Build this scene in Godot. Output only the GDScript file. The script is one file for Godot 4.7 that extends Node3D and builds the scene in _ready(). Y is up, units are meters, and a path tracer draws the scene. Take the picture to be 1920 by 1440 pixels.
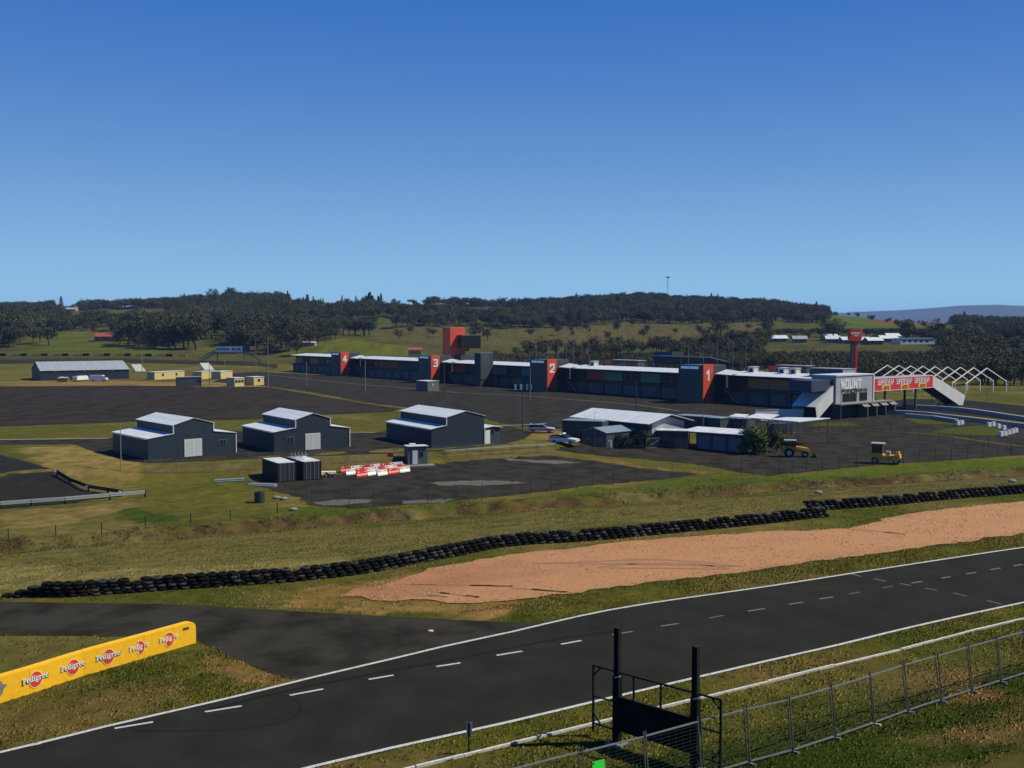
extends Node3D
# Race circuit paddock seen from the hill above the last corner. Metres, y up, the view runs along -z.

const ACOL := [-0.8211, -0.5053, -0.3789, -0.2526, -0.1263, 0.0000, 0.1263, 0.2526, 0.3789, 0.5053, 0.8105]
const ROWS := [470, 530, 600, 700, 850, 1000, 1200, 1700, 2600]
const TAB := [[0.0, 0.0, 0.0, 0.0, 0.0, 0.0, 0.0, 0.0, 0.0, 0.0, 0.0], [6.3, 6.3, 6.3, 5.2, 4.1, 2.4, 2.4, 4.1, 5.2, 5.2, 5.2], [11.7, 12.0, 12.3, 10.7, 9.8, 8.5, 9.2, 10.4, 10.7, 10.4, 10.4], [17.3, 18.7, 19.5, 18.7, 16.9, 14.3, 15.1, 15.8, 14.3, 13.6, 13.6], [25.2, 26.1, 28.7, 29.6, 29.6, 24.7, 25.6, 26.5, 20.2, 18.0, 17.1], [31.2, 34.8, 37.5, 40.1, 40.1, 34.8, 40.1, 35.9, 25.4, 21.2, 20.1], [38.2, 42.0, 46.4, 54.6, 50.8, 46.4, 54.6, 46.4, 29.4, 24.3, 22.4], [28.7, 31.5, 34.8, 41.0, 38.1, 34.8, 41.0, 34.8, 22.0, 18.2, 16.8], [10.0, 10.0, 10.0, 10.0, 10.0, 10.0, 10.0, 10.0, 10.0, 10.0, 10.0]]
var nz := FastNoiseLite.new()
var nf := FastNoiseLite.new()
var rng := RandomNumberGenerator.new()
var M := {}
var taken := {}
var boxes := {}
var hard := []      # outlines of paved and gravelled ground, where no grass grows
var patches := []   # [outline, box, colour, strength]

# ---------------------------------------------------------------- ground shape
func lin(xs: Array, ys: Array, x: float) -> float:
	if x <= xs[0]:
		return ys[0]
	for i in xs.size() - 1:
		if x <= xs[i + 1]:
			return lerpf(ys[i], ys[i + 1], (x - xs[i]) / (xs[i + 1] - xs[i]))
	return ys[-1]

func hgt(x: float, z: float) -> float:
	var d := -z
	if d < 470.0:
		var u := -0.473 * x + 0.88 * d
		var v := 0.88 * x + 0.473 * d
		var s := clampf((v - 85.0) / 35.0, 0.0, 1.0)
		var r0 := lerpf(136.0, 115.0, s)
		var r1 := lerpf(145.0, 175.0, s)
		if u >= r0:
			return -1.9 + 1.9 * smoothstep(r0, r1, u)
		var ud := lin([0, 39, 96, 133, 200], [106, 104, 99, 93, 86], v) + 0.9 * nz.get_noise_2d(v * 9.0, 3.0)
		var y := lin([-60, 0, 18, 26, 52, 62, ud, ud + 1.1], [24, 16.3, 5.1, 3.5, 3.5, 3.1, -2.85, -1.9], u)
		if u > ud - 0.8 and u < ud + 2.2:
			y += 0.35 * nz.get_noise_2d(x * 22.0, z * 22.0)
		elif u > 63.0 and u < ud:
			y += 0.10 * nz.get_noise_2d(x * 8.0, z * 8.0)
		elif u < 26.0:
			y += 0.10 * nz.get_noise_2d(x * 14.0, z * 14.0) * clampf((26.0 - u) / 3.0, 0.0, 1.0)
		return y
	var i := 0
	while i < ROWS.size() - 2 and d > ROWS[i + 1]:
		i += 1
	var t := minf(1.0, (d - ROWS[i]) / (ROWS[i + 1] - ROWS[i]))
	var a := x / d
	var y2 := lerpf(lin(ACOL, TAB[i], a), lin(ACOL, TAB[i + 1], a), t)
	y2 += 6.0 * exp(-pow((x + 80.0) / 42.0, 2.0) - pow((d - 552.0) / 20.0, 2.0))
	return y2 + 2.2 * nz.get_noise_2d(x * 0.7, z * 0.7) * clampf((d - 520.0) / 200.0, 0.0, 1.0)

func gp(p: Vector2, up := 0.0) -> Vector3:
	return Vector3(p.x, hgt(p.x, p.y) + up, p.y)

# ---------------------------------------------------------------- things and parts
func numbered(called: String) -> String:
	var n: int = taken.get(called, 0)
	taken[called] = n + 1
	return called if n == 0 else "%s_%03d" % [called, n]

func tag(o: Node3D, label: String, category: String, group := "") -> Node3D:
	o.set_meta("label", label)
	o.set_meta("category", category)
	if group:
		o.set_meta("group", group)
	return o

func thing(called: String, label: String, category: String, where := Vector3.ZERO, turn := 0.0, group := "") -> Node3D:
	var o := Node3D.new()
	o.name = numbered(called)
	add_child(o)
	o.position = where
	o.rotation.y = deg_to_rad(turn)
	return tag(o, label, category, group)

func copy(src: Node3D, where: Vector3, turn: float, label := "") -> Node3D:
	var o: Node3D = src.duplicate()
	o.name = numbered(String(src.name))
	add_child(o)
	o.position = where
	o.rotation = Vector3(0, deg_to_rad(turn), 0)
	if label:
		o.set_meta("label", label)
	return o

func mi(called: String, mesh: Mesh, m: Material, parent: Node3D) -> MeshInstance3D:
	var o := MeshInstance3D.new()
	o.name = called
	o.mesh = mesh
	if m:
		o.material_override = m
	parent.add_child(o, true)
	return o

func structure(called: String, mesh: Mesh, m: Material) -> MeshInstance3D:
	var o := mi(numbered(called), mesh, m, self)
	o.set_meta("kind", "structure")
	return o

func B(parent: Node3D, called: String, m: Material, c: Vector3, s: Vector3, turn := Vector3.ZERO) -> MeshInstance3D:
	var key := "%.3f %.3f %.3f" % [s.x, s.y, s.z]
	if not boxes.has(key):
		var b := BoxMesh.new()
		b.size = s
		boxes[key] = b
	var o := mi(called, boxes[key], m, parent)
	o.position = c
	o.rotation_degrees = turn
	return o

# ---------------------------------------------------------------- shapes
func st0() -> SurfaceTool:
	var st := SurfaceTool.new()
	st.begin(Mesh.PRIMITIVE_TRIANGLES)
	st.set_smooth_group(-1)
	return st

func done(st: SurfaceTool) -> ArrayMesh:
	st.generate_normals()
	return st.commit()

func tri(st: SurfaceTool, a: Vector3, b: Vector3, c: Vector3) -> void:
	st.add_vertex(a)
	st.add_vertex(b)
	st.add_vertex(c)

func quad(st: SurfaceTool, a: Vector3, b: Vector3, c: Vector3, d: Vector3) -> void:   # clockwise seen from its front
	tri(st, a, b, c)
	tri(st, a, c, d)

func hexa(st: SurfaceTool, p: Array) -> void:   # p[0..3] lower ring, p[4..7] upper ring, both anticlockwise seen from above
	quad(st, p[3], p[2], p[1], p[0])
	for i in 4:
		var j := (i + 1) % 4
		quad(st, p[i], p[j], p[j + 4], p[i + 4])
	quad(st, p[4], p[5], p[6], p[7])

func bar(st: SurfaceTool, a: Vector3, b: Vector3, w: float, t := -1.0) -> void:   # a square bar from a to b
	var f := (b - a).normalized()
	var r := f.cross(Vector3.UP)
	r = (Vector3.RIGHT if r.length() < 0.01 else r.normalized())
	var u := r.cross(f)
	var e := (w if t < 0.0 else t) * 0.5
	r *= w * 0.5
	u *= e
	var p := [a - r - u, a + r - u, b + r - u, b - r - u, a - r + u, a + r + u, b + r + u, b - r + u]
	quad(st, p[0], p[1], p[2], p[3])
	quad(st, p[7], p[6], p[5], p[4])
	quad(st, p[4], p[5], p[1], p[0])
	quad(st, p[6], p[7], p[3], p[2])
	quad(st, p[5], p[6], p[2], p[1])
	quad(st, p[7], p[4], p[0], p[3])

func tube(st: SurfaceTool, a: Vector3, b: Vector3, ra: float, rb: float, n := 8) -> void:
	var f := (b - a).normalized()
	var r := f.cross(Vector3.UP)
	r = (Vector3.RIGHT if r.length() < 0.01 else r.normalized())
	var u := r.cross(f)
	for i in n:
		var c0 := TAU * i / n
		var c1 := TAU * (i + 1) / n
		var d0 := r * cos(c0) + u * sin(c0)
		var d1 := r * cos(c1) + u * sin(c1)
		quad(st, a + d0 * ra, b + d0 * rb, b + d1 * rb, a + d1 * ra)
		tri(st, b, b + d1 * rb, b + d0 * rb)
		tri(st, a, a + d0 * ra, a + d1 * ra)

func bars(list: Array, w: float) -> ArrayMesh:
	var st := st0()
	for s in list:
		bar(st, s[0], s[1], w)
	return done(st)

func prism(poly: PackedVector2Array, z0: float, z1: float) -> ArrayMesh:   # an outline in x and y, given depth along z
	var st := st0()
	var p := poly
	if Geometry2D.is_polygon_clockwise(p):
		p = p.duplicate()
		p.reverse()
	var ix := Geometry2D.triangulate_polygon(p)
	for i in range(0, ix.size(), 3):
		var a := p[ix[i]]
		var b := p[ix[i + 1]]
		var c := p[ix[i + 2]]
		if (b - a).cross(c - a) < 0.0:
			var k := b
			b = c
			c = k
		tri(st, Vector3(a.x, a.y, z1), Vector3(c.x, c.y, z1), Vector3(b.x, b.y, z1))
		tri(st, Vector3(a.x, a.y, z0), Vector3(b.x, b.y, z0), Vector3(c.x, c.y, z0))
	for i in p.size():
		var a := p[i]
		var b := p[(i + 1) % p.size()]
		quad(st, Vector3(a.x, a.y, z1), Vector3(b.x, b.y, z1), Vector3(b.x, b.y, z0), Vector3(a.x, a.y, z0))
	return done(st)

func slab(a: Vector3, b: Vector3, c: Vector3, d: Vector3, t: float) -> ArrayMesh:   # a sheet of thickness t under the four corners, anticlockwise seen from above
	var st := st0()
	var n := (b - a).cross(d - a).normalized() * t
	hexa(st, [a - n, b - n, c - n, d - n, a, b, c, d])
	return done(st)

func spline(p: PackedVector2Array, step: float) -> PackedVector2Array:
	var out := PackedVector2Array()
	for i in p.size() - 1:
		var a := p[maxi(i - 1, 0)]
		var b := p[i]
		var c := p[i + 1]
		var d := p[mini(i + 2, p.size() - 1)]
		var n := maxi(1, int(b.distance_to(c) / step))
		for k in n:
			out.append(b.cubic_interpolate(c, a, d, float(k) / n))
	out.append(p[-1])
	return out

func ragged(p: PackedVector2Array, step: float, amp: float) -> PackedVector2Array:
	var out := PackedVector2Array()
	for i in p.size():
		var a := p[i]
		var b := p[(i + 1) % p.size()]
		var n := maxi(1, int(a.distance_to(b) / step))
		for k in n:
			var q := a.lerp(b, float(k) / n)
			out.append(q + Vector2(nz.get_noise_2d(q.x * 30.0, q.y * 30.0) + 0.6 * nz.get_noise_2d(q.x * 90.0, q.y * 90.0), nz.get_noise_2d(q.x * 30.0 + 500.0, q.y * 30.0) + 0.6 * nz.get_noise_2d(q.x * 90.0, q.y * 90.0 + 400.0)) * amp)
	return out

func rect_of(p: PackedVector2Array) -> Rect2:
	var r := Rect2(p[0], Vector2.ZERO)
	for q in p:
		r = r.expand(q)
	return r

func sheet(p: PackedVector2Array, up: float, cell: float) -> ArrayMesh:   # an outline laid over the ground
	var st := SurfaceTool.new()
	st.begin(Mesh.PRIMITIVE_TRIANGLES)
	var r := rect_of(p)
	var nx := int(r.size.x / cell) + 1
	var ny := int(r.size.y / cell) + 1
	for i in nx:
		for j in ny:
			var o := r.position + Vector2(i, j) * cell
			var c := PackedVector2Array([o, o + Vector2(cell, 0), o + Vector2(cell, cell), o + Vector2(0, cell)])
			for q in Geometry2D.intersect_polygons(c, p):
				var ix := Geometry2D.triangulate_polygon(q)
				for k in range(0, ix.size(), 3):
					var a: Vector2 = q[ix[k]]
					var b: Vector2 = q[ix[k + 1]]
					var e: Vector2 = q[ix[k + 2]]
					if (b - a).cross(e - a) < 0.0:
						var w := b
						b = e
						e = w
					for g in [a, b, e]:
						st.set_normal(Vector3.UP)
						st.add_vertex(gp(g, up))
	return st.commit()

func ribbon(p: PackedVector2Array, w: float, up: float, side := 0.0) -> ArrayMesh:   # a painted line
	var st := SurfaceTool.new()
	st.begin(Mesh.PRIMITIVE_TRIANGLES)
	for i in p.size() - 1:
		var t0 := (p[mini(i + 1, p.size() - 1)] - p[maxi(i - 1, 0)]).normalized()
		var t1 := (p[mini(i + 2, p.size() - 1)] - p[i]).normalized()
		var n0 := Vector2(-t0.y, t0.x)
		var n1 := Vector2(-t1.y, t1.x)
		var q := [p[i] + n0 * (side - w / 2), p[i + 1] + n1 * (side - w / 2), p[i + 1] + n1 * (side + w / 2), p[i] + n0 * (side + w / 2)]
		for k in [0, 1, 2, 0, 2, 3]:
			st.set_normal(Vector3.UP)
			st.add_vertex(gp(q[k], up))
	return st.commit()

# ---------------------------------------------------------------- materials
func lc(r: float, g: float, b: float) -> Color:
	return Color(r * 0.77, g * 0.77, b * 0.77).linear_to_srgb()

func mat(called: String, c: Color, rough := 0.8, metal := 0.0) -> StandardMaterial3D:
	var m := StandardMaterial3D.new()
	m.resource_name = called
	m.albedo_color = c
	m.roughness = rough
	m.metallic = metal
	m.cull_mode = BaseMaterial3D.CULL_DISABLED
	M[called] = m
	return m

func noise_tex(freq: float, a: Color, b: Color, seed_no: int, size := 512, octaves := 4, mid := 0.5) -> NoiseTexture2D:
	var n := FastNoiseLite.new()
	n.seed = seed_no
	n.noise_type = FastNoiseLite.TYPE_SIMPLEX_SMOOTH
	n.frequency = freq
	n.fractal_octaves = octaves
	n.fractal_gain = 0.65
	var g := Gradient.new()
	g.set_color(0, a)
	g.set_color(1, b)
	g.add_point(mid, a.lerp(b, 0.5))
	var t := NoiseTexture2D.new()
	t.width = size
	t.height = size
	t.seamless = true
	t.noise = n
	t.color_ramp = g
	return t

func layered(m: StandardMaterial3D, t: Texture2D, tile: float, t2: Texture2D = null, tile2 := 1.0, world := true) -> StandardMaterial3D:
	m.albedo_texture = t
	m.uv1_triplanar = true
	m.uv1_world_triplanar = world
	m.uv1_scale = Vector3.ONE / tile
	if t2:
		m.detail_enabled = true
		m.detail_albedo = t2
		m.detail_blend_mode = BaseMaterial3D.BLEND_MODE_MUL
		m.detail_uv_layer = BaseMaterial3D.DETAIL_UV_2
		m.uv2_triplanar = true
		m.uv2_world_triplanar = world
		m.uv2_scale = Vector3.ONE / tile2
	return m

func stripes(n: int, deep: float, seed_no: int) -> ImageTexture:   # upright sheet-metal ribs
	var im := Image.create(256, 256, false, Image.FORMAT_RGB8)
	rng.seed = seed_no
	var tone := []
	for i in n:
		tone.append(rng.randf_range(0.93, 1.0))
	for x in 256:
		var ph := fmod(x * n / 256.0, 1.0)
		var g: float = tone[int(x * n / 256.0) % n] * (deep if ph < 0.14 else 1.0)
		for y in 256:
			var k := g * (0.97 + 0.03 * nf.get_noise_2d(x * 3.0, y * 1.2))
			im.set_pixel(x, y, Color(k, k, k))
	return ImageTexture.create_from_image(im)

func make_materials() -> void:
	var w := Color(1, 1, 1)
	var fine := noise_tex(0.09, Color(0.62, 0.62, 0.60), Color(1, 1, 1), 3, 512, 5)
	var blot := noise_tex(0.02, Color(0.72, 0.74, 0.70), Color(1, 1, 0.97), 5, 512, 5)
	var grain := noise_tex(0.25, Color(0.66, 0.66, 0.66), Color(1, 1, 1), 9, 512, 3)
	var soft := noise_tex(0.012, Color(0.78, 0.79, 0.80), Color(1, 1, 1), 11, 512, 5)
	var worn := noise_tex(0.011, Color(0.62, 0.60, 0.58), Color(1.25, 1.22, 1.2), 12, 512, 6)
	var m := layered(mat("ground", w, 0.95), fine, 2.3, blot, 17.0)
	m.vertex_color_use_as_albedo = true
	m.heightmap_enabled = true
	m.heightmap_texture = noise_tex(0.1, Color.BLACK, Color.WHITE, 21, 512, 5)
	m.heightmap_scale = 3.0
	m.metallic_specular = 0.1
	m = layered(mat("asphalt", lc(0.045, 0.0435, 0.036), 0.9), grain, 0.9, soft, 23.0)
	m.metallic_specular = 0.12
	m = layered(mat("old_asphalt", lc(0.056, 0.053, 0.044), 0.92), grain, 1.1, worn, 26.0)
	m.metallic_specular = 0.12
	m = layered(mat("brown_asphalt", lc(0.059, 0.050, 0.041), 0.92), fine, 4.0, worn, 37.0)
	m.metallic_specular = 0.12
	m = layered(mat("gravel", lc(0.84, 0.43, 0.180), 0.95), noise_tex(0.16, Color(0.62, 0.57, 0.52), Color(1.0, 1.0, 1.0), 14, 512, 3), 1.6, noise_tex(0.06, Color(0.80, 0.77, 0.74), w, 15, 512, 5), 9.0)
	m.heightmap_enabled = true
	m.vertex_color_use_as_albedo = true
	m.heightmap_texture = noise_tex(0.25, Color.BLACK, Color.WHITE, 22, 512, 3)
	m.heightmap_scale = 1.6
	layered(mat("dusty_gravel", lc(0.19, 0.16, 0.13), 0.95), grain, 1.5, blot, 9.0)
	layered(mat("line_paint", lc(0.72, 0.73, 0.72), 0.75), noise_tex(0.06, Color(0.55, 0.55, 0.54), Color(1, 1, 1), 31, 256, 5, 0.35), 1.7)
	layered(mat("worn_paint", lc(0.36, 0.36, 0.36), 0.8), noise_tex(0.06, Color(0.35, 0.35, 0.35), Color(1, 1, 1), 32, 256, 5, 0.55), 0.9)
	layered(mat("faint_paint", lc(0.17, 0.17, 0.17), 0.8), grain, 0.9)
	layered(mat("orange_paint", lc(0.30, 0.20, 0.13), 0.8), grain, 2.0)
	layered(mat("rubber_mark", lc(0.024, 0.023, 0.020), 0.95), grain, 0.6).metallic_specular = 0.1
	layered(mat("kerb_white", lc(0.80, 0.80, 0.79), 0.7), noise_tex(0.03, Color(0.70, 0.69, 0.66), Color(1, 1, 1), 33, 256, 5), 1.9)
	var rib := stripes(6, 0.80, 2)
	layered(mat("navy_steel", lc(0.013, 0.034, 0.064), 0.55), rib, 3.0, soft, 9.0, false)
	layered(mat("roof_steel", lc(0.80, 0.83, 0.86), 0.5), stripes(5, 0.93, 4), 4.0, noise_tex(0.02, Color(0.90, 0.90, 0.90), w, 41, 256, 4), 11.0, false)
	layered(mat("grey_roof", lc(0.48, 0.51, 0.53), 0.5), stripes(5, 0.92, 4), 4.0, soft, 11.0, false)
	layered(mat("blue_roof", lc(0.22, 0.30, 0.36), 0.5), rib, 3.0, null, 1.0, false)
	layered(mat("roller_white", lc(0.72, 0.75, 0.76), 0.55), soft, 3.0, null, 1.0, false)
	layered(mat("pit_grey", lc(0.085, 0.098, 0.088), 0.6), stripes(3, 0.9, 6), 4.0, soft, 7.0, false)
	layered(mat("pit_dark", lc(0.032, 0.040, 0.046), 0.6), soft, 5.0, null, 1.0, false)
	layered(mat("garage_door", lc(0.17, 0.20, 0.27), 0.6), soft, 2.0, null, 1.0, false)
	layered(mat("pit_door", lc(0.10, 0.115, 0.145), 0.6), soft, 2.0, null, 1.0, false)
	layered(mat("tower_red", lc(0.83, 0.085, 0.022), 0.5), soft, 6.0, null, 1.0, false)
	layered(mat("panel_blue", lc(0.04, 0.06, 0.115), 0.6), soft, 4.0, null, 1.0, false)
	layered(mat("panel_teal", lc(0.06, 0.26, 0.30), 0.6), soft, 4.0, null, 1.0, false)
	layered(mat("panel_green", lc(0.10, 0.34, 0.20), 0.6), soft, 4.0, null, 1.0, false)
	layered(mat("panel_ochre", lc(0.42, 0.25, 0.08), 0.6), soft, 4.0, null, 1.0, false)
	layered(mat("panel_red", lc(0.50, 0.07, 0.03), 0.6), soft, 4.0, null, 1.0, false)
	layered(mat("white_panel", lc(0.76, 0.77, 0.79), 0.55), stripes(2, 0.96, 7), 4.0, null, 1.0, false)
	layered(mat("lilac_panel", lc(0.50, 0.49, 0.58), 0.6), soft, 3.0, null, 1.0, false)
	layered(mat("cream_panel", lc(0.72, 0.57, 0.24), 0.65), soft, 3.0, null, 1.0, false)
	layered(mat("grey_panel", lc(0.19, 0.185, 0.19), 0.65), rib, 2.4, soft, 3.0, false)
	layered(mat("charcoal", lc(0.036, 0.040, 0.047), 0.65), rib, 2.4, soft, 3.0, false)
	layered(mat("slate_blue", lc(0.06, 0.078, 0.10), 0.6), rib, 2.4, soft, 5.0, false)
	layered(mat("container_black", lc(0.030, 0.033, 0.040), 0.55), soft, 2.0, null, 1.0, false)
	layered(mat("concrete", lc(0.38, 0.38, 0.39), 0.85), blot, 4.0, grain, 0.8)
	layered(mat("concrete_blue", lc(0.40, 0.41, 0.46), 0.85), blot, 6.0)
	layered(mat("galvanised", lc(0.42, 0.44, 0.46), 0.42, 0.55), soft, 1.3)
	layered(mat("pale_steel", lc(0.60, 0.62, 0.60), 0.45, 0.3), soft, 1.3)
	mat("fence_tube", lc(0.085, 0.098, 0.09), 0.6, 0.2)
	mat("frame_grey", lc(0.11, 0.11, 0.115), 0.6)
	mat("pole_grey", lc(0.20, 0.20, 0.20), 0.7)
	mat("pole_dark", lc(0.045, 0.045, 0.045), 0.7)
	layered(mat("dark_steel", lc(0.024, 0.027, 0.027), 0.8), soft, 1.1).metallic_specular = 0.2
	layered(mat("green_board", lc(0.010, 0.018, 0.015), 0.9), soft, 1.6).metallic_specular = 0.15
	layered(mat("tyre", lc(0.013, 0.013, 0.013), 0.9), grain, 0.4).metallic_specular = 0.2
	layered(mat("tyre_dusty", lc(0.032, 0.030, 0.029), 0.9), grain, 0.4)
	layered(mat("barrier_yellow", lc(1.22, 0.67, 0.012), 0.6), noise_tex(0.025, Color(0.84, 0.83, 0.80), w, 35, 512, 6, 0.32), 3.1, noise_tex(0.2, Color(0.86, 0.86, 0.86), w, 36, 256, 3), 0.7)
	mat("logo_red", lc(0.62, 0.035, 0.028), 0.6)
	mat("logo_white", lc(0.82, 0.82, 0.82), 0.6)
	mat("logo_gold", lc(0.90, 0.62, 0.20), 0.6)
	mat("banner_red", lc(0.66, 0.015, 0.022), 0.6)
	mat("banner_yellow", lc(0.80, 0.66, 0.10), 0.6)
	mat("sign_blue", lc(0.03, 0.05, 0.18), 0.6)
	mat("ink", lc(0.03, 0.03, 0.05), 0.7)
	mat("white_paint", lc(0.80, 0.80, 0.80), 0.5)
	var car := mat("car_white", lc(0.78, 0.78, 0.78), 0.3)
	car.clearcoat_enabled = true
	mat("machine_yellow", lc(0.72, 0.36, 0.02), 0.45)
	mat("black_plastic", lc(0.012, 0.012, 0.013), 0.6)
	var gl := mat("dark_glass", lc(0.015, 0.018, 0.022), 0.08)
	gl.metallic_specular = 0.6
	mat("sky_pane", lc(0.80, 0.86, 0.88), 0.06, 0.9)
	mat("water_red", lc(0.68, 0.045, 0.02), 0.5)
	layered(mat("house_wall", lc(0.42, 0.33, 0.26), 0.8), soft, 5.0)
	layered(mat("brick_wall", lc(0.33, 0.13, 0.08), 0.85), soft, 5.0)
	layered(mat("red_roof", lc(0.36, 0.06, 0.04), 0.7), rib, 3.0, null, 1.0, false)
	layered(mat("bark", lc(0.13, 0.10, 0.08), 0.9), fine, 1.0)
	mat("fluoro_green", lc(0.02, 0.85, 0.06), 0.6)
	mat("net_green", lc(0.03, 0.10, 0.08), 0.8)
	var lf := {"leaf_gum": lc(0.070, 0.074, 0.034), "leaf_olive": lc(0.098, 0.090, 0.038), "leaf_pine": lc(0.026, 0.040, 0.026), "leaf_grey": lc(0.112, 0.110, 0.062), "leaf_shrub": lc(0.085, 0.110, 0.030)}
	for k in lf:
		var l := mat(k, lf[k], 0.75)
		l.metallic_specular = 0.2
		l.backlight_enabled = true
		l.backlight = lf[k]
		l.vertex_color_use_as_albedo = true
	var gb := mat("grass_blade", w, 0.85)
	gb.vertex_color_use_as_albedo = true
	gb.metallic_specular = 0.2

# ---------------------------------------------------------------- ground colour
func patch(p: PackedVector2Array, c: Color, strength := 1.0, rough := 1.0) -> void:
	patches.append([p, rect_of(p).grow(3.0), c, strength, rough])

func ground_color(x: float, z: float) -> Color:
	var d := -z
	var u := -0.473 * x + 0.88 * d
	var n1 := nz.get_noise_2d(x * 2.2, z * 2.2)
	var n2 := nf.get_noise_2d(x * 3.0, z * 3.0)
	var n3 := nf.get_noise_2d(x * 14.0, z * 14.0)
	var green := Color(0.105, 0.112, 0.030)
	var dry := Color(0.205, 0.170, 0.078)
	var soil := Color(0.25, 0.145, 0.085)
	var c := green.lerp(dry, clampf(0.56 + 1.1 * n1 + 0.7 * n2, 0.0, 1.0))
	if u < 27.5:
		c = Color(0.042, 0.066, 0.014).lerp(Color(0.080, 0.086, 0.022), clampf(0.4 + 2.0 * n1, 0.0, 1.0)).lerp(Color(0.145, 0.112, 0.055), clampf((n2 + 0.7 * n3 - 0.16) * 3.5, 0.0, 0.85))
	elif u < 46.0:
		c = Color(0.128, 0.118, 0.034).lerp(Color(0.075, 0.098, 0.022), clampf(0.15 + 1.6 * n1 - 0.8 * n3, 0.0, 1.0)).lerp(Color(0.185, 0.140, 0.066), clampf(0.10 + 1.9 * n2, 0.0, 0.9))
	elif d > 500.0:
		c = Color(0.085, 0.085, 0.040).lerp(Color(0.125, 0.112, 0.055), clampf(0.5 + 1.2 * n1 + 0.6 * n2, 0.0, 1.0))
	if u < 110.0:
		c = c.lerp(soil, clampf((n2 + 0.6 * n3 - 0.44) * 4.0, 0.0, 0.6))
	var w := Vector2(nf.get_noise_2d(x * 5.0, z * 5.0), nf.get_noise_2d(x * 5.0 + 300.0, z * 5.0)) * clampf(d * 0.022, 0.8, 9.0)
	var q := Vector2(x, z)
	for p in patches:
		if p[1].has_point(q) and Geometry2D.is_point_in_polygon(q + w * p[4], p[0]):
			c = c.lerp(p[2], p[3] * clampf(0.85 + 0.9 * n3, 0.2, 1.0))
	var v := 0.88 * x + 0.473 * d
	var ud := lin([0, 39, 96, 133, 200], [106, 104, 99, 93, 86], v) + 0.9 * nz.get_noise_2d(v * 9.0, 3.0)
	if u > ud - 0.3 + 1.2 * n3 and u < ud + 1.15 + 1.6 * n3:
		c = Color(0.185, 0.115, 0.078).lerp(Color(0.075, 0.055, 0.038), clampf(0.5 + 3.0 * n3, 0.0, 1.0)).lerp(Color(0.17, 0.145, 0.085), clampf(0.35 + 2.2 * n2, 0.0, 1.0))
	return Color(c.r * 1.17, c.g * 1.13, c.b * 0.78) * (1.0 + 0.28 * n3)

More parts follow.
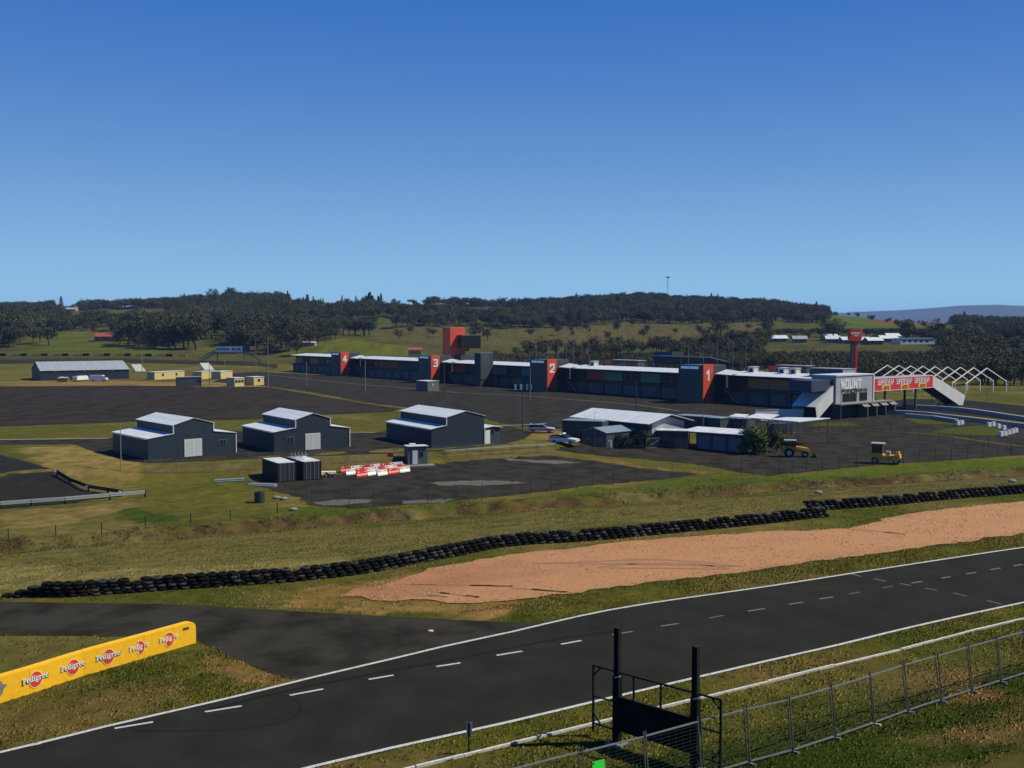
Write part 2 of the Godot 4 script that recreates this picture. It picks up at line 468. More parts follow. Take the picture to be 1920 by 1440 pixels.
func make_ground() -> void:
	# grass and soil as the photograph shows them, from near to far
	patch(PackedVector2Array([Vector2(-47.08, -92.24), Vector2(-35.29, -100.66), Vector2(-13.66, -98.96), Vector2(2.37, -111.91), Vector2(33.78, -118.04), Vector2(62.92, -123.78), Vector2(53.16, -97.42), Vector2(47.82, -94), Vector2(27.4, -87.57), Vector2(21.86, -85.83), Vector2(0, -80.53), Vector2(-9.06, -65.55), Vector2(-23.07, -65.67), Vector2(-35.18, -68.85), Vector2(-45.78, -82.76)]), Color(0.190, 0.165, 0.080), 0.8)
	patch(PackedVector2Array([Vector2(-43.3, -81.4), Vector2(-28.61, -70.76), Vector2(-19.67, -68.47), Vector2(-13.39, -69.93), Vector2(-11.27, -66.2), Vector2(-15.68, -61.39), Vector2(-24.18, -63.98), Vector2(-29.85, -62.28), Vector2(-32.54, -61.1)]), Color(0.29, 0.24, 0.13), 0.85)
	patch(PackedVector2Array([Vector2(-25.52, -114.55), Vector2(-12.15, -114.55), Vector2(2.59, -122.06), Vector2(26.57, -139.38), Vector2(33.33, -136.83), Vector2(81.4, -160.3), Vector2(82.76, -151.84), Vector2(74.31, -146.21), Vector2(38.35, -134.09), Vector2(15.85, -124.65), Vector2(-3.69, -116), Vector2(-15.28, -110.78), Vector2(-25.82, -105.73), Vector2(-29.92, -106.37)]), Color(0.088, 0.130, 0.022), 0.9)
	patch(PackedVector2Array([Vector2(34.31, -137.84), Vector2(53.56, -148.82), Vector2(81.75, -160.98), Vector2(87.07, -158.26), Vector2(82.24, -149.39), Vector2(71.06, -145.91), Vector2(54.79, -139.82), Vector2(42.75, -136.83), Vector2(33.8, -132.93)]), Color(0.115, 0.160, 0.022), 0.9)
	patch(PackedVector2Array([Vector2(38.3, -133.9), Vector2(46.3, -136.6), Vector2(67.85, -144), Vector2(80.94, -148.45), Vector2(61.3, -112.39), Vector2(52.92, -112.27), Vector2(42.38, -117.62), Vector2(38.04, -132.96)]), Color(0.165, 0.120, 0.085), 0.8)
	patch(PackedVector2Array([Vector2(-48.8, -137.65), Vector2(-36.52, -143.83), Vector2(-28.16, -132.93), Vector2(-27.95, -114.55), Vector2(-23.58, -111.14), Vector2(-28.88, -104.62), Vector2(-37.33, -103.41), Vector2(-46.58, -122.06), Vector2(-48.86, -131.8)]), Color(0.140, 0.132, 0.040), 0.9)
	patch(PackedVector2Array([Vector2(-41.41, -122.06), Vector2(-38.02, -132.93), Vector2(-32.22, -124.09), Vector2(-31.71, -112.82), Vector2(-37.67, -114.55)]), Color(0.150, 0.150, 0.036), 0.7)
	patch(PackedVector2Array([Vector2(-44.58, -112.82), Vector2(-41.92, -114.55), Vector2(-36.02, -109.5), Vector2(-35.07, -104.87), Vector2(-39.85, -104.28)]), Color(0.050, 0.085, 0.018), 1.0)
	patch(PackedVector2Array([Vector2(-56.93, -111.8), Vector2(-47.68, -115.26), Vector2(-43.18, -116.34), Vector2(-44.15, -109.5), Vector2(-47.21, -103.41), Vector2(-51.98, -101.99)]), Color(0.30, 0.21, 0.125), 0.8)
	patch(PackedVector2Array([Vector2(-76.77, -157.83), Vector2(-68.87, -160.82), Vector2(-54.82, -141.95), Vector2(-49.94, -136.76), Vector2(-50.42, -130.39), Vector2(-54.04, -130.83), Vector2(-56.73, -129.07), Vector2(-60.78, -131.99)]), Color(0.36, 0.26, 0.135), 0.9)
	patch(PackedVector2Array([Vector2(-61.27, -134.61), Vector2(-49.82, -138.47), Vector2(-48.86, -131.8), Vector2(-53.13, -128.59), Vector2(-57.63, -129.57)]), Color(0.24, 0.165, 0.085), 0.6)
	patch(PackedVector2Array([Vector2(-83.44, -157.83), Vector2(-77.72, -156.37), Vector2(-68.34, -141.95), Vector2(-64.12, -134.61), Vector2(-68.87, -138.47), Vector2(-75.73, -143.15)]), Color(0.095, 0.115, 0.028), 1.0)
	patch(PackedVector2Array([Vector2(-48.61, -137.11), Vector2(-34.7, -142.56), Vector2(-26.53, -147.52), Vector2(-16.96, -152.69), Vector2(-15.72, -148.54), Vector2(-25.61, -142.3), Vector2(-35.04, -137.86), Vector2(-47.16, -134.97)]), Color(0.17, 0.130, 0.085), 0.9)
	patch(PackedVector2Array([Vector2(-26.37, -142.34), Vector2(-17.24, -148.04), Vector2(-15.45, -145.91), Vector2(-23.27, -137.33)]), Color(0.085, 0.125, 0.022), 0.9)
	patch(PackedVector2Array([Vector2(-11.45, -154.68), Vector2(3.44, -162.88), Vector2(8.57, -162.09), Vector2(3.24, -153.08), Vector2(-8.86, -152.23)]), Color(0.185, 0.145, 0.092), 0.9)
	patch(PackedVector2Array([Vector2(3.79, -179.55), Vector2(8.96, -188.52), Vector2(9.59, -172.9), Vector2(7.03, -166.22), Vector2(3.53, -167.16)]), Color(0.33, 0.215, 0.125), 0.9)
	patch(PackedVector2Array([Vector2(10.98, -159.61), Vector2(18.27, -156.93), Vector2(27.8, -145.91), Vector2(25.74, -138.87), Vector2(18.39, -144.78), Vector2(11.43, -154.34)]), Color(0.27, 0.165, 0.10), 0.85)
	patch(PackedVector2Array([Vector2(14.46, -160.8), Vector2(24.08, -156.93), Vector2(33.98, -145.91), Vector2(32.35, -138.87), Vector2(27.17, -142.57), Vector2(19.13, -150.62)]), Color(0.145, 0.140, 0.040), 0.9)
	patch(PackedVector2Array([Vector2(-101.26, -191.72), Vector2(-78.28, -195.02), Vector2(-52.43, -206.9), Vector2(4.37, -206.9), Vector2(3.83, -181.47), Vector2(-24.66, -179.55), Vector2(-48.56, -176.75), Vector2(-69.18, -172.26), Vector2(-89.23, -168.83)]), Color(0.125, 0.125, 0.040), 0.9)
	patch(PackedVector2Array([Vector2(-187.75, -356.27), Vector2(-178.26, -375.9), Vector2(-120.8, -363.87), Vector2(-88.2, -363.87), Vector2(-74.22, -335.26), Vector2(-112.22, -322.57), Vector2(-169.64, -335.26)]), Color(0.36, 0.225, 0.135), 0.9)
	patch(PackedVector2Array([Vector2(-262.88, -489.5), Vector2(-229.37, -489.5), Vector2(-201.02, -489.5), Vector2(-158.88, -478.93), Vector2(-110.92, -438.7), Vector2(-96.13, -380.08), Vector2(-204.27, -380.08)]), Color(0.19, 0.165, 0.065), 0.8)
	patch(PackedVector2Array([Vector2(-178.91, -478.53), Vector2(-157.65, -475.18), Vector2(-121.27, -479.78), Vector2(-102.99, -407.3), Vector2(-132.04, -397.8), Vector2(-152.35, -407.3)]), Color(0.15, 0.12, 0.065), 0.8)
	patch(PackedVector2Array([Vector2(-130.85, -622.07), Vector2(-95.05, -645.6), Vector2(-55.29, -553.21), Vector2(-44.94, -533.69), Vector2(-82.34, -521.46), Vector2(-122.12, -527.4)]), Color(0.155, 0.165, 0.030), 1.0, 0.3)
	patch(PackedVector2Array([Vector2(-12.91, -52.64), Vector2(-11.59, -55.79), Vector2(-9.59, -58.11), Vector2(-6.51, -61.19), Vector2(-3.27, -55.86), Vector2(0, -53.84), Vector2(-0.81, -50.79), Vector2(-7.18, -51.77), Vector2(-11.13, -52.17)]), Color(0.40, 0.225, 0.125), 0.9, 1.8)
	patch(PackedVector2Array([Vector2(-14.12, -55.21), Vector2(-9.81, -57.56), Vector2(-5.83, -54.72), Vector2(-1.68, -52.58), Vector2(-7.26, -52.37), Vector2(-11.26, -52.79)]), Color(0.24, 0.19, 0.085), 0.6)
	patch(PackedVector2Array([Vector2(-13.67, -45.29), Vector2(-11.98, -43.95), Vector2(-10.44, -42.41), Vector2(-8.88, -41.49), Vector2(-9.59, -40.73), Vector2(-11.84, -41.75), Vector2(-13.41, -43.24)]), Color(0.30, 0.18, 0.095), 0.85)
	patch(PackedVector2Array([Vector2(-16.7, -39.99), Vector2(-14.79, -41.88), Vector2(-13.04, -40.6), Vector2(-13.53, -38.27), Vector2(-16.07, -37.46)]), Color(0.185, 0.130, 0.070), 0.6)
	# hillside fields
	patch(PackedVector2Array([Vector2(-308.66, -638.12), Vector2(-302.02, -684.05), Vector2(-226.51, -684.02), Vector2(-184.59, -575.28), Vector2(-194.97, -521.8), Vector2(-247, -521.48)]), Color(0.130, 0.150, 0.038), 1.0, 0.3)
	patch(PackedVector2Array([Vector2(-186.33, -610.9), Vector2(-174.28, -613.73), Vector2(-152.58, -547.16), Vector2(-167.91, -540.86)]), Color(0.150, 0.165, 0.035), 1.0, 0.2)
	patch(PackedVector2Array([Vector2(-491.41, -1114.16), Vector2(-438.78, -1177.18), Vector2(-335.56, -1014.44), Vector2(-312.99, -902.97), Vector2(-376.13, -873.25)]), Color(0.145, 0.130, 0.060), 0.9, 0.3)
	patch(PackedVector2Array([Vector2(-876.73, -4025.82), Vector2(-781.67, -4025.82), Vector2(-166.71, -1134.28), Vector2(-106.8, -1196.81), Vector2(-88.27, -1050.78), Vector2(-174.38, -976.84), Vector2(-230.76, -1059.25)]), Color(0.125, 0.155, 0.040), 1.0, 0.3)
	patch(PackedVector2Array([Vector2(-147.05, -823.33), Vector2(-107.1, -849.59), Vector2(-84.7, -806.08), Vector2(-93.4, -683.31), Vector2(-132.91, -702.38)]), Color(0.110, 0.115, 0.045), 0.9, 0.3)
	patch(PackedVector2Array([Vector2(-99.7, -729.63), Vector2(-33.37, -793.86), Vector2(16.29, -774.68), Vector2(67.77, -806.06), Vector2(101.42, -877.6), Vector2(146.97, -822.7), Vector2(204.7, -828.97), Vector2(159.08, -630.23), Vector2(76.87, -608.92), Vector2(0, -608.93), Vector2(-38.39, -608.28), Vector2(-81.84, -648.48)]), Color(0.142, 0.118, 0.062), 0.9, 0.4)
	patch(PackedVector2Array([Vector2(324.57, -1056.37), Vector2(1394.32, -4022.56), Vector2(489.44, -1194.32), Vector2(432.09, -990.69), Vector2(326.22, -747.63), Vector2(293.98, -755.74), Vector2(233.08, -739.01)]), Color(0.120, 0.165, 0.035), 1.0, 0.3)
	patch(PackedVector2Array([Vector2(363.15, -1016.52), Vector2(1690.09, -4021.04), Vector2(430.89, -1025.07), Vector2(340.23, -938.43)]), Color(0.22, 0.09, 0.06), 1.0, 0.2)
	patch(PackedVector2Array([Vector2(286.66, -605.61), Vector2(319.55, -607.57), Vector2(283.51, -538.75), Vector2(252.27, -538.64)]), Color(0.165, 0.175, 0.045), 0.9, 0.2)

	var xs := PackedFloat32Array()
	var zs := PackedFloat32Array()
	var x := -62.0
	while x < 112.0:
		xs.append(x)
		x += 0.62
	var s := 0.62
	while x < 3600.0:
		s = minf(s * 1.09, 60.0)
		x += s
		xs.append(x)
	s = 0.62
	x = -62.0
	while x > -3000.0:
		s = minf(s * 1.09, 60.0)
		x -= s
		xs.insert(0, x)
	var d := -14.0
	while d < 3600.0:
		zs.append(-d)
		d += 2.0 if d < 22.0 else (0.72 if d < 158.0 else minf(0.72 + (d - 158.0) * 0.022, 60.0))
	var nx := xs.size()
	var nr := zs.size()
	var vs := PackedVector3Array()
	var cs := PackedColorArray()
	var ns := PackedVector3Array()
	for j in nr:
		for i in nx:
			vs.append(Vector3(xs[i], hgt(xs[i], zs[j]), zs[j]))
			cs.append(ground_color(xs[i], zs[j]))
	ns.resize(vs.size())
	var ix := PackedInt32Array()
	for j in nr - 1:
		for i in nx - 1:
			var a := j * nx + i
			var b := a + nx
			ix.append_array(PackedInt32Array([a, b, b + 1, a, b + 1, a + 1]))
	for j in nr:
		for i in nx:
			var k := j * nx + i
			var e := vs[k + (1 if i < nx - 1 else 0)] - vs[k - (1 if i > 0 else 0)]
			var f := vs[k - (nx if j > 0 else 0)] - vs[k + (nx if j < nr - 1 else 0)]
			ns[k] = f.cross(e).normalized()
	var ar := []
	ar.resize(Mesh.ARRAY_MAX)
	ar[Mesh.ARRAY_VERTEX] = vs
	ar[Mesh.ARRAY_NORMAL] = ns
	ar[Mesh.ARRAY_COLOR] = cs
	ar[Mesh.ARRAY_INDEX] = ix
	var me := ArrayMesh.new()
	me.add_surface_from_arrays(Mesh.PRIMITIVE_TRIANGLES, ar)
	structure("terrain", me, M.ground)
	# the plain that goes on to the horizon behind the hills
	var pl := PlaneMesh.new()
	pl.size = Vector2(60000, 40000)
	var o := structure("plain", pl, layered(mat("far_plain", lc(0.09, 0.10, 0.05), 0.95), M.ground.detail_albedo, 400.0))
	o.position = Vector3(0, 4.0, -23400)
	# the blue range far behind
	var st := SurfaceTool.new()
	st.begin(Mesh.PRIMITIVE_TRIANGLES)
	st.set_smooth_group(0)
	var prof := [[-300, 600], [900, 600], [1300, 597], [1500, 592], [1600, 585], [1680, 582], [1740, 578], [1800, 573], [1850, 572], [1920, 575], [2000, 578], [2200, 586], [2600, 600]]
	var pa := []
	var pb := []
	for q in prof:
		pa.append(float(q[0]))
		pb.append(float(q[1]))
	for i in 290:
		for j in 14:
			var ring := []
			for e in [[0, 0], [0, 1], [1, 1], [1, 0]]:
				var px: float = -300.0 + 10.0 * (i + e[0])
				var t: float = (j + e[1]) / 14.0
				var dd := 6200.0 + 1800.0 * t
				var top: float = 18.0 + (622.0 - lin(pa, pb, px)) * 8000.0 / 1900.0
				var xx := (px - 960.0) / 1900.0 * 8000.0
				ring.append(Vector3(xx, 4.0 + (top - 4.0) * pow(sin(t * PI * 0.5), 1.2) + 16.0 * nz.get_noise_2d(xx * 0.03, dd * 0.03) * sin(t * PI), -dd))
			quad(st, ring[0], ring[1], ring[2], ring[3])
	st.generate_normals()
	structure("mountain_range", st.commit(), layered(mat("far_forest", lc(0.034, 0.042, 0.028), 0.95), M.ground.detail_albedo, 900.0))

func paved(called: String, p: PackedVector2Array, m: Material, up: float, cell: float, rag := 0.0) -> MeshInstance3D:
	var q := ragged(p, 0.8, rag) if rag > 0.0 else p
	hard.append([q, rect_of(q), called])
	return structure(called, sheet(q, up, cell), m)

func make_roads() -> void:
	var far := spline(PackedVector2Array([Vector2(-21.09, -32.14), Vector2(-19, -33.35), Vector2(-17.69, -34.31), Vector2(-16.34, -35.41), Vector2(-14.93, -36.63), Vector2(-13.38, -37.83), Vector2(-11.73, -39.11), Vector2(-10.34, -40.24), Vector2(-8.5, -41.81), Vector2(-5.44, -44.24), Vector2(-3.2, -46.07), Vector2(0, -48.4), Vector2(3.41, -51.08), Vector2(7.12, -53.42), Vector2(14.61, -57.16), Vector2(23.76, -62.03), Vector2(34.5, -67.63), Vector2(52.32, -76.41), Vector2(82.56, -89.52)]), 1.5)
	var near := spline(PackedVector2Array([Vector2(-10.79, -30.36), Vector2(-8.24, -31.9), Vector2(-6.41, -33.1), Vector2(-4.25, -34.44), Vector2(0, -36.89), Vector2(3.12, -38.83), Vector2(5.98, -40.6), Vector2(11.24, -43.81), Vector2(15.31, -46.23), Vector2(19.75, -49.02), Vector2(27.33, -53.42), Vector2(42.28, -61.61), Vector2(68.65, -74.32)]), 1.5)
	var p := far.duplicate()
	for i in near.size():
		p.append(near[near.size() - 1 - i])
	var track := paved("race_track", p, M.asphalt, 0.026, 3.0)
	mi("edge_line", ribbon(far, 0.19, 0.034, 0.10), M.line_paint, track)
	mi("edge_line", ribbon(near, 0.19, 0.034, -0.10), M.line_paint, track)
	var dashes := [PackedVector2Array([Vector2(-17.8, -34.17), Vector2(-16.6, -34.99)]), PackedVector2Array([Vector2(-14.52, -36.33), Vector2(-13.33, -36.94)]), PackedVector2Array([Vector2(-11.71, -37.94), Vector2(-10.47, -38.55)]), PackedVector2Array([Vector2(-8.86, -39.7), Vector2(-7.66, -40.42)]), PackedVector2Array([Vector2(-5.98, -41.55), Vector2(-5, -42.08)]), PackedVector2Array([Vector2(-3.28, -43.17), Vector2(-2.26, -43.66)]), PackedVector2Array([Vector2(-0.69, -44.69), Vector2(0.46, -45.29)]), PackedVector2Array([Vector2(2.28, -46.31), Vector2(3.25, -46.88)]), PackedVector2Array([Vector2(4.8, -47.8), Vector2(5.83, -48.32)]), PackedVector2Array([Vector2(7.33, -49.2), Vector2(8.27, -49.66)]), PackedVector2Array([Vector2(12.22, -51.87), Vector2(13.23, -52.37)]), PackedVector2Array([Vector2(14.72, -53.2), Vector2(15.61, -53.63)]), PackedVector2Array([Vector2(16.69, -54.28), Vector2(17.55, -54.72)]), PackedVector2Array([Vector2(23.04, -57.78), Vector2(23.81, -58.15)]), PackedVector2Array([Vector2(25.24, -58.91), Vector2(25.95, -59.3)]), PackedVector2Array([Vector2(27.19, -59.96), Vector2(27.95, -60.37)]), PackedVector2Array([Vector2(29.14, -61.05), Vector2(29.95, -61.47)]), PackedVector2Array([Vector2(31.02, -62.03), Vector2(31.8, -62.46)])]
	for e in dashes:
		mi("lane_dash", ribbon(spline(e, 0.7), 0.14, 0.031), M.worn_paint if e[0].x > 3.0 else M.line_paint, track)
	for e in [PackedVector2Array([Vector2(9.99, -50.6), Vector2(10.79, -51.08)]), PackedVector2Array([Vector2(18.61, -55.28), Vector2(19.36, -55.74)]), PackedVector2Array([Vector2(20.98, -56.68), Vector2(21.69, -57.04)])]:
		mi("lane_dash", ribbon(spline(e, 0.7), 0.10, 0.034), M.faint_paint, track)
	for e in [PackedVector2Array([Vector2(20.26, -59.96), Vector2(20.64, -59.3)]), PackedVector2Array([Vector2(21.25, -58.79), Vector2(21.73, -58.15)]), PackedVector2Array([Vector2(22.32, -57.65), Vector2(22.77, -57.16)])]:
		mi("cross_dash", ribbon(spline(e, 0.7), 0.12, 0.037), M.worn_paint, track)
	for e in [PackedVector2Array([Vector2(23.32, -56.56), Vector2(23.81, -56.09)]), PackedVector2Array([Vector2(24.46, -55.51), Vector2(24.92, -54.83)]), PackedVector2Array([Vector2(25.62, -53.95), Vector2(26, -53.2)])]:
		mi("cross_dash", ribbon(spline(e, 0.7), 0.12, 0.037), M.faint_paint, track)
	mi("skid_mark", ribbon(spline(PackedVector2Array([Vector2(-13.74, -36.08), Vector2(-10.86, -36.13), Vector2(-9.39, -36.48), Vector2(-8.53, -36.99), Vector2(-8.17, -37.62), Vector2(-8.1, -38.27), Vector2(-8.33, -38.88), Vector2(-8.77, -39.46), Vector2(-9.26, -39.76)]), 0.25), 0.09, 0.029), M.rubber_mark, track)
	mi("skid_mark", ribbon(spline(PackedVector2Array([Vector2(-11.79, -37.94), Vector2(-10.13, -39.4), Vector2(-7.9, -40.98), Vector2(-5.45, -42.48), Vector2(-2.36, -44.24), Vector2(1.24, -46.55), Vector2(4.91, -48.4)]), 1.0), 0.22, 0.030), M.rubber_mark, track)
	# the run-off road that leaves the track on the left
	paved("access_road", PackedVector2Array([Vector2(-42.35, -63.09), Vector2(-32.83, -58.12), Vector2(-28.25, -55.21), Vector2(-23.56, -54.58), Vector2(-18.98, -53.97), Vector2(-15.89, -53.23), Vector2(-13.39, -52.33), Vector2(-9.06, -51.47), Vector2(-4.18, -50.6), Vector2(-1.6, -50.12), Vector2(1.33, -49.84), Vector2(3.4, -50.98), Vector2(0, -48.23), Vector2(-3.19, -45.91), Vector2(-5.42, -44.1), Vector2(-8.48, -41.68), Vector2(-9.24, -41.62), Vector2(-10.32, -42.41), Vector2(-11.06, -43.1), Vector2(-12.02, -44.1), Vector2(-13.35, -45.44), Vector2(-14.77, -46.88), Vector2(-15.68, -47.38), Vector2(-17.1, -47.8), Vector2(-19.29, -47.54), Vector2(-21.93, -47.77), Vector2(-24.58, -47.95), Vector2(-27.13, -47.94), Vector2(-32.24, -47.91)]), M.old_asphalt, 0.020, 0.9)
	paved("gravel_trap", PackedVector2Array([Vector2(-9.49, -54.83), Vector2(-9.18, -56.53), Vector2(-7.48, -57.78), Vector2(-6.15, -59.89), Vector2(-4.95, -62.02), Vector2(-2.73, -64.2), Vector2(0, -66.51), Vector2(3.62, -68.11), Vector2(7.48, -70.41), Vector2(11.4, -71.52), Vector2(15.44, -72.67), Vector2(18.79, -73.72), Vector2(21.51, -73.64), Vector2(24.91, -74.47), Vector2(27.03, -76), Vector2(29.53, -78.93), Vector2(31.67, -80.67), Vector2(34, -82.17), Vector2(44.27, -86.97), Vector2(62.44, -95.06), Vector2(59.32, -83.47), Vector2(36.87, -72.33), Vector2(28.03, -67.63), Vector2(21.62, -64.56), Vector2(15.7, -61.47), Vector2(11.02, -59.17), Vector2(6.86, -57.28), Vector2(3.71, -55.74), Vector2(0, -53.95), Vector2(-2.28, -53.42), Vector2(-4.45, -53.84), Vector2(-7.35, -54.06)]), M.gravel, 0.045, 2.5, 0.5)
	# marks ploughed into the gravel
	var gt: Node3D = get_node("gravel_trap")
	mat("ploughed", lc(0.26, 0.125, 0.065), 0.95)
	for e in [PackedVector2Array([Vector2(-6.61, -57.71), Vector2(-3.36, -57.28), Vector2(0, -56.92)]), PackedVector2Array([Vector2(-5.63, -55.63), Vector2(-4.68, -54.94), Vector2(-3.49, -54.61)]), PackedVector2Array([Vector2(-4.76, -55.86), Vector2(-2.93, -55.06), Vector2(-1.75, -54.61)]), PackedVector2Array([Vector2(0, -56.56), Vector2(1.49, -56.09), Vector2(2.96, -55.63)]), PackedVector2Array([Vector2(1.34, -63.11), Vector2(4.73, -63.48), Vector2(8.13, -63.68), Vector2(10.78, -63.34), Vector2(12.65, -62.61), Vector2(14.13, -61.75)]), PackedVector2Array([Vector2(5.23, -61.47), Vector2(7.99, -62.61), Vector2(11.3, -62.46), Vector2(13.35, -61.19)]), PackedVector2Array([Vector2(24.75, -73.99), Vector2(26.33, -72.91), Vector2(28.2, -71.75)])]:
		mi("wheel_track", ribbon(ragged(spline(e, 0.8), 0.8, 0.18), 0.28, 0.055), M.ploughed, gt)
	colour_gravel(gt)
	paved("container_yard", PackedVector2Array([Vector2(-34.85, -132.93), Vector2(-32.97, -136.83), Vector2(-26.57, -139.38), Vector2(-24.16, -140.43), Vector2(-19.77, -143.67), Vector2(-12.27, -149.61), Vector2(-5.55, -154.3), Vector2(0, -156.9), Vector2(6.36, -160.31), Vector2(12.35, -155.63), Vector2(19, -146.49), Vector2(26.12, -140.96), Vector2(21.74, -136.83), Vector2(10.38, -130.61), Vector2(0, -122.86), Vector2(-6.62, -118.94), Vector2(-12.88, -115.62), Vector2(-18.36, -113.51), Vector2(-23.3, -115.62), Vector2(-25.58, -121.27), Vector2(-29.42, -125.34)]), M.old_asphalt, 0.05, 4.0, 0.6)
	for e in [PackedVector2Array([Vector2(-23.28, -117.08), Vector2(-20.31, -119.71), Vector2(-16.4, -118.94), Vector2(-16.71, -116.71), Vector2(-21.33, -114.91)]), PackedVector2Array([Vector2(-13.16, -118.19), Vector2(-6.35, -119.71), Vector2(-8.04, -116.71), Vector2(-12.3, -115.98)]), PackedVector2Array([Vector2(-10.88, -132.46), Vector2(-4.29, -134.85), Vector2(0, -133.89), Vector2(2.1, -131.99), Vector2(-4.14, -130.15), Vector2(-9.65, -130.15)]), PackedVector2Array([Vector2(-1.66, -156.58), Vector2(5.81, -156.93), Vector2(10.53, -153.08), Vector2(6.43, -151.84), Vector2(0, -154.34)])]:
		structure("gravel_patch", sheet(ragged(e, 0.6, 0.7), 0.056, 3.0), M.dusty_gravel)
	paved("lower_car_park", PackedVector2Array([Vector2(-90.52, -152.84), Vector2(-81.35, -150.8), Vector2(-74.9, -147.52), Vector2(-66.31, -138.47), Vector2(-58.63, -130.27), Vector2(-47.2, -121.66), Vector2(-51.98, -116.71), Vector2(-57.45, -112.82), Vector2(-63.76, -107.29)]), M.asphalt, 0.05, 4.0, 0.3)
	paved("shed_road", PackedVector2Array([Vector2(-98.95, -167.16), Vector2(-85.24, -167.99), Vector2(-72.63, -169.67), Vector2(-68.22, -170.53), Vector2(-66.21, -174.03), Vector2(-52.33, -183.43), Vector2(-28.46, -179.55), Vector2(-24.28, -179.55), Vector2(-20.25, -191.72), Vector2(0, -191.72), Vector2(3.81, -180.51), Vector2(2.24, -169.67), Vector2(-0.86, -163.06), Vector2(-10.71, -155.84), Vector2(-23.74, -149.64), Vector2(-39.21, -142.51), Vector2(-49.63, -137.92), Vector2(-54, -140.77), Vector2(-64.84, -154.23), Vector2(-70.05, -161.59), Vector2(-81.62, -160.82), Vector2(-94.33, -159.31)]), M.old_asphalt, 0.045, 4.0, 0.2)
	mi("kerb_line", ribbon(spline(PackedVector2Array([Vector2(-98.95, -167.16), Vector2(-85.24, -167.99), Vector2(-72.63, -169.67), Vector2(-68.22, -170.53)]), 4.0), 0.35, 0.06), M.kerb_white, get_node("shed_road"))
	mi("kerb_line", ribbon(spline(PackedVector2Array([Vector2(-29.09, -180.51), Vector2(-24.51, -180.51)]), 4.0), 0.35, 0.06), M.kerb_white, get_node("shed_road"))
	mi("kerb_line", ribbon(spline(PackedVector2Array([Vector2(-3.05, -192.81), Vector2(4.14, -196.15), Vector2(6.81, -198.44)]), 4.0), 0.35, 0.06), M.kerb_white, get_node("shed_road"))
	paved("upper_car_park", PackedVector2Array([Vector2(-199.12, -325.65), Vector2(-167.99, -331.99), Vector2(-126.7, -338.59), Vector2(-93.59, -328.79), Vector2(-78.85, -328.79), Vector2(-53.62, -282.47), Vector2(-37.66, -254.97), Vector2(-26.28, -237.2), Vector2(-27.04, -227.68), Vector2(-41.59, -218.89), Vector2(-53.85, -208.16), Vector2(-75.72, -201.98), Vector2(-97.21, -191.72), Vector2(-113.63, -185.44)]), M.brown_asphalt, 0.05, 9.0, 0.8)
	mat("dust", lc(0.070, 0.054, 0.040), 0.95).metallic_specular = 0.2
	layered(M.dust, M.ground.albedo_texture, 3.0, M.ground.detail_albedo, 11.0)
	for e in [PackedVector2Array([Vector2(-64.55, -230.77), Vector2(-50.07, -237.2), Vector2(-33.47, -244.01), Vector2(-27.4, -230.77), Vector2(-41.86, -220.3), Vector2(-53.74, -212.06), Vector2(-62.3, -210.74)]), PackedVector2Array([Vector2(-65.8, -271.22), Vector2(-49.91, -262.85), Vector2(-39.18, -247.56), Vector2(-51.5, -244.01), Vector2(-64.09, -253.08)]), PackedVector2Array([Vector2(-122.25, -297.25), Vector2(-118.33, -297.25), Vector2(-116.09, -289.67), Vector2(-119.9, -289.67)]), PackedVector2Array([Vector2(-104.14, -271.22), Vector2(-102.38, -273.4), Vector2(-99.76, -264.89), Vector2(-102, -264.89)]), PackedVector2Array([Vector2(-75.22, -282.47), Vector2(-72.99, -282.47), Vector2(-71.23, -273.4), Vector2(-73.54, -273.4)]), PackedVector2Array([Vector2(-100.85, -203.18), Vector2(-91.22, -208.16), Vector2(-79.13, -208.16), Vector2(-88.54, -199.6), Vector2(-97.84, -195.02)]), PackedVector2Array([Vector2(-59.09, -280.15), Vector2(-48.64, -271.22), Vector2(-34.21, -249.37), Vector2(-42.72, -253.08), Vector2(-56.77, -269.08)])]:
		structure("dust_patch", sheet(ragged(e, 1.5, 1.6), 0.058, 9.0), M.dust)
	paved("paddock_apron", PackedVector2Array([Vector2(-107.38, -363.87), Vector2(-120.16, -438.7), Vector2(-115.35, -456.28), Vector2(38.28, -302.53), Vector2(93.78, -277.86), Vector2(89.34, -222.68), Vector2(68.18, -201.71), Vector2(54.79, -199.5), Vector2(49.2, -194.02), Vector2(9.8, -185.44), Vector2(0, -195.02), Vector2(-9.13, -216.1), Vector2(-19.75, -233.94), Vector2(-34.71, -253.08), Vector2(-55.94, -294.68), Vector2(-76.26, -328.79), Vector2(-88.32, -341.98)]), M.old_asphalt, 0.05, 9.0, 0.8)
	mi("orange_line", ribbon(spline(PackedVector2Array([Vector2(-101.25, -422.42), Vector2(-77.97, -384.36), Vector2(-49.21, -341.98), Vector2(-38.13, -328.79), Vector2(-17.08, -299.87), Vector2(2.85, -284.83), Vector2(12.87, -271.22), Vector2(30.52, -249.37), Vector2(33.24, -242.27), Vector2(37.98, -229.21)]), 6.0), 0.5, 0.062), M.orange_paint, get_node("paddock_apron"))
	paved("machine_yard", PackedVector2Array([Vector2(6.9, -163.07), Vector2(12.5, -168.86), Vector2(29.56, -169.4), Vector2(42.18, -173.47), Vector2(53.29, -190.32), Vector2(68.74, -197.17), Vector2(80.92, -191.43), Vector2(88.56, -174.49), Vector2(95.26, -165.25), Vector2(95.26, -165.25), Vector2(82.81, -163.09), Vector2(54.2, -150.62), Vector2(35.42, -139.38), Vector2(32.46, -142.57), Vector2(28.01, -151.22), Vector2(20.09, -158.26), Vector2(12.88, -162.3)]), M.old_asphalt, 0.05, 6.0, 0.4)
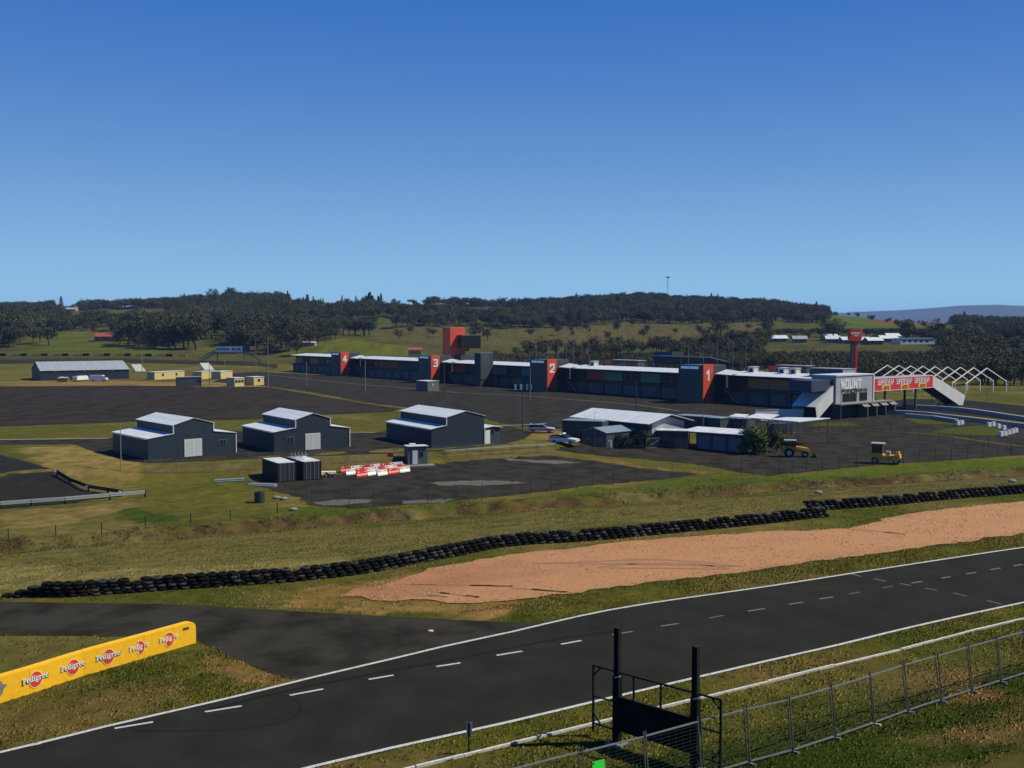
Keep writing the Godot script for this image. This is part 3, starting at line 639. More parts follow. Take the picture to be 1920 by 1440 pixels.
	paved("pit_exit_road", PackedVector2Array([Vector2(54.79, -199.5), Vector2(67.62, -213.45), Vector2(84.46, -226.97), Vector2(94.78, -218.94), Vector2(108.83, -208.13), Vector2(124.79, -190.44), Vector2(104.33, -159.03), Vector2(89.86, -176.13), Vector2(82.13, -193.1), Vector2(69.02, -197.97), Vector2(53.5, -191.06)]), M.old_asphalt, 0.056, 6.0)
	paved("pit_straight", PackedVector2Array([Vector2(90.79, -253.08), Vector2(105.85, -271.22), Vector2(118.28, -266.97), Vector2(125.85, -248.46), Vector2(145.65, -222.45), Vector2(132.84, -202.79), Vector2(112.29, -214.78), Vector2(100.45, -226.55), Vector2(86.66, -232.93)]), M.asphalt, 0.05, 8.0)
	paved("far_straight", PackedVector2Array([Vector2(-308.35, -504.99), Vector2(-257.21, -509.02), Vector2(-193.67, -511.05), Vector2(-127.27, -503.68), Vector2(-114.24, -493.15), Vector2(-111.22, -480.04), Vector2(-123.39, -488.22), Vector2(-188.43, -497.13), Vector2(-249.31, -493.28), Vector2(-297.82, -487.63)]), M.old_asphalt, 0.06, 12.0)
	layered(mat("island_grass", lc(0.135, 0.150, 0.028), 0.95), M.ground.albedo_texture, 2.0, M.ground.detail_albedo, 9.0).metallic_specular = 0.1
	for e in [PackedVector2Array([Vector2(84.78, -220), Vector2(95.16, -214.55), Vector2(91.74, -208.03), Vector2(83.61, -208.33)]), PackedVector2Array([Vector2(80.97, -195.24), Vector2(87.71, -202.49), Vector2(98.87, -209.18), Vector2(99.93, -200.16), Vector2(93.48, -191.26), Vector2(85.2, -191.95)]), PackedVector2Array([Vector2(62.12, -206.4), Vector2(69.34, -208.43), Vector2(70.17, -202.83), Vector2(63.69, -200.96), Vector2(59.47, -201.06)])]:
		structure("grass_island", sheet(ragged(e, 1.0, 0.5), 0.075, 3.0), M.island_grass)

func make_grass() -> void:
	# small upright tufts, thick on the near banks
	var st := SurfaceTool.new()
	st.begin(Mesh.PRIMITIVE_TRIANGLES)
	rng.seed = 77
	for i in 9:
		var a := rng.randf() * TAU
		var r := rng.randf() * 0.10
		var b := Vector3(cos(a) * r, 0, sin(a) * r)
		var w := Vector3(-sin(a * 3.0), 0, cos(a * 3.0)) * 0.016
		var tip := b + Vector3(cos(a) * 0.07, rng.randf_range(0.07, 0.16), sin(a) * 0.07)
		for q in [b - w, tip, b + w]:
			st.set_normal(Vector3(cos(a) * 0.3, 1, sin(a) * 0.3).normalized())
			st.add_vertex(q)
	var tuft := st.commit()
	scatter_edges(tuft)
	scatter_ditch(tuft)
	var zones := [["grass_tufts", "short rough grass on the near bank and track verges", 20.0, 47.0, 70000, 0.75], ["meadow_grass", "mown grass between the track and the tyre wall and ditch", 44.0, 108.0, 40000, 0.85]]
	for zn in zones:
		var mm := MultiMesh.new()
		mm.transform_format = MultiMesh.TRANSFORM_3D
		mm.use_colors = true
		mm.mesh = tuft
		var tr := []
		var co := []
		var tries := 0
		while tr.size() < zn[4] and tries < zn[4] * 4:
			tries += 1
			var u := rng.randf_range(zn[2], zn[3])
			var v := rng.randf_range(-14.0, 100.0)
			var x := -0.473 * u + 0.88 * v
			var d := 0.88 * u + 0.473 * v
			if absf(x / d) > 0.56 or d < 26.0:
				continue
			var q := Vector2(x, -d)
			var bad := false
			for p in hard:
				if p[1].has_point(q) and Geometry2D.is_point_in_polygon(q, p[0]):
					bad = true
					break
			if bad or nf.get_noise_2d(x * 6.0, -d * 6.0) + rng.randf_range(-0.5, 0.5) < -0.12:
				continue
			var k: float = rng.randf_range(0.5, 1.25) * zn[5]
			tr.append(Transform3D(Basis(Vector3.UP, rng.randf() * TAU).scaled(Vector3(k, k * rng.randf_range(0.5, 1.1), k)), gp(q, -0.01)))
			var c := ground_color(x, -d)
			co.append(c * rng.randf_range(0.75, 1.25))
		mm.instance_count = tr.size()
		for i in tr.size():
			mm.set_instance_transform(i, tr[i])
			mm.set_instance_color(i, co[i])
		var o := MultiMeshInstance3D.new()
		o.name = zn[0]
		o.multimesh = mm
		o.material_override = M.grass_blade
		add_child(o)
		tag(o, zn[1], "grass")
		o.set_meta("kind", "stuff")

func tufts(called: String, label: String, tuft: Mesh, tr: Array, co: Array) -> void:
	var mm := MultiMesh.new()
	mm.transform_format = MultiMesh.TRANSFORM_3D
	mm.use_colors = true
	mm.mesh = tuft
	mm.instance_count = tr.size()
	for i in tr.size():
		mm.set_instance_transform(i, tr[i])
		mm.set_instance_color(i, co[i])
	var o := MultiMeshInstance3D.new()
	o.name = called
	o.multimesh = mm
	o.material_override = M.grass_blade
	add_child(o)
	tag(o, label, "grass")
	o.set_meta("kind", "stuff")

func scatter_edges(tuft: Mesh) -> void:   # grass that creeps over the edges of gravel and asphalt
	var tr := []
	var co := []
	for p in hard:
		var poly: PackedVector2Array = p[0]
		for i in poly.size():
			var a := poly[i]
			var b := poly[(i + 1) % poly.size()]
			var u := -0.473 * a.x - 0.88 * a.y
			if u < 22.0 or u > 145.0 or absf(a.x / a.y) > 0.56:
				continue
			var loose: bool = p[2] == "gravel_trap" or u > 70.0
			for k in int(a.distance_to(b) * (9.0 if loose else 4.0)):
				var q := a.lerp(b, rng.randf()) + Vector2(rng.randfn(), rng.randfn()) * (0.32 if loose else 0.07)
				var s := rng.randf_range(0.4, 1.1) * (1.0 if loose else 0.6)
				tr.append(Transform3D(Basis(Vector3.UP, rng.randf() * TAU).scaled(Vector3(s, s * 0.6, s)), gp(q, 0.02)))
				co.append(Color(0.13, 0.118, 0.036) * rng.randf_range(0.7, 1.4))
	var paved_only := []
	for p in hard:
		if p[2] != "gravel_trap":
			paved_only.append(p)
	for i in 5000:
		var q := Vector2(rng.randf_range(-17.0, 3.0), rng.randf_range(-66.0, -50.0))
		var uu := -0.473 * q.x - 0.88 * q.y
		if uu < 50.0 or uu > 60.0 or in_any(q, paved_only) or nf.get_noise_2d(q.x * 7.0, q.y * 7.0) < 0.1 + (q.x + 12.0) * 0.03:
			continue
		var s := rng.randf_range(0.4, 1.1)
		tr.append(Transform3D(Basis(Vector3.UP, rng.randf() * TAU).scaled(Vector3(s, s * 0.6, s)), gp(q, 0.03)))
		co.append(Color(0.21, 0.155, 0.072) * rng.randf_range(0.7, 1.4))
	tufts("edge_grass", "grass tufts creeping over the edges of gravel and asphalt", tuft, tr, co)

func scatter_ditch(tuft: Mesh) -> void:   # dry rank grass on the eroded bank of the ditch
	var tr := []
	var co := []
	for k in 20000:
		var v := rng.randf_range(-12.0, 150.0)
		var ud := lin([0, 39, 96, 133, 200], [106, 104, 99, 93, 86], v)
		var u := ud + 0.6 + rng.randfn() * 1.3
		var q := Vector2(-0.473 * u + 0.88 * v, -(0.88 * u + 0.473 * v))
		if nf.get_noise_2d(q.x * 7.0, q.y * 7.0) < -0.12:
			continue
		var s := rng.randf_range(0.5, 1.5)
		tr.append(Transform3D(Basis(Vector3.UP, rng.randf() * TAU).scaled(Vector3(s, s * rng.randf_range(0.5, 1.2), s)), gp(q, -0.02)))
		var c := Color(0.19, 0.155, 0.088) if rng.randf() < 0.6 else Color(0.12, 0.118, 0.038)
		co.append(c * rng.randf_range(0.6, 1.25))
	tufts("ditch_grass", "dry rank grass along the eroded ditch bank", tuft, tr, co)

func colour_gravel(o: MeshInstance3D) -> void:   # damp, raked and trampled tones of the gravel, and clods lying on it
	var p: PackedVector2Array = hard[-1][0]
	var st := SurfaceTool.new()
	st.begin(Mesh.PRIMITIVE_TRIANGLES)
	var src := sheet(p, 0.045, 0.9)
	var v: PackedVector3Array = src.surface_get_arrays(0)[Mesh.ARRAY_VERTEX]
	for q in v:
		var n := nf.get_noise_2d(q.x * 4.0, q.z * 4.0)
		var f := nf.get_noise_2d(q.x * 20.0, q.z * 20.0)
		var rake := nf.get_noise_2d((0.88 * q.x - 0.473 * q.z) * 1.5, (0.473 * q.x + 0.88 * q.z) * 16.0)
		var soil := clampf(0.35 - (q.x + 6.0) * 0.045 + 1.2 * n, 0.0, 1.0)
		var c := Color(1, 1, 1).lerp(Color(0.72, 0.62, 0.56), soil) * (1.0 + 0.20 * f + 0.16 * rake)
		st.set_color(c)
		st.set_normal(Vector3.UP)
		st.add_vertex(q)
	o.mesh = st.commit()
	var clod := SphereMesh.new()
	clod.radius = 0.05
	clod.height = 0.07
	clod.radial_segments = 5
	clod.rings = 3
	var tr := []
	var r := rect_of(p)
	rng.seed = 31
	while tr.size() < 2400:
		var q := r.position + Vector2(rng.randf(), rng.randf()) * r.size
		if not Geometry2D.is_point_in_polygon(q, p):
			continue
		if nf.get_noise_2d(q.x * 8.0, q.y * 8.0) < rng.randf_range(-0.4, 0.5):
			continue
		var s := rng.randf_range(0.35, 1.5)
		tr.append(Transform3D(Basis(Vector3.UP, rng.randf() * TAU).scaled(Vector3(s, s * 0.8, s * rng.randf_range(0.7, 1.4))), gp(q, 0.055)))
	var mm := MultiMesh.new()
	mm.transform_format = MultiMesh.TRANSFORM_3D
	mm.mesh = clod
	mm.instance_count = tr.size()
	for i in tr.size():
		mm.set_instance_transform(i, tr[i])
	var k := MultiMeshInstance3D.new()
	k.name = "gravel_clods"
	k.multimesh = mm
	k.material_override = mat("clod", lc(0.42, 0.22, 0.11), 0.95)
	add_child(k)
	tag(k, "small brown clods scattered over the orange gravel trap", "clods")
	k.set_meta("kind", "stuff")

# ---------------------------------------------------------------- buildings
func turn_of(a: Vector2, b: Vector2) -> float:   # the turn that points local x from a to b
	return rad_to_deg(atan2(-(b.y - a.y), b.x - a.x))

func lettering(parent: Node3D, called: String, text: String, m: Material, at: Vector3, tall: float, wide: float, turn := 0.0, deep := 0.06, serif := false, lean := 0.0) -> MeshInstance3D:
	var f := SystemFont.new()
	f.font_names = PackedStringArray(["Droid Serif" if serif else "Droid Sans"])
	f.font_weight = 700
	var t := TextMesh.new()
	t.text = text
	t.font = f
	t.font_size = 64
	t.pixel_size = 0.01
	t.depth = 0.02
	t.curve_step = 1.5
	var b := t.get_aabb()
	var o := mi(called, t, m, parent)
	var s := Vector3(wide / maxf(b.size.x, 0.01), tall / maxf(b.size.y, 0.01), deep / 0.02)
	var bs := Basis(Vector3.UP, deg_to_rad(turn)) * Basis(Vector3(s.x, 0, 0), Vector3(lean * s.y, s.y, 0), Vector3(0, 0, s.z))
	o.transform = Transform3D(bs, at - bs * (b.position + b.size / 2.0))
	return o

const STROKES := {
	"A": [[0, 0, 0.5, 1], [0.5, 1, 1, 0], [0.22, 0.35, 0.78, 0.35]], "C": [[1, 1, 0, 1], [0, 1, 0, 0], [0, 0, 1, 0]], "E": [[0, 0, 0, 1], [0, 1, 1, 1], [0, 0.5, 0.8, 0.5], [0, 0, 1, 0]],
	"H": [[0, 0, 0, 1], [1, 0, 1, 1], [0, 0.5, 1, 0.5]], "M": [[0, 0, 0, 1], [0, 1, 0.5, 0.35], [0.5, 0.35, 1, 1], [1, 1, 1, 0]], "N": [[0, 0, 0, 1], [0, 1, 1, 0], [1, 0, 1, 1]],
	"O": [[0, 0, 0, 1], [0, 1, 1, 1], [1, 1, 1, 0], [1, 0, 0, 0]], "P": [[0, 0, 0, 1], [0, 1, 1, 1], [1, 1, 1, 0.48], [1, 0.48, 0, 0.48]], "R": [[0, 0, 0, 1], [0, 1, 1, 1], [1, 1, 1, 0.5], [1, 0.5, 0, 0.5], [0.45, 0.5, 1, 0]],
	"S": [[1, 1, 0, 1], [0, 1, 0, 0.5], [0, 0.5, 1, 0.5], [1, 0.5, 1, 0], [1, 0, 0, 0]], "T": [[0, 1, 1, 1], [0.5, 1, 0.5, 0]], "U": [[0, 1, 0, 0], [0, 0, 1, 0], [1, 0, 1, 1]],
	"1": [[0.55, 0, 0.55, 1], [0.55, 1, 0.1, 0.74]], "2": [[0, 0.78, 0, 1], [0, 1, 1, 1], [1, 1, 1, 0.52], [1, 0.52, 0, 0.1], [0, 0, 1, 0]], "3": [[0, 1, 0.9, 1], [1, 0.9, 1, 0.62], [0.4, 0.5, 0.85, 0.5], [1, 0.38, 1, 0.1], [0.9, 0, 0, 0]], "4": [[0.68, 0, 0.68, 1], [0.68, 1, 0, 0.3], [0, 0.3, 1, 0.3]]}

func block_text(parent: Node3D, called: String, text: String, m: Material, at: Vector3, tall: float, wide: float, bold: float, turn := 0.0, lean := 0.0) -> MeshInstance3D:
	# heavy block letters, centred on at; bold is the width of a stroke
	var st := st0()
	var n := text.length()
	var adv := wide / n
	var lw := adv - bold * 1.5 if n > 1 else wide - bold
	var k := 0
	for i in n:
		var x0 := -wide / 2 + adv * i + (adv - lw) / 2
		for s in STROKES[text[i]]:
			var a := Vector2(x0 + s[0] * lw, -tall / 2 + bold / 2 + s[1] * (tall - bold))
			var b := Vector2(x0 + s[2] * lw, -tall / 2 + bold / 2 + s[3] * (tall - bold))
			a.x += lean * a.y
			b.x += lean * b.y
			var t := (b - a).normalized() * bold * 0.5
			var q := Vector2(-t.y, t.x)
			var z := 0.05 + 0.003 * (k % 7)
			k += 1
			var p := [a - t - q, b + t - q, b + t + q, a - t + q]
			quad(st, Vector3(p[3].x, p[3].y, z), Vector3(p[2].x, p[2].y, z), Vector3(p[1].x, p[1].y, z), Vector3(p[0].x, p[0].y, z))
			for j in 4:
				var u: Vector2 = p[j]
				var v: Vector2 = p[(j + 1) % 4]
				quad(st, Vector3(u.x, u.y, 0), Vector3(u.x, u.y, z), Vector3(v.x, v.y, z), Vector3(v.x, v.y, 0))
	var o := mi(called, done(st), m, parent)
	o.position = at
	o.rotation.y = deg_to_rad(turn)
	return o

func gabled(called: String, label: String, category: String, a: Vector2, b: Vector2, length: float, eave: float, ridge: float, wall: Material, roof: Material, along_x := false, over := 0.3, group := "", base := 0.0) -> Node3D:
	# a and b are the front corners; the ridge runs back from the front, or along it
	var w := a.distance_to(b)
	var o := thing(called, label, category, gp(a, base), turn_of(a, b), group)
	var st := st0()
	if not along_x:
		mi("wall", prism(PackedVector2Array([Vector2(0, -0.6), Vector2(w, -0.6), Vector2(w, eave), Vector2(w / 2, ridge), Vector2(0, eave)]), -length, 0.0), wall, o)
		var k := (ridge - eave) / (w / 2)
		for s in [0, 1]:
			var e := Vector3(-over if s == 0 else w + over, eave - k * over + 0.04, 0)
			var r := Vector3(w / 2, ridge + 0.04, 0)
			var z0 := over
			var z1 := -length - over
			if s == 0:
				mi("roof", slab(Vector3(e.x, e.y, z0), Vector3(r.x, r.y, z0), Vector3(r.x, r.y, z1), Vector3(e.x, e.y, z1), -0.10), roof, o)
			else:
				mi("roof", slab(Vector3(r.x, r.y, z0), Vector3(e.x, e.y, z0), Vector3(e.x, e.y, z1), Vector3(r.x, r.y, z1), -0.10), roof, o)
	else:
		var q := mi("wall", prism(PackedVector2Array([Vector2(0, -0.6), Vector2(length, -0.6), Vector2(length, eave), Vector2(length / 2, ridge), Vector2(0, eave)]), 0.0, w), wall, o)
		q.rotation.y = PI / 2
		var k := (ridge - eave) / (length / 2)
		mi("roof", slab(Vector3(-over, eave - k * over + 0.04, over), Vector3(w + over, eave - k * over + 0.04, over), Vector3(w + over, ridge + 0.04, -length / 2), Vector3(-over, ridge + 0.04, -length / 2), -0.10), roof, o)
		mi("roof", slab(Vector3(-over, ridge + 0.04, -length / 2), Vector3(w + over, ridge + 0.04, -length / 2), Vector3(w + over, eave - k * over + 0.04, -length - over), Vector3(-over, eave - k * over + 0.04, -length - over), -0.10), roof, o)
	return o

func framed_window(parent: Node3D, at: Vector3, w: float, h: float, turn := 0.0) -> void:
	var f := B(parent, "window", M.frame_grey, at, Vector3(w + 0.16, h + 0.16, 0.06), Vector3(0, turn, 0))
	B(f, "pane", M.dark_glass, Vector3(-w / 4 - 0.01, 0, 0.03), Vector3(w / 2 - 0.06, h, 0.04))
	B(f, "pane", M.dark_glass, Vector3(w / 4 + 0.01, 0, 0.03), Vector3(w / 2 - 0.06, h, 0.04))

func roller_door(parent: Node3D, at: Vector3, w: float, h: float, m: Material, turn := 0.0, slats := 9) -> Node3D:   # at: middle of its sill
	var f := B(parent, "roller_door", m, at + Vector3(0, h / 2, 0), Vector3(w, h, 0.05), Vector3(0, turn, 0))
	for i in slats:
		B(f, "slat", m, Vector3(0, -h / 2 + (i + 0.5) * h / slats, 0.035), Vector3(w - 0.06, h / slats - 0.05, 0.03))
	return f

func barn(label: String, a: Vector2, b: Vector2, length: float, door: Array, window: Array, right_wing: bool) -> Node3D:
	var w := a.distance_to(b)
	var o := thing("barn_shed", label, "shed", gp(a), turn_of(a, b), "navy barn sheds")
	var x1 := w * 0.28
	var x2 := w * 0.74 if right_wing else w
	var xm := (x1 + x2) / 2
	var lo := 2.95
	var mid := 3.4
	var hi := 4.65
	var top := 5.5
	var p := PackedVector2Array([Vector2(0, -0.3), Vector2(w, -0.3)])
	if right_wing:
		p.append_array(PackedVector2Array([Vector2(w, lo), Vector2(x2, mid)]))
	p.append_array(PackedVector2Array([Vector2(x2, hi), Vector2(xm, top), Vector2(x1, hi), Vector2(x1, mid), Vector2(0, lo)]))
	mi("wall", prism(p, -length, 0.0), M.navy_steel, o)
	var z0 := 0.12
	var z1 := -length - 0.12
	var k := (top - hi) / (xm - x1)
	mi("upper_roof", slab(Vector3(x1 - 0.2, hi - 0.2 * k + 0.05, z0), Vector3(xm, top + 0.05, z0), Vector3(xm, top + 0.05, z1), Vector3(x1 - 0.2, hi - 0.2 * k + 0.05, z1), -0.07), M.roof_steel, o)
	mi("upper_roof", slab(Vector3(xm, top + 0.05, z0), Vector3(x2 + 0.2, hi - 0.2 * k + 0.05, z0), Vector3(x2 + 0.2, hi - 0.2 * k + 0.05, z1), Vector3(xm, top + 0.05, z1), -0.07), M.roof_steel, o)
	mi("wing_roof", slab(Vector3(-0.15, lo + 0.03, z0), Vector3(x1 - 0.01, mid + 0.05, z0), Vector3(x1 - 0.01, mid + 0.05, z1), Vector3(-0.15, lo + 0.03, z1), -0.07), M.roof_steel, o)
	if right_wing:
		mi("wing_roof", slab(Vector3(x2 + 0.01, mid + 0.05, z0), Vector3(w + 0.15, lo + 0.03, z0), Vector3(w + 0.15, lo + 0.03, z1), Vector3(x2 + 0.01, mid + 0.05, z1), -0.07), M.roof_steel, o)
	# white flashings up the step of the gable, and the downpipes
	for e in [[x1, 0.02], [x2, 0.02]]:
		if e[0] < w:
			B(o, "flashing", M.roof_steel, Vector3(e[0], (mid + hi) / 2 + 0.05, e[1]), Vector3(0.14, hi - mid - 0.05, 0.10))
	B(o, "downpipe", M.white_paint, Vector3(w + 0.06, lo / 2 - 0.1, 0.06), Vector3(0.10, lo - 0.1, 0.10))
	B(o, "gutter", M.roof_steel, Vector3(-0.22, lo - 0.04, -length / 2), Vector3(0.12, 0.12, length))
	if door:
		roller_door(o, Vector3(door[0], 0.0, 0.03), door[1], door[2], M.roller_white)
	if window:
		framed_window(o, Vector3(window[0], 1.75, 0.03), 1.0, 0.7)
	return o

func pit_section(label: String, x0: float, x1: float, doors: int, panels: Array, roof_up: float, frame: Transform3D) -> void:
	var o := thing("pit_garage_block", label, "garage", frame * Vector3(x0, 0, 0), -53.13, "blocks of the pit building")
	var w := x1 - x0
	var q := w / doors
	B(o, "wall", M.pit_dark, Vector3(w / 2, 1.75, -15.3), Vector3(w, 3.9, 13.8))
	for i in doors:
		roller_door(o, Vector3((i + 0.5) * q, 0.0, -8.36), q * 0.70, 2.95, M.pit_door, 0.0, 6)
		B(o, "pier", M.panel_blue, Vector3(i * q, 1.7, -8.25), Vector3(q * 0.24, 3.4, 0.30))
	B(o, "balcony", M.pit_dark, Vector3(w / 2, 3.55, -8.0), Vector3(w, 0.34, 1.4))
	B(o, "upper_wall", M.charcoal, Vector3(w / 2, 5.3, -15.6), Vector3(w, 3.2, 13.0))
	var pw := w / panels.size()
	for i in panels.size():
		if panels[i] == "glass":
			var f := B(o, "window", M.frame_grey, Vector3((i + 0.5) * pw, 5.1, -9.04), Vector3(pw * 0.72, 1.75, 0.10))
			for s in [-1, 1]:
				B(f, "pane", M.dark_glass, Vector3(s * pw * 0.18, 0, 0.05), Vector3(pw * 0.30, 1.5, 0.05))
		elif panels[i]:
			B(o, "facade_panel", M[panels[i]], Vector3((i + 0.5) * pw, 5.15, -9.02), Vector3(pw - 0.12, 2.5, 0.10))
	var n := maxi(2, int(w / 3.4))
	for i in n:
		var a := w * i / n + 0.02
		var b := w * (i + 1) / n - 0.05
		mi("roof_panel", slab(Vector3(a, 7.0 + roof_up, -6.4), Vector3(b, 7.0 + roof_up, -6.4), Vector3(b, 7.75 + roof_up, -15.0), Vector3(a, 7.75 + roof_up, -15.0), -0.14), M.roof_steel, o)
	B(o, "roof_deck", M.grey_roof, Vector3(w / 2, 7.05 + roof_up, -18.6), Vector3(w, 0.5, 7.0))
	var st := st0()
	var k := int(w / 2.4)
	for i in k + 1:
		var xx := w * i / k
		bar(st, Vector3(xx, 7.7 + roof_up, -15.2), Vector3(xx, 8.75 + roof_up, -15.2), 0.05)
	bar(st, Vector3(0, 8.75 + roof_up, -15.2), Vector3(w, 8.75 + roof_up, -15.2), 0.06)
	bar(st, Vector3(0, 8.3 + roof_up, -15.2), Vector3(w, 8.3 + roof_up, -15.2), 0.04)
	mi("roof_rail", done(st), M.pole_grey, o)
	# the stair and landing tucked beside the tower
	var s2 := st0()
	bar(s2, Vector3(0.6, 3.6, -6.9), Vector3(5.2, 0.1, -6.9), 0.16, 0.3)
	bar(s2, Vector3(0.6, 4.6, -6.9), Vector3(5.2, 1.1, -6.9), 0.06)
	mi("stair", done(s2), M.pole_grey, o)

func pit_tower(number: String, x: float, label: String, frame: Transform3D) -> void:
	var o := thing("pit_tower", label, "tower", frame * Vector3(x, 0, 0), -53.13, "numbered pit towers")
	var h := 9.7
	B(o, "body", M.pit_grey, Vector3(-4.4, h / 2 - 0.15, -4.3), Vector3(8.2, h + 0.1, 8.5))
	for i in 3:
		B(o, "cladding", M.pit_grey, Vector3(-1.75 - 2.7 * i, h / 2 - 0.1, -0.02), Vector3(2.62, h - 0.25, 0.08))
	var f := B(o, "window", M.pale_steel, Vector3(-4.5, h - 0.75, 0.03), Vector3(6.2, 0.75, 0.10))
	for i in 2:
		B(f, "pane", M.sky_pane, Vector3(-1.55 + 3.1 * i, 0, 0.07), Vector3(2.9, 0.62, 0.04), Vector3(-7, 0, 0))
	B(o, "blade", M.tower_red, Vector3(-0.1, h / 2 + 0.06, -1.75), Vector3(0.42, h + 0.22, 3.6))
	block_text(o, "numeral", number, M.white_paint, Vector3(0.12, 7.05, -1.75), 2.75, 1.95, 0.54, 90.0)
	B(o, "side_wall", M.pit_dark, Vector3(-0.28, h / 2 - 0.2, -6.1), Vector3(0.3, h - 0.4, 5.1))
	mi("canopy", slab(Vector3(0.15, 7.3, -4.2), Vector3(4.6, 7.1, -4.9), Vector3(4.6, 7.9, -8.6), Vector3(0.15, 8.3, -8.6), -0.15), M.roof_steel, o)
	var fin := [[0.15, 1.9], [0.15, 3.1]]
	for e in fin:
		B(o, "bracket", M.pale_steel, Vector3(0.35, e[1], -3.7), Vector3(0.5, 0.12, 0.5))

func make_pits() -> void:
	var frame := Transform3D(Basis(Vector3.UP, deg_to_rad(-53.13)), Vector3(47.8, 0, -253.1))
	var tx := [0.0, -62.1, -126.9, -194.8]
	pit_section("low far end of the pit building, left of the tower number four", -257.0, -203.4, 9, ["panel_ochre", "", "panel_ochre", "panel_blue", "glass", "panel_blue", ""], 0.25, frame)
	pit_section("block of pit garages between the towers four and three", -194.7, -135.5, 9, ["", "glass", "panel_red", "panel_red", "panel_blue", "panel_blue", "glass", "panel_blue"], 0.1, frame)
	pit_section("block of pit garages between the towers three and two", -126.8, -70.7, 8, ["panel_red", "", "panel_teal", "panel_teal", "glass", "panel_teal", "panel_green"], 0.0, frame)
	pit_section("block of pit garages with green upper panels between the towers two and one", -62.0, -8.6, 7, ["", "panel_red", "panel_green", "glass", "panel_green", "glass", "panel_green"], 0.0, frame)
	pit_section("near end of the pit building with ochre upper panels, right of the tower number one", 0.1, 33.0, 5, ["", "panel_ochre", "panel_ochre", "glass", "panel_ochre"], 0.0, frame)
	for i in 4:
		pit_tower(str(i + 1), tx[i], ["grey pit tower, nearest of four, its red end wall bearing numeral one", "grey pit tower whose red end wall bears numeral two", "grey pit tower whose red end wall bears numeral three", "grey pit tower, farthest of four, its red end wall bearing numeral four"][i], frame)
	# dark plant tower between 3 and 2
	var o := thing("stair_tower", "plain dark grey tower in front of the pit roof, between towers three and two", "tower", frame * Vector3(-98.0, 0, 0), -53.13)
	B(o, "body", M.charcoal, Vector3(-1.7, 5.4, -3.4), Vector3(3.4, 10.9, 5.2))
	B(o, "end_wall", M.slate_blue, Vector3(0.1, 6.6, -2.6), Vector3(0.2, 8.6, 3.6))
	B(o, "cap", M.grey_panel, Vector3(-1.7, 10.95, -3.4), Vector3(3.6, 0.25, 5.4))
	# plant and crates on the roof beside each blade
	for e in [[4.0, "low white plant housing on the pit roof right of tower one"], [-57.0, "low white plant housing on the pit roof right of tower two"], [13.5, "small white kiosk on the pit roof, left one of two"], [17.0, "small white kiosk on the pit roof, right one of two"]]:
		var k := thing("roof_kiosk", e[1], "kiosk", frame * Vector3(e[0], 7.5, -14.2), -53.13, "white boxes on the pit roof")
		B(k, "body", M.white_panel, Vector3(0, 0.75, 0), Vector3(1.9, 1.6, 1.8))
		B(k, "opening", M.black_plastic, Vector3(0, 0.75, 0.91), Vector3(1.0, 0.9, 0.06))
		B(k, "lid", M.roof_steel, Vector3(0, 1.6, 0), Vector3(2.2, 0.14, 2.1))
	for e in [[9.0, "red board on the pit roof right of tower one"], [-52.5, "red board on the pit roof right of tower two"]]:
		var k := thing("roof_board", e[1], "sign", frame * Vector3(e[0], 7.6, -15.6), -53.13)
		B(k, "board", M.tower_red, Vector3(0, 0.9, 0), Vector3(2.4, 1.7, 0.12))
		B(k, "leg", M.pole_dark, Vector3(-0.9, 0.3, -0.1), Vector3(0.1, 1.2, 0.1))
		B(k, "leg", M.pole_dark, Vector3(0.9, 0.3, -0.1), Vector3(0.1, 1.2, 0.1))
	# low glazed suites standing on the deck
	for e in [[14.0, 9.0, "blue glazed box on the pit roof near its right end"], [-46.0, 11.0, "blue glazed box on the pit roof right of tower two"]]:
		var k := thing("roof_suite", e[2], "cabin", frame * Vector3(e[0], 7.3, -18.0), -53.13)
		B(k, "body", M.slate_blue, Vector3(0, 1.1, 0), Vector3(e[1], 2.2, 3.0))
		B(k, "window", M.dark_glass, Vector3(0, 1.2, 1.52), Vector3(e[1] * 0.8, 1.0, 0.06))
		B(k, "roof", M.grey_roof, Vector3(0, 2.28, 0), Vector3(e[1] + 0.4, 0.16, 3.4))
	# grey plant room that ends the roof on the right
	o = thing("plant_room", "grey flat box on the right end of the pit roof beside the bridge building", "cabin", frame * Vector3(28.0, 7.3, -12.0), -53.13)
	B(o, "body", M.slate_blue, Vector3(0.5, 1.0, -1.0), Vector3(9.0, 2.0, 5.0))
	B(o, "end_wall", M.lilac_panel, Vector3(5.06, 1.0, -1.0), Vector3(0.12, 1.96, 4.9))
	B(o, "roof", M.grey_roof, Vector3(0.5, 2.08, -1.0), Vector3(9.4, 0.16, 5.4))

	# red timing tower with the black screens
	o = thing("timing_tower", "tall red timing tower with black screens rising behind the pit building", "tower", Vector3(-23.2, 0, -381), 37.0)
	B(o, "shaft", M.tower_red, Vector3(3.4, 9.7, -2.6), Vector3(6.8, 19.6, 5.2))
	B(o, "cap", M.pale_steel, Vector3(3.4, 19.55, -2.6), Vector3(6.2, 0.14, 4.6))
	var s := B(o, "screen_housing", M.charcoal, Vector3(7.6, 14.2, 1.6), Vector3(8.6, 5.0, 3.0))
	B(s, "screen", M.dark_glass, Vector3(0, 0, 1.53), Vector3(8.2, 4.5, 0.06))
	for i in 4:
		B(s, "louvre", M.container_black, Vector3(4.36, -1.8 + i * 1.2, 0), Vector3(0.12, 0.8, 2.8))
	B(s, "top", M.grey_roof, Vector3(0, 2.56, 0), Vector3(8.8, 0.12, 3.2))
	B(o, "arm", M.tower_red, Vector3(7.0, 11.3, -1.6), Vector3(4.0, 1.4, 2.4))
	B(o, "podium", M.slate_blue, Vector3(9.0, 4.6, 2.0), Vector3(14.0, 9.2, 5.0))
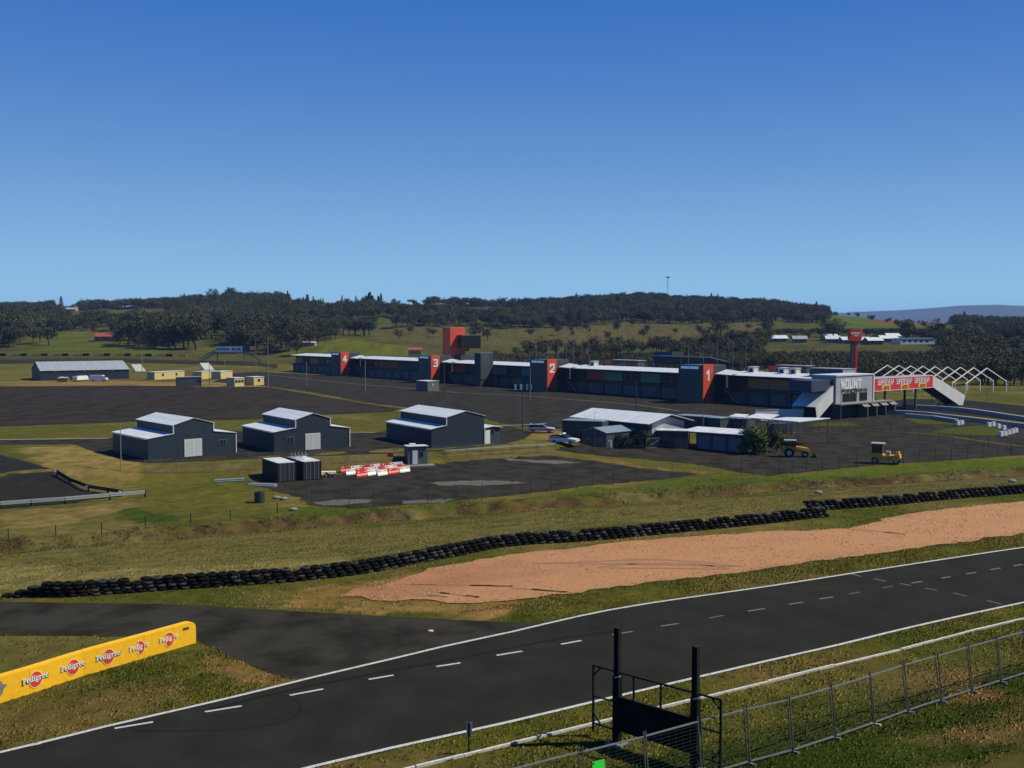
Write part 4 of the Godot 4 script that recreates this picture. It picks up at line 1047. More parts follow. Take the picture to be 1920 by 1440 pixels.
	B(o, "podium_wall", M.grey_panel, Vector3(12.0, 5.0, 4.56), Vector3(7.8, 8.4, 0.12))

	# bridge building, its two stairs and the bannered bridge
	o = thing("bridge_building", "white entrance building with big white and dark wall lettering at the pit end", "building", Vector3(68.2, 0, -213.0), 39.0)
	B(o, "face", M.lilac_panel, Vector3(7.1, 5.65, -3.0), Vector3(14.2, 5.9, 6.0))
	B(o, "parapet", M.roof_steel, Vector3(7.1, 8.72, -3.0), Vector3(14.5, 0.26, 6.3))
	B(o, "corner_trim", M.white_paint, Vector3(14.25, 5.6, 0.05), Vector3(0.35, 6.0, 0.2))
	block_text(o, "lettering", "MOUNT", M.white_paint, Vector3(5.6, 6.85, 0.01), 2.15, 8.1, 0.46)
	block_text(o, "lettering", "PANORAMA", M.ink, Vector3(7.0, 5.45, 0.06), 0.78, 9.8, 0.12)
	for e in [[5.1, 5.4], [10.3, 3.0]]:
		var wn := B(o, "window", M.ink, Vector3(e[0], 4.0, 0.0), Vector3(e[1], 1.85, 0.10))
		B(wn, "pane", M.dark_glass, Vector3(-e[1] * 0.24, 0, 0.04), Vector3(e[1] * 0.44, 1.6, 0.06))
		B(wn, "pane", M.dark_glass, Vector3(e[1] * 0.24, 0, 0.04), Vector3(e[1] * 0.44, 1.6, 0.06))
	B(o, "base", M.charcoal, Vector3(9.0, 1.1, -3.6), Vector3(18.6, 3.2, 5.6))
	B(o, "canopy", M.concrete, Vector3(9.6, 2.72, -1.6), Vector3(20.6, 0.22, 6.4))
	for i in 4:
		var aw := mi("awning", slab(Vector3(7.4 + 3.6 * i, 1.9, 2.2), Vector3(9.8 + 3.6 * i, 1.9, 2.2), Vector3(9.8 + 3.6 * i, 2.75, 0.9), Vector3(7.4 + 3.6 * i, 2.75, 0.9), -0.08), M.concrete, o)
		B(aw, "cheek", M.grey_panel, Vector3(9.85 + 3.6 * i, 1.0, 0.4), Vector3(0.25, 2.6, 2.2))
	B(o, "link_wall", M.panel_blue, Vector3(-3.9, 6.75, -3.4), Vector3(7.6, 2.3, 5.4))
	var g := thing("footbridge", "footbridge over the straight with a long red sponsor banner", "bridge", Vector3(68.2, 0, -213.0), 39.0)
	B(g, "deck", M.charcoal, Vector3(27.2, 6.3, -2.2), Vector3(25.6, 2.5, 3.6))
	B(g, "roof", M.grey_roof, Vector3(27.2, 7.72, -2.2), Vector3(25.7, 0.18, 3.8))
	var bn := B(g, "banner", M.banner_red, Vector3(27.2, 6.3, -0.33), Vector3(25.4, 2.75, 0.1))
	B(bn, "trim", M.white_paint, Vector3(0, 1.40, 0.02), Vector3(25.5, 0.12, 0.12))
	B(bn, "trim", M.white_paint, Vector3(0, -1.40, 0.02), Vector3(25.5, 0.10, 0.12))
	B(bn, "trim", M.white_paint, Vector3(-12.72, 0, 0.02), Vector3(0.14, 2.8, 0.12))
	for i in 3:
		var cx := -7.6 + 7.7 * i
		block_text(bn, "lettering", "SUPERCHEAP", M.white_paint, Vector3(cx, 0.45, 0.06), 1.2, 6.6, 0.15, 0.0, 0.15)
		B(bn, "plate", M.banner_yellow, Vector3(cx + 0.3, -0.72, 0.06), Vector3(3.4, 0.95, 0.08))
		block_text(bn, "lettering", "AUTO", M.banner_red, Vector3(cx + 0.3, -0.72, 0.11), 0.62, 2.5, 0.15, 0.0, 0.15)
	for xx in [20.5, 33.5]:
		for zz in [-0.9, -3.6]:
			B(g, "pier", M.pole_dark, Vector3(xx, 2.5, zz), Vector3(0.4, 5.0, 0.4))
	var rs := thing("bridge_stair", "white enclosed stair going down from the right end of the red bannered bridge", "stair", Vector3(68.2, 0, -213.0), 39.0)
	for zz in [-0.4, -4.1]:
		mi("side_panel", prism(PackedVector2Array([Vector2(40.0, 7.75), Vector2(40.0, 5.0), Vector2(52.8, 0.1), Vector2(54.6, 0.1), Vector2(55.6, 2.4)]), zz, zz + 0.12), M.white_panel, rs)
	mi("roof", slab(Vector3(40.0, 7.7, -0.45), Vector3(55.6, 2.4, -0.45), Vector3(55.6, 2.4, -3.9), Vector3(40.0, 7.7, -3.9), -0.1), M.grey_roof, rs)
	mi("flight", slab(Vector3(40.0, 5.1, -0.5), Vector3(53.2, 0.15, -0.5), Vector3(53.2, 0.15, -3.9), Vector3(40.0, 5.1, -3.9), -0.25), M.charcoal, rs)
	mi("bracing", bars([[Vector3(41, 0, -1), Vector3(41, 4.6, -1)], [Vector3(46, 0, -1), Vector3(46, 2.8, -1)], [Vector3(41, 4.4, -1), Vector3(46, 0.1, -1)], [Vector3(41, 0.1, -1), Vector3(46, 2.7, -1)]], 0.16), M.pole_dark, rs)
	var ls := thing("bridge_stair", "white enclosed stair coming down left of the entrance building into the paddock", "stair", Vector3(68.2, 0, -213.0), 39.0)
	mi("side_panel", prism(PackedVector2Array([Vector2(-0.5, 6.55), Vector2(-0.5, 3.3), Vector2(-5.6, 0.05), Vector2(-6.2, 0.0), Vector2(-6.7, 2.35)]), -0.42, -0.3), M.white_panel, ls)
	mi("side_panel", prism(PackedVector2Array([Vector2(-0.5, 6.55), Vector2(-0.5, 3.3), Vector2(-5.6, 0.05), Vector2(-6.2, 0.0), Vector2(-6.7, 2.35)]), -6.0, -5.88), M.white_panel, ls)
	mi("roof", slab(Vector3(-6.9, 2.36, -0.25), Vector3(-0.5, 6.58, -0.25), Vector3(-0.5, 6.58, -6.05), Vector3(-6.9, 2.36, -6.05), -0.1), M.roof_steel, ls)
	mi("flight", slab(Vector3(-6.0, 0.1, -0.5), Vector3(-0.5, 3.4, -0.5), Vector3(-0.5, 3.4, -5.8), Vector3(-6.0, 0.1, -5.8), -0.25), M.charcoal, ls)
	o = thing("ramp_wall", "long pale grey screen wall at the foot of the white stair", "wall", gp(Vector2(51.91, -208.3)), turn_of(Vector2(51.91, -208.3), Vector2(62.72, -211.76)))
	mi("panel", prism(PackedVector2Array([Vector2(0, -0.6), Vector2(9.2, -0.6), Vector2(9.6, 2.1), Vector2(-2.0, 2.3), Vector2(-2.0, 1.6)]), -0.2, 0.0), M.white_panel, o)
	B(o, "coping", M.pale_steel, Vector3(3.8, 2.25, -0.1), Vector3(11.6, 0.1, 0.3))

	# red pole sign
	o = thing("pole_sign", "tall red pole sign with a square head behind the entrance building", "sign", Vector3(81.0, 0, -240.0), 15.0)
	B(o, "pole", M.banner_red, Vector3(0.45, 8.0, 0), Vector3(0.55, 16.2, 0.6))
	B(o, "pole", M.container_black, Vector3(-0.55, 8.0, 0), Vector3(0.6, 16.2, 0.6))
	var hd := mi("head", prism(PackedVector2Array([Vector2(-1.5, 16.3), Vector2(-1.1, 15.9), Vector2(1.3, 15.9), Vector2(1.6, 16.3), Vector2(1.6, 18.4), Vector2(1.45, 18.6), Vector2(-1.4, 18.6), Vector2(-1.55, 18.4)]), -0.5, 0.5), M.banner_red, o)
	B(hd, "side_trim", M.logo_gold, Vector3(1.64, 17.3, 0), Vector3(0.1, 1.9, 1.04))
	block_text(hd, "lettering", "SUPERCHEAP", M.white_paint, Vector3(-0.05, 17.6, 0.5), 0.5, 2.5, 0.09)
	B(hd, "plate", M.logo_gold, Vector3(0.1, 17.05, 0.52), Vector3(1.3, 0.3, 0.05))
	B(o, "base", M.banner_red, Vector3(0.1, 0.6, 0), Vector3(1.9, 1.2, 1.2))

	# bare white roof frames behind the straight
	var proto: Node3D = null
	for i in 9:
		var wh := Vector3(129.3, 0, -288.4) + Vector3(0.6, 0, 0.8) * (-4.05 * (8 - i))
		var lb: String = ["bare white gable frame, first from the left behind the red bridge", "bare white gable frame, second from the left behind the red bridge", "bare white gable frame, third from the left behind the red bridge", "bare white gable frame, fourth from the left behind the red bridge", "bare white gable frame, fifth from the left, above the bridge end", "bare white gable frame, fourth from the right beyond the straight", "bare white gable frame, third from the right beyond the straight", "bare white gable frame, second from the right beyond the straight", "bare white gable frame, rightmost of the row beyond the straight"][i]
		if proto == null:
			proto = thing("gable_frame", lb, "frame", wh, 37.0, "row of bare gable frames")
			for x in [0.0, 23.0]:
				B(proto, "column", M.white_paint, Vector3(x, 1.6, 0), Vector3(0.22, 3.3, 0.22))
			mi("rafter", bars([[Vector3(0, 3.2, 0), Vector3(11.5, 7.4, 0)]], 0.22), M.white_paint, proto)
			mi("rafter", bars([[Vector3(23, 3.2, 0), Vector3(11.5, 7.4, 0)]], 0.22), M.white_paint, proto)
		else:
			copy(proto, wh, 37.0, lb)

func make_sheds() -> void:
	barn("navy barn shed nearest the left, pole in front and white roller door", Vector2(-51.01, -141.36), Vector2(-41.13, -150.13), 13.3, [6.6, 2.7, 2.55], [11.2], true)
	barn("middle navy barn shed of three, white roller door right of its window", Vector2(-35.57, -150.8), Vector2(-25.45, -157.83), 13.3, [6.2, 2.5, 2.5], [2.6], true)
	barn("right navy barn shed of three, plain gable without a roller door", Vector2(-12.5, -156.58), Vector2(-4.45, -161.77), 16.0, [], [], false)
	var o := gabled("lean_to", "small grey annexe on the right of the plain navy barn", "shed", Vector2(-4.38, -162.36), Vector2(-1.91, -163.93), 5.0, 2.5, 2.7, M.slate_blue, M.roof_steel)
	B(o, "door", M.white_paint, Vector3(0.5, 1.1, 0.05), Vector3(0.9, 2.2, 0.08))
	framed_window(o, Vector3(1.4, 1.9, 0.05), 0.7, 0.6)

	# long navy hall on the left edge
	o = gabled("long_hall", "long low navy hall with pale ridged roof at the far left", "hall", Vector2(-172.99, -371.8), Vector2(-147.06, -388.74), 22.0, 3.6, 6.6, M.navy_steel, M.grey_roof, true, 0.3)
	var opening := B(o, "opening", M.black_plastic, Vector3(20.5, 1.6, 0.02), Vector3(5.6, 3.1, 0.1))
	B(opening, "door_leaf", M.navy_steel, Vector3(-8.0, -0.1, 0.05), Vector3(2.6, 3.0, 0.1))
	for i in 3:
		B(o, "roof_seam", M.pole_grey, Vector3(9.0 + 8.0 * i, 5.1, -5.3), Vector3(0.12, 0.06, 11.6), Vector3(15.2, 0, 0))
	for i in 3:
		B(o, "wall_lamp", M.pale_steel, Vector3(5.0 + 10.0 * i, 3.2, 0.1), Vector3(0.35, 0.25, 0.3))
	for i in 3:
		B(o, "window", M.pit_door, Vector3(-0.04, 1.6, -5.0 - 5.5 * i), Vector3(0.1, 1.1, 2.0))

	# site office group in the middle right
	var ca := Vector2(11.7, -184.0)
	var cb := Vector2(23.0, -170.6)
	o = gabled("club_house", "long low building with a broad white roof right of the parked cars", "building", ca, cb, 10.0, 2.6, 3.75, M.charcoal, M.roof_steel, true, 0.9)
	var w := ca.distance_to(cb)
	B(o, "footing", M.charcoal, Vector3(w / 2, -1.1, -5.0), Vector3(w - 0.1, 1.2, 9.9))
	var gpnl := mi("gable_panel", prism(PackedVector2Array([Vector2(0.8, -1.4), Vector2(9.2, -1.4), Vector2(9.2, 2.4), Vector2(5.0, 3.4), Vector2(0.8, 2.4)]), 0.0, 0.08), M.lilac_panel, o)
	gpnl.transform = Transform3D(Basis(Vector3.UP, PI / 2), Vector3(w + 0.02, 0, 0))
	o = gabled("site_shed", "small dark shed with pale blue roof behind the chain-link gate", "shed", Vector2(15.63, -166.97), Vector2(21.61, -172.51), 5.6, 2.4, 3.1, M.slate_blue, M.blue_roof, true, 0.15)
	for i in 2:
		B(o, "window", M.pit_door, Vector3(-0.04, 1.4, -1.5 - 2.4 * i), Vector3(0.08, 0.8, 1.0))
	o = thing("site_cabin", "dark flat-roofed cabin left of the broad white roof", "cabin", gp(Vector2(8.64, -174.03)), turn_of(Vector2(8.64, -174.03), Vector2(13.63, -171.97)))
	B(o, "body", M.charcoal, Vector3(3.6, 1.25, -1.8), Vector3(7.2, 2.9, 3.6))
	B(o, "roof", M.blue_roof, Vector3(3.6, 2.76, -1.8), Vector3(7.4, 0.12, 3.8))
	framed_window(o, Vector3(3.0, 1.7, 0.03), 0.9, 0.7)
	B(o, "door", M.pit_door, Vector3(5.6, 1.1, 0.03), Vector3(0.85, 2.0, 0.08))
	o = thing("site_cabin", "white-roofed cabin between the broad white roof and the blue garages", "cabin", gp(Vector2(24.31, -169.68)), turn_of(Vector2(24.31, -169.68), Vector2(29.46, -168.35)))
	B(o, "body", M.charcoal, Vector3(2.6, 1.25, -1.6), Vector3(5.2, 2.9, 3.2))
	B(o, "roof", M.roof_steel, Vector3(2.6, 2.78, -1.6), Vector3(5.5, 0.14, 3.5))
	B(o, "end_panel", M.grey_panel, Vector3(5.23, 1.2, -1.6), Vector3(0.08, 2.5, 3.1))
	framed_window(o, Vector3(1.6, 1.6, 0.03), 0.9, 0.7)
	# blue garages under a white roof
	var a: Vector2 = Vector2(30.93, -169.55)
	var b: Vector2 = Vector2(37.57, -164.43)
	o = thing("lock_up_garages", "three blue lock-up garages under a wide white skillion roof", "garage", gp(a), turn_of(a, b))
	w = a.distance_to(b)
	B(o, "wall", M.panel_blue, Vector3(w / 2, 1.15, -2.6), Vector3(w, 2.9, 5.0))
	for i in 3:
		roller_door(o, Vector3(w * (i + 0.5) / 3.0, -0.2, -0.06), w * 0.265, 2.45, M.garage_door, 0.0, 8)
	mi("roof", slab(Vector3(-2.6, 2.75, 0.9), Vector3(w + 0.3, 2.75, 0.9), Vector3(w + 0.3, 3.0, -5.6), Vector3(-2.6, 3.0, -5.6), -0.10), M.roof_steel, o)
	B(o, "store_panel", M.cream_panel, Vector3(-1.0, 1.3, -3.0), Vector3(1.0, 2.0, 0.1))
	# low blue-roofed cabins behind
	for e in [[Vector2(31.06, -190.89), Vector2(35.46, -187.5), "blue-roofed cabin, left one of three behind the garages"], [Vector2(34.85, -189.54), Vector2(38.3, -185.87), "blue-roofed cabin, middle one of three behind the garages"], [Vector2(39.51, -188.85), Vector2(43.23, -185.95), "blue-roofed cabin, right one of three behind the garages"]]:
		o = thing("site_cabin", e[2], "cabin", gp(e[0]), turn_of(e[0], e[1]), "blue-roofed cabins")
		w = e[0].distance_to(e[1])
		B(o, "body", M.slate_blue, Vector3(w / 2, 1.3, -1.7), Vector3(w, 2.8, 3.4))
		B(o, "roof", M.blue_roof, Vector3(w / 2, 2.76, -1.7), Vector3(w + 0.3, 0.12, 3.7))
		B(o, "door", M.pit_door, Vector3(w * 0.7, 1.05, 0.04), Vector3(0.9, 2.0, 0.08))
		framed_window(o, Vector3(w * 0.3, 1.6, 0.03), 0.9, 0.7)
	# open white canopies
	for e in [[[Vector3(38.58, 2.95, -180), Vector3(40.76, 3, -177.5), Vector3(43, 3.01, -183.5), Vector3(40.91, 3.02, -185)], "small white canopy roof, left one of three before the white stair"], [[Vector3(40.97, 2.94, -178), Vector3(44.41, 2.93, -174.5), Vector3(48.39, 3.03, -183), Vector3(45.06, 3, -186)], "white pitched canopy roof, middle one of three before the white stair"], [[Vector3(44.4, 2.9, -175), Vector3(48.2, 2.89, -170), Vector3(55.63, 2.95, -176.5), Vector3(48.57, 2.9, -179)], "white pointed canopy roof, right one of three before the white stair"]]:
		var c: Vector3 = (e[0][0] + e[0][1] + e[0][2] + e[0][3]) / 4.0
		var y0 := hgt(c.x, c.z)
		o = thing("canopy", e[1], "canopy", Vector3(c.x, y0, c.z))
		var l := []
		for q in e[0]:
			l.append(q - o.position)
		mi("roof", slab(l[0], l[1], l[2], l[3], 0.12), M.roof_steel, o)
		for q in l:
			var t: Vector3 = q * Vector3(0.92, 1, 0.92)
			mi("post", bars([[Vector3(t.x, -0.4, t.z), Vector3(t.x, t.y - 0.08, t.z)]], 0.09), M.pole_grey, o)
	o = thing("counter", "dark service counter under the pointed white canopy", "counter", gp(Vector2(50.16, -189.12)), 20.0)
	B(o, "body", M.charcoal, Vector3(0, 0.9, 0), Vector3(4.0, 2.2, 2.6))
	B(o, "door", M.pit_door, Vector3(1.0, 0.9, 1.32), Vector3(0.8, 1.8, 0.06))

	# black freight containers
	for e in [[Vector2(-30.91, -132.93), "black freight container with its roof pale, left one of two in the yard"], [Vector2(-27.83, -134.37), "black freight container with ladders on its roof, right one of two in the yard"]]:
		var ct := thing("freight_container", e[1], "container", Vector3.ZERO, 0.0, "black freight containers")
		container(ct, e[0])
	o = thing("ladder_stack", "bundle of grey ladders and rails lying on the right freight container", "ladder", gp(Vector2(-28.65, -137.33), 2.62), 30.0)
	var st := st0()
	for i in 5:
		bar(st, Vector3(-1.2 + 0.5 * i, 0.15, -2.6), Vector3(-1.6 + 0.5 * i, 0.35 + 0.1 * i, 1.6), 0.07)
		bar(st, Vector3(-1.0 + 0.5 * i, 0.1, -1.0), Vector3(-1.1 + 0.5 * i, 0.8, -1.1), 0.06)
	mi("rails", done(st), M.pale_steel, o)

	# small huts
	o = hut("ticket_hut", "small grey hut with a white door beside the red and white barriers", Vector2(-15.32, -148.43), Vector2(-12.48, -149.26), 3.0, 2.6, M.grey_panel, M.roof_steel, true)
	B(o, "door", M.white_paint, Vector3(1.05, 1.2, 0.06), Vector3(0.75, 2.0, 0.06))
	framed_window(o, Vector3(2.1, 1.7, 0.03), 0.35, 0.6)
	B(o, "platform", M.concrete, Vector3(1.7, 0.0, 0.6), Vector3(4.2, 0.24, 2.0))
	B(o, "air_conditioner", M.white_paint, Vector3(1.0, 2.85, -1.8), Vector3(0.9, 0.4, 0.7))
	o = hut("apron_hut", "lone dark grey hut with white flat roof standing on the apron before tower three", Vector2(-25.43, -305.24), Vector2(-22.25, -308), 6.0, 3.0, M.grey_panel, M.roof_steel, false)
	lettering(o, "emblem", "V", M.white_paint, Vector3(1.9, 2.0, 0.08), 0.6, 0.6)
	o = hut("dark_office", "dark grey portable office on bare soil left of the yellow cabins", Vector2(-109.89, -331.99), Vector2(-102.84, -335.26), 3.4, 3.0, M.slate_blue, M.grey_roof, false)
	framed_window(o, Vector3(6.8, 1.8, 0.03), 1.0, 0.8)
	for e in [[Vector2(-136.58, -380.08), Vector2(-134.18, -380.08), Vector2(-127.2, -393.22), "long cream site cabin with four windows behind the dark office", 2], [Vector2(-122.96, -380.08), Vector2(-117.86, -384.36), Vector2(-114.98, -393.22), "cream site cabin behind the dark portable office", 0], [Vector2(-112.19, -384.36), Vector2(-110.57, -384.36), Vector2(-108.56, -393.22), "cream site cabin farthest right in the back row", 0], [Vector2(-95.07, -335.26), Vector2(-90.99, -331.99), Vector2(-88.71, -335.26), "cream site cabin with a dark side, left one of the front pair", 3], [Vector2(-89.41, -338.59), Vector2(-86.37, -338.59), Vector2(-83.81, -341.98), "cream site cabin, right one of the front pair", 1]]:
		o = thing("cream_cabin", e[3], "cabin", gp(e[1]), turn_of(e[1], e[2]), "cream site cabins")
		w = e[1].distance_to(e[2])
		B(o, "body", M.cream_panel, Vector3(w / 2, 1.35, -2.0), Vector3(w, 2.9, 4.0))
		B(o, "roof", M.roof_steel, Vector3(w / 2, 2.86, -2.0), Vector3(w + 0.3, 0.14, 4.3))
		for i in e[4]:
			framed_window(o, Vector3(w * (i + 0.6) / (e[4] + 0.2), 1.7, 0.03), 0.8, 0.8)

func hut(called: String, label: String, a: Vector2, b: Vector2, deep: float, h: float, m: Material, r: Material, slope: bool) -> Node3D:
	var o := thing(called, label, "hut", gp(a), turn_of(a, b))
	var w := a.distance_to(b)
	B(o, "wall", m, Vector3(w / 2, h / 2 - 0.05, -deep / 2), Vector3(w, h + 0.1, deep))
	var k := 0.14 if slope else 0.0
	mi("roof", slab(Vector3(-0.12, h + 0.03 + k, 0.15), Vector3(w + 0.12, h + 0.03 + k, 0.15), Vector3(w + 0.12, h + 0.03, -deep - 0.12), Vector3(-0.12, h + 0.03, -deep - 0.12), -0.1), r, o)
	return o

func container(o: Node3D, a: Vector2) -> void:
	o.position = gp(a)
	var w := 2.44
	var l := 6.06
	# its doors face right: local x runs along the long side, seen from the left front
	o.rotation.y = deg_to_rad(-58.0)
	B(o, "shell", M.container_black, Vector3(-l / 2, 1.3, -w / 2), Vector3(l - 0.1, 2.45, w - 0.1))
	B(o, "roof", M.roof_steel, Vector3(-l / 2, 2.56, -w / 2), Vector3(l, 0.08, w))
	for s in [0, 1]:
		for t in [0, 1]:
			B(o, "corner_post", M.dark_steel, Vector3(-l * s, 1.3, -w * t), Vector3(0.16, 2.6, 0.16))
	for i in 20:
		B(o, "rib", M.container_black, Vector3(-5.85 + i * 0.30, 1.3, 0.0), Vector3(0.14, 2.3, 0.07))
	for s in [0, 1]:
		var d := B(o, "door", M.container_black, Vector3(0.02, 1.3, -0.65 - 1.15 * s), Vector3(0.08, 2.3, 1.08))
		for k in [-0.3, 0.3]:
			B(d, "lock_rod", M.galvanised, Vector3(0.06, 0, k), Vector3(0.05, 2.3, 0.05))

# ---------------------------------------------------------------- trees
func leafy(kind: String, seed_no: int, h: float, w: float, base: float, clumps: int, leaves: int, leaf: float, m: Material) -> Array:
	# returns [trunk with limbs, crown]; the crown is many small leaf faces in clumps round the limb ends
	rng.seed = seed_no
	var wood := st0()
	var lean := Vector3(rng.randf_range(-0.05, 0.05) * h, 0, rng.randf_range(-0.05, 0.05) * h)
	var r0 := h * 0.022 + 0.05
	var fork := Vector3(0, base, 0) + lean
	tube(wood, Vector3(0, -0.4, 0), fork, r0 * 1.25, r0 * 0.85, 7)
	if kind == "pine":
		tube(wood, fork, Vector3(0, h * 0.93, 0) + lean, r0 * 0.85, 0.04, 6)
	var cr := SurfaceTool.new()
	cr.begin(Mesh.PRIMITIVE_TRIANGLES)
	for i in clumps:
		var c := Vector3.ZERO
		var cs := 0.0
		if kind == "pine":
			var t := (i + 0.5) / clumps
			var a := i * 2.4
			var rr := w * 0.5 * (1.0 - t * 0.93) * rng.randf_range(0.55, 1.0)
			c = Vector3(cos(a) * rr, base * 0.6 + (h - base * 0.6) * t, sin(a) * rr) + lean
			cs = w * 0.13 * (1.1 - 0.6 * t)
		else:
			var a := rng.randf() * TAU
			var e := pow(rng.randf(), 0.45)
			var el := rng.randf_range(-0.85, 1.0)
			var ring := sqrt(maxf(0.0, 1.0 - el * el * 0.85))
			var squash: float = rng.randf_range(0.80, 1.12)
			c = Vector3(cos(a) * ring * e * w * 0.42 * squash, base + (h - base) * (0.45 + 0.42 * el * e), sin(a) * ring * e * w * 0.42 * squash) + lean
			cs = w * rng.randf_range(0.085, 0.155)
			if kind == "bush":
				el = rng.randf_range(-1.0, 1.0)
				c.y = base + (h - base) * (0.48 + 0.42 * el * e)
			if i % 3 == 0:
				var mid := fork.lerp(c, 0.5) + Vector3(0, h * 0.04, 0)
				tube(wood, fork, mid, r0 * 0.55, r0 * 0.34, 5)
				tube(wood, mid, c, r0 * 0.34, r0 * 0.12, 5)
		var tint := rng.randf_range(0.68, 1.32)
		var warm := rng.randf_range(0.92, 1.12)
		for k in leaves:
			var dir := Vector3(rng.randfn(), rng.randfn() * 0.75, rng.randfn())
			var p := c + dir * cs * 0.62
			var n := (dir.normalized() + Vector3(rng.randfn(), rng.randfn(), rng.randfn()) * 0.55 + Vector3(0, 0.35, 0)).normalized()
			var t1 := n.cross(Vector3(rng.randfn(), rng.randfn(), rng.randfn())).normalized()
			var t2 := n.cross(t1)
			var s := leaf * rng.randf_range(0.6, 1.25)
			cr.set_color(Color(tint * warm, tint, tint * 0.95))
			cr.set_normal(n)
			var q := [p - t1 * s, p + t2 * s * 0.62, p + t1 * s, p - t2 * s * 0.62]
			for e2 in [0, 1, 2, 0, 2, 3]:
				cr.set_color(Color(tint * warm, tint, tint * 0.95))
				cr.set_normal(n)
				cr.add_vertex(q[e2])
	var cm := cr.commit()
	return [done(wood), cm, m]

func tree_node(called: String, label: String, v: Array, where: Vector3, turn: float, scale: Vector3, group := "", category := "tree") -> Node3D:
	var o := thing(called, label, category, where, turn, group)
	o.scale = scale
	mi("trunk", v[0], M.bark, o)
	mi("crown", v[1], v[2], o)
	return o

func in_any(q: Vector2, list: Array) -> bool:
	for p in list:
		if p[1].has_point(q) and Geometry2D.is_point_in_polygon(q, p[0]):
			return true
	return false

